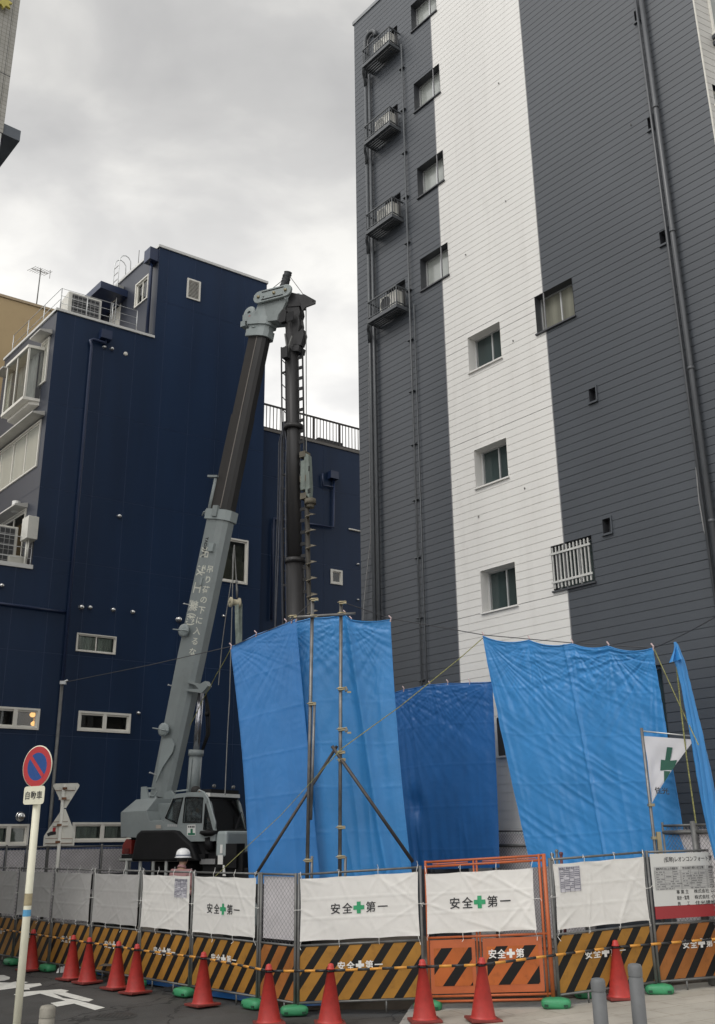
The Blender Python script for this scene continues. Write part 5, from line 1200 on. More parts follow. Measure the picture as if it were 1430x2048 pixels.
fl = MB(); a_ = at(1352,1289,15.15); fl.grid(lambda s,q: a_.lerp(at(1338+26*s,1326-8*s,15.1), q) + V((0,-0.05*math.sin(s*9)*q,0)), 16, 8)
fl.build('loose_flap', M_tarp, co)

# ------------------------------------------------------------------ scaffold frame before the tarpaulin
D_ = 17.1
sf = thing('scaffold', 'steel pipe scaffold of two tall poles, a crossbar and two leaning braces', 'scaffold', (at(620,1700,D_).x,at(620,1700,D_).y,SITE))
M_pipe = mat('weathered_pipe', (0.20,0.195,0.19), 0.42, 0.55, var=0.3, vscale=5, grime=0.4)
M_pipeb = mat('dark_brown_pipe', (0.075,0.065,0.06), 0.5, 0.3, var=0.3, vscale=5, grime=0.4)
def pipe(a, b, r=0.026, m_=M_pipe, D=D_, D2=None):
    p,q = at(*a,D), at(*b,D2 or D); MB().tube([p,q], r, 10).build('pole', m_, sf); return p,q
pipe((625,1197),(613.5,1790),0.032); pipe((682,1204),(679.5,1790),0.032)
pipe((629,1407),(622,1640),0.024,D=D_-0.06); pipe((624,1712),(622.5,1790),0.024,D=D_-0.06); pipe((691,1713),(690,1790),0.024,D=D_-0.06)
pipe((582,1235),(711,1227),0.027,D=D_-0.056)
pipe((510,1752),(674,1492),0.026,M_pipeb,D=D_+0.06,D2=D_+0.06); pipe((664,1492),(826,1724),0.030,M_pipeb,D=D_-0.06,D2=D_-0.06)
M_brass = mat('zinc_clamp', (0.36,0.31,0.20), 0.4, 0.7, var=0.25)
for x,y,dd in ((625,1233,0),(682,1228,0),(622,1408,0),(681,1378,0),(681,1459,0),(681,1520,0),(680,1505,0),(680,1655,0),(680,1714,0),(614.5,1721,0),(584,1234,0),(627,1200,0),(683,1206,0)):
    p = at(x,y,D_-0.03); m = MB(); m.box(p,(0.085,0.085,0.06)); m.box(p+V((0.06,-0.03,0)),(0.06,0.05,0.05)); m.tube([p+V((-0.07,-0.05,0)),p+V((0.08,-0.06,0.02))],0.011,5)
    m.build('clamp', M_brass, sf, bevel=0.008)
for x,y in ((681,1378),(681,1459)):
    p = at(x,y,D_-0.05); m = MB(); m.tube([p+V((0.05,-0.02,0)),p+V((0.10,-0.03,0.03)),p+V((0.12,-0.03,-0.02)),p+V((0.08,-0.03,-0.05))],0.016,6); m.box(p+V((0.15,-0.03,-0.06)),(0.07,0.03,0.03)); m.build('loose_clamp', M_brass, sf)

# ------------------------------------------------------------------ guide lines and ropes
M_wire = mat('dark_line', (0.05,0.05,0.055), 0.6); M_rope = stripes('tiger_rope', (0.42,0.38,0.10), (0.03,0.05,0.03), 1, 0, 0.0)
M_rope = mat('yellow_green_rope', (0.24,0.235,0.085), 0.8, var=0.5, vscale=40)
def line(name, label, cat, pts, r, m_, sag=0.0, grp=None):
    P = [at(*q) for q in pts]; o = []
    for a,b in zip(P,P[1:]):
        for i in range(8):
            k = i/8; o.append(a.lerp(b,k)-V((0,0,sag*4*k*(1-k))))
    o.append(P[-1]); return tag(MB().tube(o, r, 5).build(name, m_, base=P[0]), label, cat, grp)
gl_ = 'guide lines strung over the site'
line('guide_line','thin dark line running from the scaffold top over the right tarpaulin','line',[(690,1206,17.1),(781,1237,17.5),(968,1270,17.6),(1146,1286,16.7),(1307,1296,15.9)],0.008,M_wire,0.0,gl_)
line('guide_line','thin dark line rising from the right tarpaulin corner to the right edge','line',[(1307,1296,15.9),(1432,1233,14.0)],0.008,M_wire,0.02,gl_)
line('guide_line','thin dark line from the slender pole behind the boom to the scaffold','line',[(127,1365,21.5),(300,1330,20),(462,1293,18.0),(583,1241,17.3),(625,1202,17.1)],0.008,M_wire,0.0,gl_)
rg_ = 'ropes tied about the tarpaulins'
line('rope','yellow rope slanting from the right tarpaulin corner to the crossed braces','rope',[(967,1275,17.6),(918,1318,17.5),(800,1413,17.2),(684,1497,16.95),(655,1528,17.0)],0.0085,M_rope,0.0,rg_)
line('rope','thin yellow rope running down to the fence beside the crane','rope',[(655,1528,17.0),(560,1632,16.6),(431,1752,16.0)],0.005,M_rope,0.0,rg_)
line('rope','yellow rope slanting from the upper left tarpaulin corner behind the boom','rope',[(461,1298,18.0),(432,1350,18.6),(405,1400,19.5),(380,1450,20)],0.008,M_rope,0.02,rg_)
line('rope','yellow rope dropping from the right tarpaulin corner past the flag','rope',[(1308,1298,15.9),(1363,1418,15.4),(1397,1490,14.9)],0.008,M_rope,0.0,rg_)
line('rope','doubled yellow rope hanging from the bunched tarpaulin to the rear rail','rope',[(1353,1330,15.3),(1362,1418,15.3),(1374,1520,15.3),(1392,1646,15.3)],0.011,M_rope,0.0,rg_)

# ------------------------------------------------------------------ site fences behind, with mesh and lilac sheet
def back_fence(name, label, pts, D0, D1, zt, zb, rail2=None):
    P = [(lambda q,D: V((q.x,q.y,0)))(at(x,1690,D0+(D1-D0)*i/(len(pts)-1)),0) for i,x in enumerate(pts)]
    t = thing(name, label, 'fence', tuple(P[0]), 'mesh fences at the back of the site')
    f = MB(); 
    for p in P: f.tube([p, p+V((0,0,zt+0.05))], 0.024, 8)
    for a,b in zip(P,P[1:]):
        for z in (zt, zb): f.tube([a+V((0,0,z)), b+V((0,0,z))], 0.018, 8)
        if rail2: f.tube([a+V((0,0,rail2)), b+V((0,0,rail2))], 0.03, 8)
    f.build('frame', M_galv, t)
    m = MB(); s = MB()
    for a,b in zip(P,P[1:]):
        q = Pan(a,b); chain(m, q, 0.03, q.w-0.03, zb, zt-0.02, sp=0.07, r=0.0028)
        s.grid(lambda x,y,q=q: q.P(0.03+(q.w-0.06)*x, zb+(zt-0.06-zb)*y, -0.05+0.02*noise.noise(V((x*5,y*3,q.w)))), 20, 8)
    m.build('wire_mesh', M_mesh, t); s.build('backing_sheet', M_lilac, t)
back_fence('mesh_fence','mesh fence with lilac sheet behind the left part of the barricades',[-60,14,55,120,204,262],23.0,23.5,at(150,1693,23.3).z,SITE+0.2)
back_fence('mesh_fence','mesh fence glimpsed between the dark and the right tarpaulin',[985,1075,1160],20.4,18.8,at(1020,1662,20.0).z,SITE+0.2,at(1020,1691,20.0).z)
back_fence('mesh_fence','mesh fence with pipe rails below the bunched tarpaulin at the right edge',[1330,1393,1470],15.9,15.0,at(1393,1650,15.5).z,SITE+0.2,at(1393,1664,15.5).z)
bp_ = MB(); p = at(1393,1700,15.45); bp_.tube([(p.x,p.y,0.3),(p.x,p.y,at(1393,1642,15.45).z)],0.05,10); tag(bp_.build('fence_post', M_galv, base=(p.x,p.y,0.3)), 'stout grey post at the rear rail below the hanging yellow rope', 'post')
# loose stakes leaning at the gate
for i,(x,y,x2,y2,r,m_,lb) in enumerate(((1104,1707,1100,1760,0.022,M_galv,'short grey stake leaning behind the post between gate and blank sheet'),(1113,1700,1106,1760,0.02,M_galv,'taller grey stake leaning behind the post between gate and blank sheet'),(1122,1705,1117,1765,0.022,mat('maroon_stake',(0.10,0.025,0.03),0.5),'maroon tipped stake leaning behind the post right of the gate'))):
    a,b = at(x,y,15.2), at(x2,y2,15.3); b.z = 0.3; b.x = a.x-0.02
    m = MB(); m.tube([b,a],r,8); m.lathe(a,[(r*1.3,-0.03),(r*1.3,0.0),(0,0.012)],8); tag(m.build('stake', m_, base=b), lb, 'stake', 'stakes leaning by the gate')

# ------------------------------------------------------------------ safety flag
D_ = 15.4; a = at(1283,1456,D_); b = at(1312,1712,D_)
fg = thing('safety_flag', 'white safety flag with a dark green cross on a leaning grey pole', 'flag', (b.x,b.y,SITE))
b2 = b + (b-a)*0.55; b2.z = SITE; m = MB(); m.tube([b2,b,a],0.024,10); m.build('pole', M_pipe, fg)
m = MB(); a2 = at(1283.5,1462,D_); m.tube([a2, at(1391,1473,D_-0.1)],0.011,8); m.build('arm', M_alu, fg)
m = MB()
for x,y in ((1302,1610),(1309,1676)): m.box(at(x,y,D_),(0.085,0.09,0.04))
m.box(at(1319,1690,D_-0.02),(0.06,0.06,0.36)); m.build('clamp', M_brass, fg)
c0_,c1_,c2_ = at(1288,1472,D_-0.02), at(1389,1479,D_-0.1), at(1304,1606,D_-0.02)
def flagp(s,q):                                          # triangle: top edge c0-c1, point c2; bowed hanging edge
    L0 = c0_.lerp(c2_,q); R1 = c1_.lerp(c2_,q) - V((0.05,0,0.02))*math.sin(q*math.pi)
    p = L0.lerp(R1,s); return p + V((0,-1,0))*(0.035*math.sin(s*7+q*3)*(1-q)*q*2 + 0.02*noise.noise(V((s*3,q*4,2))))
cl = MB().grid(flagp, 40, 50).build('cloth', mat('white_flag_cloth',(0.66,0.65,0.67),0.8,var=0.04,trans=0.25), fg)
def flag_plane(x,y):                                     # place marks on the flag by its own (s,q)
    best = None
    for j in range(0,101):
        for i in range(0,61):
            p = flagp(i/60,j/100); 
            v = p-CO; wv = v.dot(CF); X_ = 715+FPX*v.dot(CR)/wv; Y_ = 1024-FPX*v.dot(CU)/wv
            e_ = (X_-x)**2+(Y_-y)**2
            if best is None or e_ < best[0]: best = (e_,p)
    return best[1] + V((0,-0.012,0))
m = MB()
for quad in (((1334,1494),(1344,1495.5),(1340,1522),(1330,1521)),((1321,1519),(1330,1521),(1340,1522),(1354,1520),(1354,1536),(1349,1543),(1320,1541)),((1327,1542),(1341,1542.5),(1340,1555),(1337,1562),(1329,1566))):
    P = [flag_plane(*q) for q in quad]; m.face(P)
m.build('green_cross', M_dgrn, cl)
m = MB(); X = (c1_-c0_).normalized(); p = flag_plane(1319,1581); put_text(m, '住光', p+X*0.03-V((0,0.02,0)), X, V((-0.16,0,1)).normalized(), 0.10, bold=0.02); 
m.v = [v if (v-c0_).dot(X) < 1.0 else v for v in m.v]; m.build('lettering', M_bk, cl)
# ------------------------------------------------------------------ the mobile crane
TH = R_(30.0); hd = V((math.cos(TH),-math.sin(TH),0)); sd_ = V((-math.sin(TH),-math.cos(TH),0)); Zv = V((0,0,1))
Pc = at(432,1660,20.5); KO = Pc - hd*1.0 - sd_*1.15; KO.z = 0
def K(a,b,z): return KO + hd*a + sd_*b + Zv*z
def kp(x,y,b=0.0):                                       # picture point on the crane's own upright plane at sideways offset b
    r = ray(x,y); o = KO+sd_*b; t = (o-CO).dot(sd_)/r.dot(sd_); p = CO+r*t - KO; return (p.dot(hd), p.z)
def kpt(x,y,b=0.0): return K(kp(x,y,b)[0], b, kp(x,y,b)[1])
KA = (hd, sd_, Zv)
def kbox(mb, a0,a1,b0,b1,z0,z1, mi=0): mb.box(K((a0+a1)/2,(b0+b1)/2,(z0+z1)/2), (a1-a0,b1-b0,z1-z0), KA, mi)
def kprism(mb, az, b0, b1, mi=0): mb.prism([K(a,b0,z) for a,z in az], sd_*(b1-b0), mi)
M_cr = mat('grey_green_crane_paint', (0.25,0.28,0.28), 0.42, var=0.07, vscale=2.5, grime=0.22, spec=0.5)
M_crl = mat('pale_crane_paint', (0.31,0.35,0.35), 0.42, var=0.07, vscale=2.5, grime=0.18)
M_blk = mat('black_chassis', (0.008,0.008,0.009), 0.6, var=0.3, grime=0.2, spec=0.25)
M_grease = mat('greased_boom_steel', (0.020,0.019,0.019), 0.42, 0.2, var=0.35, vscale=2.2, grime=0.3, streak=True)
M_greaseb = mat('dull_boom_steel', (0.038,0.034,0.032), 0.45, 0.2, var=0.3, vscale=1.6, grime=0.3, streak=True)
M_cab = glass('cab_glass', (0.74,0.79,0.80), 0.03)
M_rub = mat('tyre_rubber', (0.014,0.014,0.014), 0.8, var=0.25, grime=0.2)
cr = thing('mobile_crane', 'grey mobile crane with a tall telescopic boom standing before the navy building', 'crane', (KO.x,KO.y,SITE))
# carrier
m = MB(); kbox(m,-3.2,2.7,-0.55,0.55,0.95,1.55); kbox(m,-2.4,2.4,-1.05,1.05,1.30,1.62); m.build('chassis', M_blk, cr, bevel=0.03)
m = MB(); kprism(m,[kp(*q,1.12) for q in ((271,1722),(282,1668),(290,1661),(352,1660),(362,1662),(376,1676),(392,1690),(404,1722))], 0.45, 1.27); m.build('fender', M_blk, cr, bevel=0.04)
m = MB(); kprism(m,[kp(*q,1.12) for q in ((372,1676),(400,1672),(408,1690),(412,1722),(380,1722))], 0.3, 1.05); kbox(m,0.6,1.6,0.2,1.05,1.62,2.05); kbox(m,1.0,2.6,-1.0,1.0,1.0,1.75); m.build('front_deck', M_blk, cr, bevel=0.03)
for a in (-1.75,1.75):
    for b in (-0.95,0.95):
        w_ = MB(); rt = 0.62; n_ = 28
        w_.lathe(K(a,b-0.2,SITE+rt), [(rt*0.55,0),(rt*0.92,0.0),(rt,0.06),(rt,0.34),(rt*0.92,0.4),(rt*0.55,0.4)], n_, axis=sd_)
        for k in range(n_):
            t = 2*math.pi*k/n_; w_.box(K(a+rt*math.cos(t),b,SITE+rt+rt*math.sin(t)),(0.05,0.36,0.05),KA)
        wo = w_.build('wheel', M_rub, cr)
        h_ = MB(); h_.lathe(K(a,b-0.1,SITE+rt), [(0,0),(0.34,0.0),(0.34,0.2),(0.2,0.24),(0,0.24)], 20, axis=sd_); h_.build('rim', M_cr, wo)
m = MB(); kprism(m,[kp(*q,1.1) for q in ((252,1678),(263,1680),(262,1708),(243,1708),(245,1690))], 0.85, 1.1); lt = m.build('tail_light', mat('red_lens',(0.20,0.02,0.015),0.35), cr, bevel=0.01)
m = MB(); q = kp(253,1700,1.115); kbox(m,q[0]-0.05,q[0]+0.07,1.101,1.125,q[1]-0.05,q[1]+0.03); m.build('lens_recess', mat('dark_red_lens',(0.10,0.012,0.01),0.4), lt)
m = MB(); q0,q1 = kp(241,1720,1.2), kp(356,1717,1.2); m.tube([K(q0[0]-0.02,1.2,q0[1]),K(q1[0],1.2,q0[1])],0.03,8)
for x in (254,281,307,333): a = kp(x,1722,1.2)[0]; m.tube([K(a,1.2,q0[1]),K(a,1.2,1.0)],0.035,8)
m.build('outrigger_guard', mat('pale_guard_steel',(0.34,0.35,0.33),0.5,var=0.15,grime=0.3), cr)
m = MB(); q0,q1 = kp(243,1711,1.15), kp(410,1709,1.15); kbox(m,q0[0],q1[0],0.6,1.15,q0[1]-0.06,q0[1]+0.02); m.build('running_board', M_blk, cr)
m = MB(); q = kp(446,1700,1.0)
m.tube([kpt(418,1675,1.1),kpt(420,1700,1.1)],0.09,8); m.lathe(kpt(420,1672,1.1),[(0.0,0.12),(0.2,0.1),(0.22,0.05),(0.12,0.0),(0,0)],14); kbox(m,1.0,1.5,0.85,1.12,1.75,2.2)
m.build('mirror_bracket', M_blk, cr)
m = MB(); q = kp(443,1700,1.13); kbox(m,q[0]-0.03,q[0]+0.03,1.125,1.14,q[1]-0.06,q[1]+0.10); q = kp(441,1720,1.13); kbox(m,q[0]-0.06,q[0]+0.06,1.125,1.14,q[1]-0.08,q[1]+0.09); m.prism([kpt(*t,1.14) for t in ((446,1730),(449,1730),(452,1752),(446,1752))], sd_*0.01); m.build('pale_tag', M_wt, cr)
m = MB(); q = kp(417,1722,1.13); kbox(m,q[0]-0.22,q[0]+0.16,1.1,1.13,q[1]-0.06,q[1]+0.04); m.build('number_plate', mat('grey_plate',(0.2,0.2,0.2),0.5), cr)
# superstructure: counterweight, engine deck
m = MB()
pz = [kp(*q,1.12) for q in ((241,1675),(241,1625),(293,1621.5),(299,1642),(326,1640),(333,1676))]
kprism(m, pz, -1.12, 1.12)
a0,z0_ = pz[1]; a1,z1_ = pz[2]
top = [K(a0+0.12,0.8,z0_+0.27),K(a1-0.02,0.8,z1_+0.27),K(a1-0.02,-0.8,z1_+0.27),K(a0+0.12,-0.8,z0_+0.27)]
bot = [K(a0,1.12,z0_+0.001),K(a1,1.12,z1_+0.001),K(a1,-1.12,z1_+0.001),K(a0,-1.12,z0_+0.001)]
m.mesh(bot+top,[(4,5,6,7),(0,1,5,4),(1,2,6,5),(2,3,7,6),(3,0,4,7)]); m.build('counterweight', M_cr, cr, bevel=0.012)
m = MB(); qa,qb = kp(301,1643,0.75), kp(342,1606,0.75); kbox(m,qa[0],qb[0]+0.25,-0.9,0.75,qa[1]-0.4,qb[1]); m.build('engine_housing', M_cr, cr, bevel=0.02)
m = MB(); m.prism([kpt(*q,0.6) for q in ((281,1602),(282,1574),(291,1573),(298,1602))], -sd_*0.05); m.prism([kpt(*q,-0.5) for q in ((284,1600),(284,1578),(292,1576),(298,1600))], -sd_*0.05)
m.tube([kpt(292,1577,0.2),kpt(310,1577,0.2)],0.02,6); m.tube([kpt(296,1592,0.2),kpt(310,1592,0.2)],0.025,6); m.tube([kpt(300,1605,0.2),kpt(314,1582,0.2)],0.015,6); m.build('winch_guard', M_crl, cr)
m = MB(); m.lathe(K(kp(330,1604,-0.3)[0],-0.35,kp(330,1604,-0.3)[1]),[(0,0),(0.2,0),(0.2,0.04),(0.12,0.05),(0.12,0.5),(0.2,0.51),(0.2,0.55),(0,0.55)],20,axis=sd_); m.build('winch_drum', M_crl, cr)
m = MB(); kprism(m,[kp(*q,0.4) for q in ((318,1610),(324,1584),(335,1580),(342,1590),(341,1610))],0.24,0.3); kprism(m,[kp(*q,-0.4) for q in ((318,1610),(324,1584),(335,1580),(342,1590),(341,1610))],-0.3,-0.24); m.build('boom_pivot_plate', M_cr, cr)
m = MB(); m.lathe(K(-0.55,0,1.6),[(0,0),(0.85,0),(0.85,0.35),(0,0.35)],28); kbox(m,-1.4,1.0,-0.9,0.95,1.95,2.36); m.build('turntable', M_blk, cr)
# small stickers on the body side
m = MB(); m.prism([kpt(*q,1.128) for q in ((312,1650),(322,1650),(322,1657),(312,1657))], sd_*0.003); m.build('warning_sticker', mat('beige_sticker',(0.45,0.38,0.32),0.6), cr)
m = MB()
for k in range(5): q = kp(335+k*4,1653.5,1.155); m.prism([K(q[0],1.155,q[1]),K(q[0]+0.035,1.155,q[1]),K(q[0]+0.035,1.155,q[1]+0.045),K(q[0],1.155,q[1]+0.045)], sd_*0.003)
m.build('stencil', mat('pale_stencil',(0.45,0.45,0.45),0.6), cr)
# cab: panels and pillars leave real openings
CB0, CB1 = 0.12, 1.15
cb = MB()
low = [kp(*q,CB1) for q in ((325,1650),(329,1636),(353,1648.5),(366,1644.5),(404,1645),(406,1659),(424,1660),(432,1661),(430,1682),(326,1684))]
for b0,b1 in ((CB1-0.05,CB1),(CB0,CB0+0.05)):
    kprism(cb, [low[0],low[1],low[2],low[3],low[9]], b0, b1); kprism(cb, [low[3],low[4],low[5],low[8],low[9]], b0, b1); kprism(cb, [low[5],low[6],low[7],low[8]], b0, b1)
    kprism(cb, [kp(*q,CB1) for q in ((329,1637),(344,1598),(352,1588),(380,1584.5),(380,1593),(368,1594),(347,1598),(331.5,1637))], b0, b1)
    kprism(cb, [kp(*q,CB1) for q in ((380,1584.5),(405,1584),(413,1589),(420,1605),(411,1607),(406,1594),(380,1593))], b0, b1)
    kprism(cb, [kp(*q,CB1) for q in ((365,1594),(372,1594),(366.5,1646),(353,1649))], b0, b1)
    kprism(cb, [kp(*q,CB1) for q in ((405,1596),(411,1607),(407,1659),(403,1645))], b0, b1)
    kprism(cb, [kp(*q,CB1) for q in ((416,1596),(421,1607),(433,1661),(425,1661),(412,1607))], b0, b1)
kprism(cb, [low[0],low[9],low[8],low[7],(low[7][0]-0.04,low[7][1]),(low[8][0]-0.04,low[8][1]+0.03),(low[9][0]+0.04,low[9][1]+0.03),(low[0][0]+0.04,low[0][1])], CB0+0.05, CB1-0.05)
rfp = [kp(*q,CB1) for q in ((346,1596),(352,1588),(380,1584.5),(405,1584),(412,1589),(412,1593),(405,1588),(380,1588.5),(353,1592),(348,1599))]
kprism(cb, rfp, CB0+0.05, CB1-0.05); cbo = cb.build('cab', M_cr, cr)
g = MB()
for poly in (((331,1636),(347,1598),(366,1595),(353.5,1648)),((371,1595),(405.5,1596),(403,1645),(366,1645)),((411,1607),(412.5,1607.5),(425,1660),(407,1659))):
    for b in (CB1-0.03,CB0+0.02): g = MB(); kprism(g,[kp(*q,CB1) for q in poly], b, b+0.008); g.build('side_window', M_cab, cbo)
pass
g = MB(); f0,f1 = kp(414,1595,CB1), kp(432,1660,CB1)
g.prism([K(f0[0],CB1-0.04,f0[1]),K(f1[0],CB1-0.04,f1[1]),K(f1[0],CB0+0.04,f1[1]),K(f0[0],CB0+0.04,f0[1])], hd*0.01); g.build('windscreen', glass('windscreen_glass',(0.80,0.86,0.85),0.10), cbo)
g = MB()
for poly in (((331,1636),(347,1598),(366,1595),(353.5,1648)),((371,1595),(405.5,1596),(403,1645),(366,1645)),((411,1607),(425,1660),(407,1659))):
    P = [kpt(*q,CB1+0.004) for q in poly]; g.tube(P+[P[0]],0.014,5)
P = [K(f0[0]+0.02,CB1-0.03,f0[1]),K(f1[0]+0.02,CB1-0.03,f1[1]),K(f1[0]+0.02,CB0+0.03,f1[1]),K(f0[0]+0.02,CB0+0.03,f0[1])]; g.tube(P+[P[0]],0.02,5)
g.tube([K(f1[0]+0.05,0.62,f1[1]-0.1),K(f1[0]+0.03,0.55,f1[1]+0.02),K(f1[0]-0.02,0.3,f1[1]+0.35)],0.014,5); g.build('window_seal', M_blk, cbo)
v = MB(); kprism(v,[(f0[0]-0.02,f0[1]+0.01),(f0[0]+0.06,f0[1]+0.02),(f0[0]+0.05,f0[1]+0.09),(f0[0]-0.06,f0[1]+0.10)], CB0, CB1-0.03); v.build('sun_visor', mat('white_visor',(0.6,0.6,0.57),0.5), cbo)
v = MB(); kbox(v,f1[0]-0.02,f1[0]+0.26,CB0-0.75,CB1-0.02,f1[1]-0.52,f1[1]-0.02); v.build('front_panel', M_crl, cr, bevel=0.05)
v = MB(); v.tube([kpt(395,1584,CB1-0.03),kpt(398,1580,CB1-0.03),kpt(408,1584,CB1-0.03),kpt(417,1598,CB1+0.03),kpt(431,1645,CB1+0.03),kpt(431,1656,CB1+0.03)],0.016,6); v.tube([kpt(350,1583,CB1-0.2),kpt(375,1580,CB1-0.2)],0.016,6); v.build('handrail', M_crl, cbo)
v = MB(); kbox(v,f0[0]-0.25,f0[0]+0.02,CB0,CB1-0.1,f0[1]+0.10,f0[1]+0.17); v.build('roof_rack', M_blk, cbo)
for b in (0.95,0.3):
    v = MB(); v.lathe(K(f0[0]+0.0,b,f0[1]+0.23),[(0,-0.02),(0.03,-0.02),(0.04,0.03),(0,0.035)],12,axis=hd); v.build('work_lamp', M_galv, cbo)
v = MB(); kbox(v,-0.35,0.15,0.35,0.85,2.38,2.52); kbox(v,-0.4,-0.28,0.35,0.85,2.5,3.05); v.build('seat', M_void, cbo)
v = MB(); kbox(v,0.62,0.78,0.4,0.8,2.35,2.72); v.tube([K(0.6,0.6,2.72)+ (sd_*math.cos(t)+ (Zv*0.8-hd*0.4).normalized()*math.sin(t))*0.16 for t in [2*math.pi*i/16 for i in range(17)]],0.014,6); v.build('steering_wheel', M_void, cbo)
# door poster with the green cross
v = MB(); v.prism([kpt(*q,CB1+0.003) for q in ((375,1650),(391,1649),(391,1671),(374,1671))], sd_*0.004); po = v.build('door_poster', mat('poster_white',(0.62,0.62,0.6),0.6), cbo)
v = MB(); v.prism([kpt(*q,CB1+0.008) for q in ((381,1657.5),(385.5,1657.5),(385.5,1666),(390,1666),(390,1670),(376,1670),(376,1666),(381,1666))], sd_*0.002); v.build('green_cross', mat('poster_green',(0.012,0.13,0.07),0.6), po)
v = MB()
for k in range(4): v.prism([kpt(376.5+k*3.4,1651.5,CB1+0.008),kpt(378.8+k*3.4,1651.5,CB1+0.008),kpt(378.8+k*3.4,1655.5,CB1+0.008),kpt(376.5+k*3.4,1655.5,CB1+0.008)], sd_*0.002)
v.build('lettering', M_bk, po)
# boom
A0 = K(kp(330,1585)[0],0,kp(330,1585)[1]); A1 = K(kp(526,658)[0],0,kp(526,658)[1]); bd_ = (A1-A0).normalized(); bh_ = (hd - bd_*hd.dot(bd_)).normalized()
def bz(z): return A0 + bd_*((z-A0.z)/bd_.z)               # axis point at height z
def sect(mb, z0, z1, hh, w_, hh1=None, w1=None, mi=(0,0), cham=0.45):
    hh1 = hh1 or hh; w1 = w1 or w_; R = []
    for z,h,w in ((z0,hh,w_),(z1,hh1,w1)):
        c = bz(z); R.append([c+bh_*x+sd_*y for x,y in ((-h,-w),(-h,w),(h*0.15,w),(h*0.72,w*0.82),(h,w*cham),(h,-w*cham),(h*0.72,-w*0.82),(h*0.15,-w))])
    n = 8
    for i in range(n): mb.face([R[0][i],R[0][(i+1)%n],R[1][(i+1)%n],R[1][i]], mi[0] if i in (0,1,7) else mi[1])
    mb.face(R[0][::-1],mi[0]); mb.face(R[1],mi[0])
m = MB(); sect(m,3.2,6.2,0.24,0.2,0.28,0.235); sect(m,6.2,9.62,0.28,0.235); bb = m.build('boom_base', M_cr, cr)
m = MB(); sect(m,9.6,12.0,0.255,0.21,0.25,0.205,(1,0)); sect(m,12.0,14.25,0.235,0.19,0.235,0.19,(1,0)); bi = m.build('boom_extension', [M_grease,M_greaseb], cr)
m = MB(); p0 = bz(9.7)+bh_*0.04+sd_*0.214; p1 = bz(14.0)+bh_*0.03+sd_*0.196; m.tube([p0,p1],0.012,5); m.build('edge_streak', mat('bare_edge',(0.22,0.20,0.18),0.5,0.4), bi)
m = MB(); sect(m,9.42,9.66,0.33,0.28); m.build('boom_collar', M_crl, bb)
m = MB(); c = bz(9.6); m.box(c-bh_*0.36+sd_*0.1,(0.22,0.1,0.12),(bh_,sd_,bd_)); m.box(c-bh_*0.02+sd_*0.3,(0.14,0.08,0.26),(bh_,sd_,bd_)); m.tube([c-bh_*0.3+sd_*0.15,c-bh_*0.5+sd_*0.15,c-bh_*0.52+sd_*0.15-bd_*0.1],0.02,6)
m.tube([bz(9.5)-bh_*0.30+sd_*0.2, bz(10.4)-bh_*0.30+sd_*0.2],0.05,6); lq = bz(10.45)-bh_*0.38+sd_*0.2; m.box(lq,(0.3,0.12,0.05),(bh_,sd_,bd_)); m.build('floodlight_arm', M_cr, bb)
m = MB(); c = bz(8.75)+bh_*0.06+sd_*0.25; m.box(c,(0.14,0.08,0.2),(bh_,sd_,bd_)); c = bz(7.95)-bh_*0.03+sd_*0.25; m.box(c,(0.06,0.05,0.18),(bh_,sd_,bd_)); m.build('boom_lug', M_crl, bb)
for x,y,r in ((372,1262,0.15),(332,1460,0.15)):
    a,z = kp(x,y,0.27); m = MB(); m.lathe(K(a,0.22,z),[(0,0),(r*0.6,0),(r*0.6,0.1),(r,0.11),(r,0.15),(r*0.7,0.17),(r*0.25,0.19),(0,0.19)],20,axis=sd_); m.tube([K(a-0.28,0.4,z+0.05),K(a+0.2,0.42,z-0.04)],0.014,5); m.build('hose_reel', M_crl, bb)
for x,y in ((347,1372),(378,1209),(310,1548)):
    a,z = kp(x,y,0.2); m = MB(); m.tube([K(a+0.05,0.2,z-0.02),K(a-0.12,0.22,z+0.03)],0.014,5); m.lathe(K(a-0.13,0.22,z+0.01),[(0,0),(0.035,0.02),(0,0.045)],8); m.build('cable_guide', M_alu, bb)
m = MB(); kprism(m,[kp(*q,0.24) for q in ((327,1478),(344,1476),(350,1490),(346,1505),(326,1535),(313,1565),(320,1520))],0.235,0.265); m.build('side_guard', M_crl, bb)
m = MB(); kprism(m,[kp(*q,0.26) for q in ((375,1361),(400,1368),(411,1362),(416,1372),(404,1386),(372,1382),(372,1378),(398,1378),(392,1371),(375,1365))],0.12,0.27); m.build('cylinder_bracket', M_cr, bb)
# boom lettering: sideways characters on the side face and upright ones on the underside bevel
m = MB(); X = -bd_; Y = bh_*1.0; sz = 0.30
for ch,y in (('沢',1107),('秋',1143),('工',1178),('業',1214),('㈱',1241)):
    a,z = kp(0,y); zt = kpt(410-(y-1107)*0.24,y,0.24).z; c = bz(zt)-bh_*0.12+sd_*0.239; put_text(m, ch, c, X, Y, sz*(0.9 if ch != '㈱' else 0.95), bold=0.02)
m.build('company_lettering', mat('cream_lettering',(0.66,0.66,0.58),0.6), bb)
m = MB(); put_text(m,'TADANO', bz(8.75)-bh_*0.15+sd_*0.239, X, Y, 0.115, bold=0.03); m.build('maker_lettering', M_bk, bb)
nb1 = (bh_*0.57*0.28+0*sd_); e1 = (bh_*(0.72*0.28-0.15*0.28)+sd_*(0.82*0.235-0.235)); fx = e1.normalized(); fn_ = fx.cross(bd_)
if fn_.dot(sd_) < 0: fn_ = -fn_
m = MB(); ctr = bh_*(0.28*0.44)+sd_*(0.235*0.91)
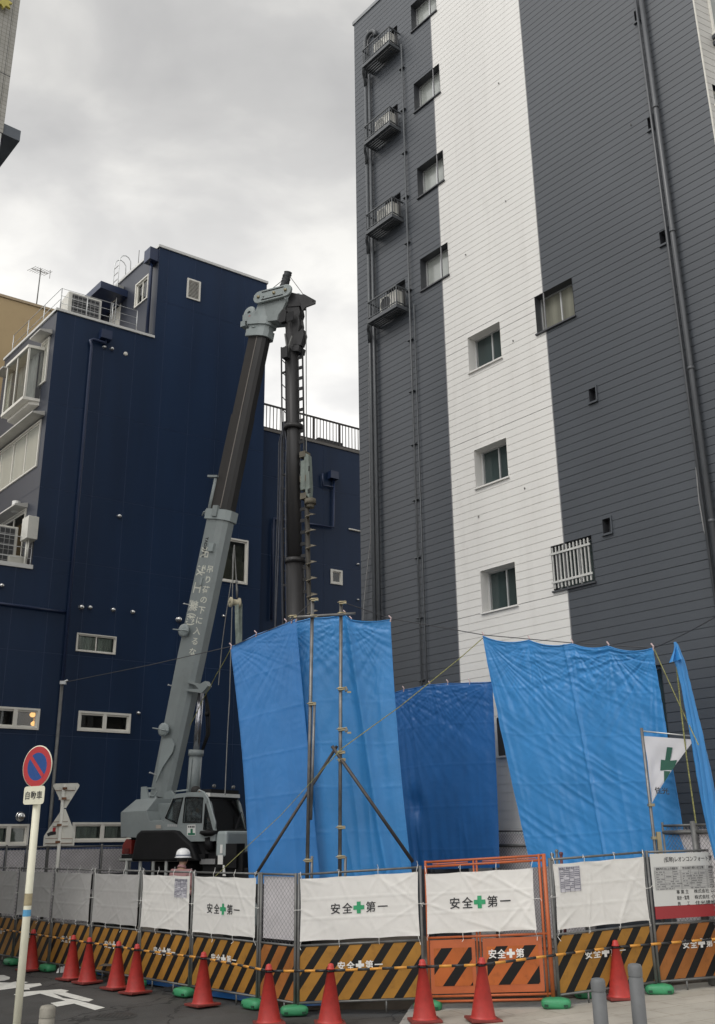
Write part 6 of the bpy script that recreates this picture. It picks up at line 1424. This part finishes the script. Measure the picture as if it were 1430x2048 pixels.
for i,ch in enumerate('吊り荷の下に入るな'):
    zt = 8.25-i*0.235; c = bz(zt)+ctr+fn_*0.004; put_text(m, ch, c, fx, bd_, 0.185, bold=0.02)
m.build('warning_lettering', mat('cream_lettering',(0.66,0.66,0.58),0.6), bb)
# luffing cylinder
P0 = kpt(384,1605,0.05); P1 = kpt(386,1500,0.05); P2 = kpt(402,1380,0.05); dr_ = (P2-P0).normalized(); P1 = P0+dr_*((P1-P0).dot(dr_))
m = MB(); m.tube([P0,P1],0.142,18); m.tube([P1-dr_*0.13,P1],0.168,18); m.tube([P0+sd_*0.16+hd*0.02,P1-dr_*0.2+sd_*0.16+hd*0.02],0.02,6); lc = m.build('luffing_cylinder', M_cr, cr)
m = MB(); m.tube([P1,P2],0.072,16); m.build('piston_rod', mat('chromed_rod',(0.42,0.42,0.45),0.22,0.9,var=0.05), lc)
m = MB()
for k in range(3): m.tube([P2+hd*0.12, P2.lerp(P1,0.4)+hd*(0.2+0.05*k), P2.lerp(P1,0.75)+hd*(0.26+0.04*k), P1+hd*(0.16+0.02*k)],0.018,6)
m.lathe(kpt(412,1428,0.1),[(0,0),(0.05,0.0),(0.06,0.05),(0,0.07)],10,axis=hd); m.build('hydraulic_hose', M_blk, lc)
# boom head
m = MB(); sect(m,14.0,14.18,0.30,0.26); sect(m,14.3,14.5,0.32,0.27); sect(m,14.18,14.3,0.26,0.22); sect(m,14.5,14.85,0.2,0.2,0.16,0.2); bhd = m.build('boom_head', M_crl, cr)
m = MB(); a,z = kp(497,625,0.2); m.lathe(K(a,0.12,z),[(0.05,0),(0.16,0.0),(0.19,0.03),(0.16,0.06),(0.05,0.06)],20,axis=sd_); kbox(m,a-0.18,a+0.3,0.06,0.2,z-0.22,z-0.02); kbox(m,a-0.24,a-0.1,0.0,0.2,kp(497,655)[1]-0.05,kp(497,655)[1]+0.1); m.tube([K(a-0.17,0.1,kp(497,655)[1]),K(a-0.15,0.1,kp(497,655)[1]+0.4)],0.02,5); m.tube([K(a-0.1,0.1,kp(497,655)[1]),bz(14.2)+sd_*0.27-bh_*0.05],0.025,6); m.build('head_sheave', M_crl, bhd)
m = MB(); q = kp(499,635,0.2); kbox(m,q[0]-0.02,q[0]+0.03,0.2,0.22,q[1]-0.1,q[1]+0.04); m.build('red_marker', M_sred, bhd)
la,lb = V(kpt(517,594,0.30)), V(kpt(571,580,0.30)); ld_ = (lb-la).normalized(); lup = (Zv-ld_*Zv.dot(ld_)).normalized(); r = 0.16; pts = []
for k in range(9): t = R_(90+k*22.5); pts.append(la+ld_*(r*math.cos(t))+lup*(r*math.sin(t)))
for k in range(9): t = R_(-90+k*22.5); pts.append(lb+ld_*(r*math.cos(t))+lup*(r*math.sin(t)))
m = MB(); m.prism(pts, -sd_*0.07); m.prism([p-sd_*0.55 for p in pts], sd_*0.07); lk = m.build('link_plate', M_crl, bhd, bevel=0.008)
for k in (0.0,0.58,1.0): m = MB(); m.lathe(la.lerp(lb,k),[(0,0.04),(0.035,0.04),(0.045,0.001),(0.045,0.0)],12,axis=sd_); m.build('link_pin', mat('brassy_bolt',(0.28,0.25,0.17),0.4,0.8), lk)
m = MB()
for s_ in (1,-1): m.tube([la.lerp(lb,0.12)+lup*0.105*s_+sd_*0.004, la.lerp(lb,0.92)+lup*0.105*s_+sd_*0.004],0.014,5)
put_text(m,'Z', la.lerp(lb,0.18)-lup*0.06+sd_*0.003, ld_, lup, 0.12, bold=0.02); m.build('link_marking', M_dark, lk)
m = MB(); m.prism([kpt(*q,0.2) for q in ((520,606),(566,594),(572,602),(556,640),(534,642),(530,612))], -sd_*0.4); m.build('head_bracket', M_cr, bhd)

# ------------------------------------------------------------------ earth auger hung on the boom head
au = thing('auger_leader', 'tall black pipe leader of an earth auger hanging from the crane boom head', 'earth auger', (K(2.2,0,SITE).x,K(2.2,0,SITE).y,SITE))
T0 = kpt(583.5,640); T1 = kpt(592,1240); td = (T1-T0).normalized(); 
def mz(z): return T0+td*((z-T0.z)/td.z)
M_ldr = mat('worn_black_pipe', (0.034,0.033,0.034), 0.45, 0.25, var=0.45, vscale=3, grime=0.5, streak=True)
zj = kpt(590,1122).z
m = MB(); m.tube([mz(14.1),mz(zj)],0.157,22); m.tube([mz(zj),mz(SITE)],0.205,22)
for z in (zj,kpt(586,855).z): m.lathe(mz(z)-V((0,0,0.06)),[(0.165,0),(0.235,0),(0.235,0.1),(0.165,0.1)],22)
m.build('leader_pipe', M_ldr, au)
M_ldd = mat('dark_rack_steel', (0.03,0.03,0.032), 0.5, 0.3, var=0.3)
m = MB(); zb = 7.4; n_ = 24; ztop = 14.0
for da in (0.295,): m.box((mz(ztop)+mz(zb))/2+hd*da,(0.032,0.03,(mz(ztop)-mz(zb)).length),(hd,sd_,-td))
for k in range(n_+1): z = zb+(ztop-zb)*k/n_; m.box(mz(z)+hd*0.225,(0.14,0.028,0.075),(hd,sd_,-td))
m.build('rack', M_ldd, au)
m = MB()
for da in (-0.20,-0.315): m.tube([mz(13.6)+hd*da,mz(6.0)+hd*da],0.014 if da > -0.21 else 0.02,6)
z = 6.2; k = 0
while z < 13.5:
    m.tube([mz(z)-hd*0.20,mz(z+0.14)-hd*0.315],0.012,5)
    if k % 4 == 0: m.box(mz(z+0.1)-hd*0.255,(0.12,0.04,0.04),(hd,sd_,-td))
    z += 0.33; k += 1
m.build('ladder_strip', M_ldd, au)
m = MB(); 
for poly,b0,b1 in ((((566,611),(597,609),(600,625),(597,634),(599,648),(596,664),(572,666),(568,645),(564,640)),-0.1,0.12),(((572,664),(598,662),(604,656),(607,668),(601,690),(574,690)),-0.06,0.12),(((553,640),(556,628),(566,616),(572,620),(570,642),(560,646)),0.1,0.2),(((576,596),(582,584),(598,588),(600,612),(575,614)),-0.12,0.14),(((575,690),(598,690),(596,702),(577,702)),-0.15,0.15)): m.prism([kpt(*q,b1) for q in poly], -sd_*(b1-b0))
m.build('leader_head', M_ldd, au, bevel=0.012)
m = MB(); m.prism([kpt(*q,0.2) for q in ((596,590),(608,588),(630,600),(629.5,607),(611,614),(604,622),(601,610))], -sd_*0.04); m.prism([kpt(*q,-0.15) for q in ((596,590),(608,588),(630,600),(629.5,607),(611,614),(604,622),(601,610))], -sd_*0.04)
m.tube([kpt(627,603,0.2),kpt(627,603,-0.15)],0.03,6); m.lathe(kpt(614,606,-0.1),[(0,0),(0.1,0),(0.1,0.22),(0,0.22)],14,axis=sd_); m.build('jib', M_ldd, au)
m = MB(); m.box(kpt(580,633,0.25),(0.2,0.02,0.24),KA); m.build('access_hatch', M_void, au)
m = MB(); p,q = kpt(566,580,0.0), kpt(576.5,545,0.0); n_ = 18
m.tube([p.lerp(q,i/n_)+V((random.uniform(-.012,.012),0,0)) for i in range(n_+1)],[0.10+random.uniform(-.012,.014) for i in range(n_+1)],12); m.build('bundled_hose', mat('black_hose_wrap',(0.028,0.032,0.036),0.6,var=0.4,vscale=14,bump=0.6,bscale=30), au)
m = MB(); m.tube([q-V((0,0,0.05)),kpt(606,588)],0.009,5); m.tube([p.lerp(q,0.75),kpt(546,576)],0.009,5)
m.tube([kpt(612,612),kpt(613,1000)],0.012,5); m.tube([kpt(604,640),kpt(607,900)],0.008,5); m.build('stay_cable', M_galv, au)
m = MB(); m.tube([kpt(570,668,0.2),kpt(573,690,0.25),kpt(572,710,0.25)],0.02,6); m.tube([kpt(584,672,0.25),kpt(578,690,0.25),kpt(575,715,0.2)],0.022,6); m.build('pale_hose', M_galv, au)
m = MB(); bx_ = kpt(573,707,0.2); m.box(bx_,(0.16,0.18,0.28),KA); m.build('junction_box', M_ldd, au)
m = MB()
for x0,x1,x2,dd in ((560,556,551,0.1),(566,566,567,0.0),(571,572,574,0.1),(562,563,565,-0.1),(556,552,550,-0.2)):
    m.tube([kpt(568,845,dd),kpt(x0+2,885,dd),kpt(x0,1000,dd),kpt(x1,1130,dd),kpt(x2,1250,dd),kpt(x2,1400,dd)],0.018,5)
m.build('hanging_hose', mat('dusty_hose',(0.05,0.055,0.07),0.7,var=0.3,vscale=8), au)
# drive unit and screw
za,zb = kpt(615,905).z, kpt(615,1000).z; ac_ = 0.40
M_mot = mat('pale_green_motor', (0.17,0.20,0.18), 0.5, var=0.15, vscale=4, grime=0.5)
m = MB(); c = (mz(za)+mz(zb))/2+hd*ac_
m.prism([mz(za-0.02)+hd*0.34+sd_*0.1, mz(za-0.1)+hd*0.46+sd_*0.1, mz(zb+0.25)+hd*0.48+sd_*0.1, mz(zb)+hd*0.46+sd_*0.1, mz(zb+0.1)+hd*0.36+sd_*0.1], -sd_*0.16)
m.box(c-hd*0.09+sd_*0.02,(0.12,0.2,(za-zb)*0.62),KA); m.build('drive_unit', M_mot, au, bevel=0.015)
M_mud = mat('muddy_bracket',(0.13,0.115,0.085),0.7,var=0.3,grime=0.4)
for z in (za-0.06,zb+0.5,zb+0.08): m = MB(); m.box(mz(z)+hd*0.31,(0.16,0.22,0.14),KA); m.build('drive_bracket', M_mud, au)
m = MB()
m.tube([mz(zb)+hd*0.43,mz(zb-0.12)+hd*0.43],0.13,14); m.tube([mz(zb-0.12)+hd*0.43,mz(zb-0.2)+hd*0.42],0.09,12); m.build('drive_chuck', M_mud, au)
m = MB(); c = mz(za-0.45)+hd*0.48+sd_*0.105; m.box(c,(0.03,0.01,0.12),KA); c = mz(zb+0.12)+hd*0.47+sd_*0.108
for k in range(4): m.box(c+Zv*(0.03*k),(0.08,0.01,0.012),KA)
m.build('vent_slot', M_void, au)
M_screw = mat('muddy_screw', (0.22,0.195,0.15), 0.7, var=0.3, vscale=7, grime=0.5)
m = MB(); z0s,z1s = zb-0.2, 5.2; pit = 0.37; sh = 0.345
sf_ = MB(); sf_.tube([mz(z0s)+hd*sh,mz(SITE+0.1)+hd*sh],0.05,10); sf_.build('screw_shaft', mat('dark_screw_shaft',(0.05,0.045,0.038),0.7,var=0.3,grime=0.4), au)
for k in range(int((z0s-z1s)/pit)):                      # worn half-turn flights on the open side of the shaft
    zc = z0s-0.1-pit*k; m = MB()
    for i in range(10):
        q = []
        for j,rr in ((i,0.04),(i,0.185),(i+1,0.185),(i+1,0.04)):
            t = R_(-75+15*j); q.append(mz(zc-pit*0.42*j/10)+hd*(sh+rr*math.cos(t))+sd_*(rr*math.sin(t)))
        m.face(q, sm=True)
    m.build('screw_flight', M_screw, au, thick=0.012)

# hook sling beside the boom
D_ = 20.6
sl = thing('hoist_sling', 'pale webbing sling over a small roller on a hanging line beside the boom', 'sling', tuple(at(475,1205,D_)))
m = MB(); c = at(471,1204,D_); m.lathe(c-V((0.10,0.0,0)),[(0.03,-0.02),(0.11,-0.02),(0.11,0.01),(0.07,0.02),(0.07,0.16),(0.11,0.17),(0.11,0.2),(0.03,0.2)],20,axis=V((0.86,0.5,0))); m.build('roller', mat('cream_roller',(0.42,0.38,0.27),0.6,var=0.15,grime=0.3), sl)
m = MB()
for x0,x1,dd in ((473,475.5,0),(481,480,0.1)):
    a,b = at(x0,1207,D_+dd), at(x1,1300,D_+dd); m.grid(lambda s,q: a.lerp(b,q)+V((0.075*(s-0.5)*1.1,0.02*math.sin(q*9+s*2),0)), 4, 30)
m.build('webbing', mat('grey_green_webbing',(0.20,0.23,0.20),0.9,var=0.2,vscale=10), sl)
m = MB(); m.tube([at(474,1195,D_),at(474,1180,D_),at(473,1165,D_),at(470,1112,D_),at(469,1090,D_)],[0.02,0.03,0.018,0.009,0.009],6); m.box(at(473,1163,D_),(0.05,0.05,0.06)); m.tube([at(469,1090,D_),at(466,1110,D_),at(465,1160,D_)],0.015,5); m.build('shackle', M_galv, sl)
grp = 'hoist lines beside the boom'
def ln(pts, lb, r=0.011): return tag(MB().tube([at(x,y,d) for x,y,d in pts], r, 5).build('hoist_line', M_galv, base=at(*pts[0])), lb, 'line', grp)
ln(((469,1090,20.6),(466,1150,20.6),(462,1290,20.6),(459,1400,20.6),(455,1470,20.5),(450,1590,20.3)),'taut hoist line running from the boom down to the cab roof',0.012)
ln(((462,1165,20.8),(452,1230,20.8),(444,1290,20.9),(437,1370,20.9)),'thin hoist line slanting down between boom and sling')

# ------------------------------------------------------------------ people
def person_mesh(nodes, edges):
    """one continuous skinned body: nodes {name: (point, radius)}"""
    me = bpy.data.meshes.new('body'); names = list(nodes); ix = {n:i for i,n in enumerate(names)}
    me.from_pydata([tuple(nodes[n][0]) for n in names], [(ix[a],ix[b]) for a,b in edges], [])
    o = bpy.data.objects.new('tmp', me); col.objects.link(o)
    sk = o.modifiers.new('skin','SKIN'); 
    for i,n in enumerate(names): me.skin_vertices[0].data[i].radius = (nodes[n][1],)*2 if not isinstance(nodes[n][1], tuple) else nodes[n][1]; me.skin_vertices[0].data[i].use_root = (i == 0)
    ss = o.modifiers.new('sub','SUBSURF'); ss.levels = 2; ss.render_levels = 2
    bpy.context.view_layer.update()
    m2 = bpy.data.meshes.new_from_object(o.evaluated_get(bpy.context.evaluated_depsgraph_get()))
    r = ([v.co.copy() for v in m2.vertices],[tuple(p.vertices) for p in m2.polygons]); bpy.data.objects.remove(o)
    return r
M_skin = mat('skin', (0.36,0.22,0.15), 0.5, var=0.06); M_hair = mat('black_hair',(0.015,0.013,0.012),0.6)
def person(label, origin, yaw, hip, sit, shirt, pants, arms, helmet=True):
    """origin: ground or seat point; local x = right, y = forward"""
    cy,sy = math.cos(yaw),math.sin(yaw)
    def Wd(x,y,z): return V((origin.x+x*cy-y*sy, origin.y+x*sy+y*cy, origin.z+z))
    t = thing('person', label, 'person', tuple(origin))
    n = {}; e = []
    def add(nm, p, r, par=None):
        n[nm] = (Wd(*p), r)
        if par: e.append((par,nm))
    add('pelvis',(0,0,hip),0.125); add('waist',(0,0.0,hip+0.16),0.125,'pelvis'); add('chest',(0,0.01,hip+0.36),0.145,'waist'); add('neckbase',(0,0.0,hip+0.50),0.085,'chest'); add('neck',(0,0.015,hip+0.575),0.056,'neckbase')
    add('jaw',(0,0.035,hip+0.635),0.068,'neck'); add('skull',(0,0.025,hip+0.715),0.092,'jaw'); add('crown',(0,0.01,hip+0.79),0.066,'skull'); add('nose',(0,0.135,hip+0.695),0.014,'skull')
    for s,sn in ((1,'r'),(-1,'l')):
        A = arms[sn]
        add('ear'+sn,(0.098*s,0.02,hip+0.70),0.016,'skull')
        add('sh'+sn,(0.185*s,0,hip+0.455),0.064,'chest'); add('el'+sn,A[0],0.046,'sh'+sn); add('wr'+sn,A[1],0.031,'el'+sn)
        wv = V(A[1]); dv = (wv-V(A[0])).normalized(); add('palm'+sn,tuple(wv+dv*0.07),(0.038,0.018),'wr'+sn)
        sv = dv.cross(V((0,0,1))); sv = sv.normalized() if sv.length > 0.1 else V((1,0,0)); dn = dv.cross(sv)
        for k,(off,ln_) in enumerate(((-0.030,0.065),(-0.010,0.078),(0.010,0.073),(0.030,0.058))):
            b_ = wv+dv*0.105+sv*off; add(f'f{sn}{k}a',tuple(b_),0.0095,'palm'+sn); add(f'f{sn}{k}b',tuple(b_+dv*ln_*0.55+dn*0.010),0.0085,f'f{sn}{k}a'); add(f'f{sn}{k}c',tuple(b_+dv*ln_*0.9+dn*0.035),0.0075,f'f{sn}{k}b')
        add('th'+sn,tuple(wv+dv*0.055-sv*0.045*s),0.012,'palm'+sn); add('tt'+sn,tuple(wv+dv*0.10-sv*0.065*s+dn*0.012),0.0095,'th'+sn)
        if sit: pts = [('hp',(0.09*s,0.02,hip-0.02),0.095),('kn',(0.13*s,0.45,hip+0.02),0.062),('an',(0.13*s,0.52,hip-0.42),0.042),('ft',(0.13*s,0.66,hip-0.46),0.040)]
        else: pts = [('hp',(0.09*s,0,hip-0.06),0.092),('kn',(0.10*s,0.02,hip-0.45),0.062),('an',(0.10*s,-0.02,0.08),0.042),('ft',(0.11*s,0.14,0.04),0.036)]
        par = 'pelvis'
        for nm,p,r in pts: add(nm+sn,p,r,par); par = nm+sn
    vs,fs = person_mesh(n,e); b = MB(); b.mesh(vs,fs,0,True); bo = b.build('body', M_skin, t)
    # clothing follows the body: thicker chains over trunk, arms and legs
    def sub(keys, grow):
        nn_ = {k:(n[k][0], (n[k][1] if not isinstance(n[k][1],tuple) else n[k][1][0])+grow) for k in keys}; return person_mesh(nn_, [x for x in e if x[0] in nn_ and x[1] in nn_])
    ks = ['chest','waist','pelvis','neckbase','shr','elr','shl','ell']; vs,fs = sub(ks,0.022); s_ = MB(); s_.mesh(vs,fs,0,True)
    for sn in 'rl':
        a,c = n['el'+sn][0], n['wr'+sn][0]; s_.tube([a,a.lerp(c,0.5),a.lerp(c,0.9)],[0.064,0.055,0.046],12)
    s_.tube([n['neckbase'][0]+V((0,0,0.03)), n['neck'][0]],[0.088,0.072],14); s_.build('shirt', shirt, t)
    ks = ['pelvis','hpr','knr','anr','hpl','knl','anl']; vs,fs = sub(ks,0.018); s_ = MB(); s_.mesh(vs,fs,0,True); s_.build('trousers', pants, t)
    s_ = MB()
    for sn in 'rl': s_.tube([n['an'+sn][0]+V((0,0,0.02)),n['an'+sn][0]-V((0,0,0.02)),n['ft'+sn][0]],[0.055,0.058,0.05],12)
    s_.build('boots', M_blk, t)
    f_ = MB(); sk = n['skull'][0]; fw = V((-sy,cy,0)); rt_ = V((cy,sy,0))
    for s in (1,-1): f_.lathe(sk+rt_*(0.034*s)+fw*0.092+V((0,0,0.005)),[(0,0),(0.011,0.002),(0.008,0.008),(0,0.01)],10,axis=fw)
    f_.box(sk+fw*0.095-V((0,0,0.075)),(0.05,0.012,0.008),(rt_,fw,V((0,0,1)))); f_.build('face_features', M_hair, t)
    h_ = MB(); h_.lathe(sk-fw*0.012+V((0,0,-0.05)),[(0.085,-0.02),(0.103,0.03),(0.105,0.08),(0.09,0.125),(0.05,0.15),(0,0.158)],20); h_.build('hair', M_hair, t)
    if helmet:
        hm = MB(); c = sk+V((0,0,0.015)); hm.lathe(c,[(0.128,-0.005),(0.132,0.0),(0.131,0.03),(0.122,0.08),(0.10,0.115),(0.06,0.138),(0.0,0.146)],28)
        hm.lathe(c,[(0.130,0.0),(0.156,-0.012),(0.156,-0.018),(0.126,-0.008)],28); hm.prism([c+fw*0.11+rt_*0.085-V((0,0,0.012)),c+fw*0.175+rt_*0.05-V((0,0,0.02)),c+fw*0.175-rt_*0.05-V((0,0,0.02)),c+fw*0.11-rt_*0.085-V((0,0,0.012))],V((0,0,0.008)))
        for k in (-0.035,0,0.035): hm.tube([c+rt_*k-fw*0.10+V((0,0,0.088)),c+rt_*k-fw*0.05+V((0,0,0.128)),c+rt_*k+V((0,0,0.142)),c+rt_*k+fw*0.06+V((0,0,0.126))],0.008,6)
        ho = hm.build('helmet', mat('white_helmet',(0.78,0.78,0.78),0.25,var=0.02,coat=0.4), t)
        bd2 = MB(); bd2.lathe(c,[(0.1335,0.008),(0.1345,0.012),(0.1335,0.03),(0.132,0.034)],28); bd2.build('grey_band', mat('grey_blue_band',(0.22,0.24,0.29),0.4), ho)
    return t
M_mauve = mat('mauve_work_shirt',(0.34,0.185,0.185),0.85,var=0.12,vscale=7,bump=0.4,bscale=18); M_navyp = mat('dark_trousers',(0.03,0.032,0.04),0.85)
hz_ = at(365,1698,19.0); wo = V((hz_.x,hz_.y,hz_.z-1.76)); stp = hz_.z-1.76
person('worker in a white helmet and mauve shirt standing behind the fence by the crane', V((wo.x,wo.y,stp)), R_(-28), 0.90, False, M_mauve, M_navyp, {'r':((0.235,0.02,1.08),(0.245,0.16,0.87)),'l':((-0.235,0.0,1.08),(-0.24,0.13,0.86))})
m = MB(); m.grid(lambda s,q: V((wo.x+(s-0.5)*2.4, wo.y+(q-0.5)*1.6, SITE-0.03+(stp-SITE+0.035)*min(1,2.2*(1-(2*s-1)**2)*(1-(2*q-1)**2)))), 24, 16)
struct('site_ground', m, M_soil)
M_camo = mat('patterned_shirt',(0.26,0.26,0.27),0.85,var=0.9,vscale=14)
so = K(-0.02,0.6,2.52)
person('crane operator in a patterned grey shirt seated in the cab', V((so.x,so.y,so.z-0.0)), math.atan2(hd.y,hd.x)-math.pi/2, 0.02, True, M_camo, M_navyp, {'r':((0.24,0.16,0.26),(0.18,0.38,0.20)),'l':((-0.24,0.16,0.26),(-0.18,0.38,0.20))}, helmet=False)
# blue sheet ends and offcuts lying under the boards
tg = MB()
def heap(p, a, b, h, ang, seed):
    ca,sa = math.cos(ang),math.sin(ang)
    return lambda s,q: p + V((ca*(s-0.5)*a-sa*(q-0.5)*b, sa*(s-0.5)*a+ca*(q-0.5)*b, h*max(0,(1-(2*s-1)**4)*(1-(2*q-1)**2))*(0.65+0.6*noise.noise(V((s*4,q*3,seed))))+0.004))
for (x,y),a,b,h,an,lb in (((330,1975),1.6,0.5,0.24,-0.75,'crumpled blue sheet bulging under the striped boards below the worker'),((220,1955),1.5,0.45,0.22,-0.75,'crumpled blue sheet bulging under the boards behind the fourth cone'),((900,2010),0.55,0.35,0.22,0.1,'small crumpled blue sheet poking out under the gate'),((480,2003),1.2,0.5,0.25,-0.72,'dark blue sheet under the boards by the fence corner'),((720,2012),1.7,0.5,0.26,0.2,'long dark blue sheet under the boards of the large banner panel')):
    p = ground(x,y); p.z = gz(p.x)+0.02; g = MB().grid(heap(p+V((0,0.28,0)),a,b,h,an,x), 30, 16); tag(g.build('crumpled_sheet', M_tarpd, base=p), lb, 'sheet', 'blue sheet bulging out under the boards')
p = ground(125,1945,0.0); g = MB().grid(heap(p,0.22,0.16,0.14,0.3,5),10,8); tag(g.build('plastic_bag', M_wt, base=p), 'small crumpled white bag lying left of the second cone', 'bag')
p = ground(362,1985,0.0); g = MB(); g.prism([p+V((-0.3,0.12,0.01)),p+V((0.2,-0.25,0.01)),p+V((0.32,-0.13,0.01)),p+V((-0.18,0.26,0.01))],V((0,0,0.05))); tag(g.build('plank', M_dark, base=p), 'dark plank lying on the asphalt under the boards left of the corner cone', 'plank')

for o in bpy.data.objects:
    if '_o' in o: del o['_o']
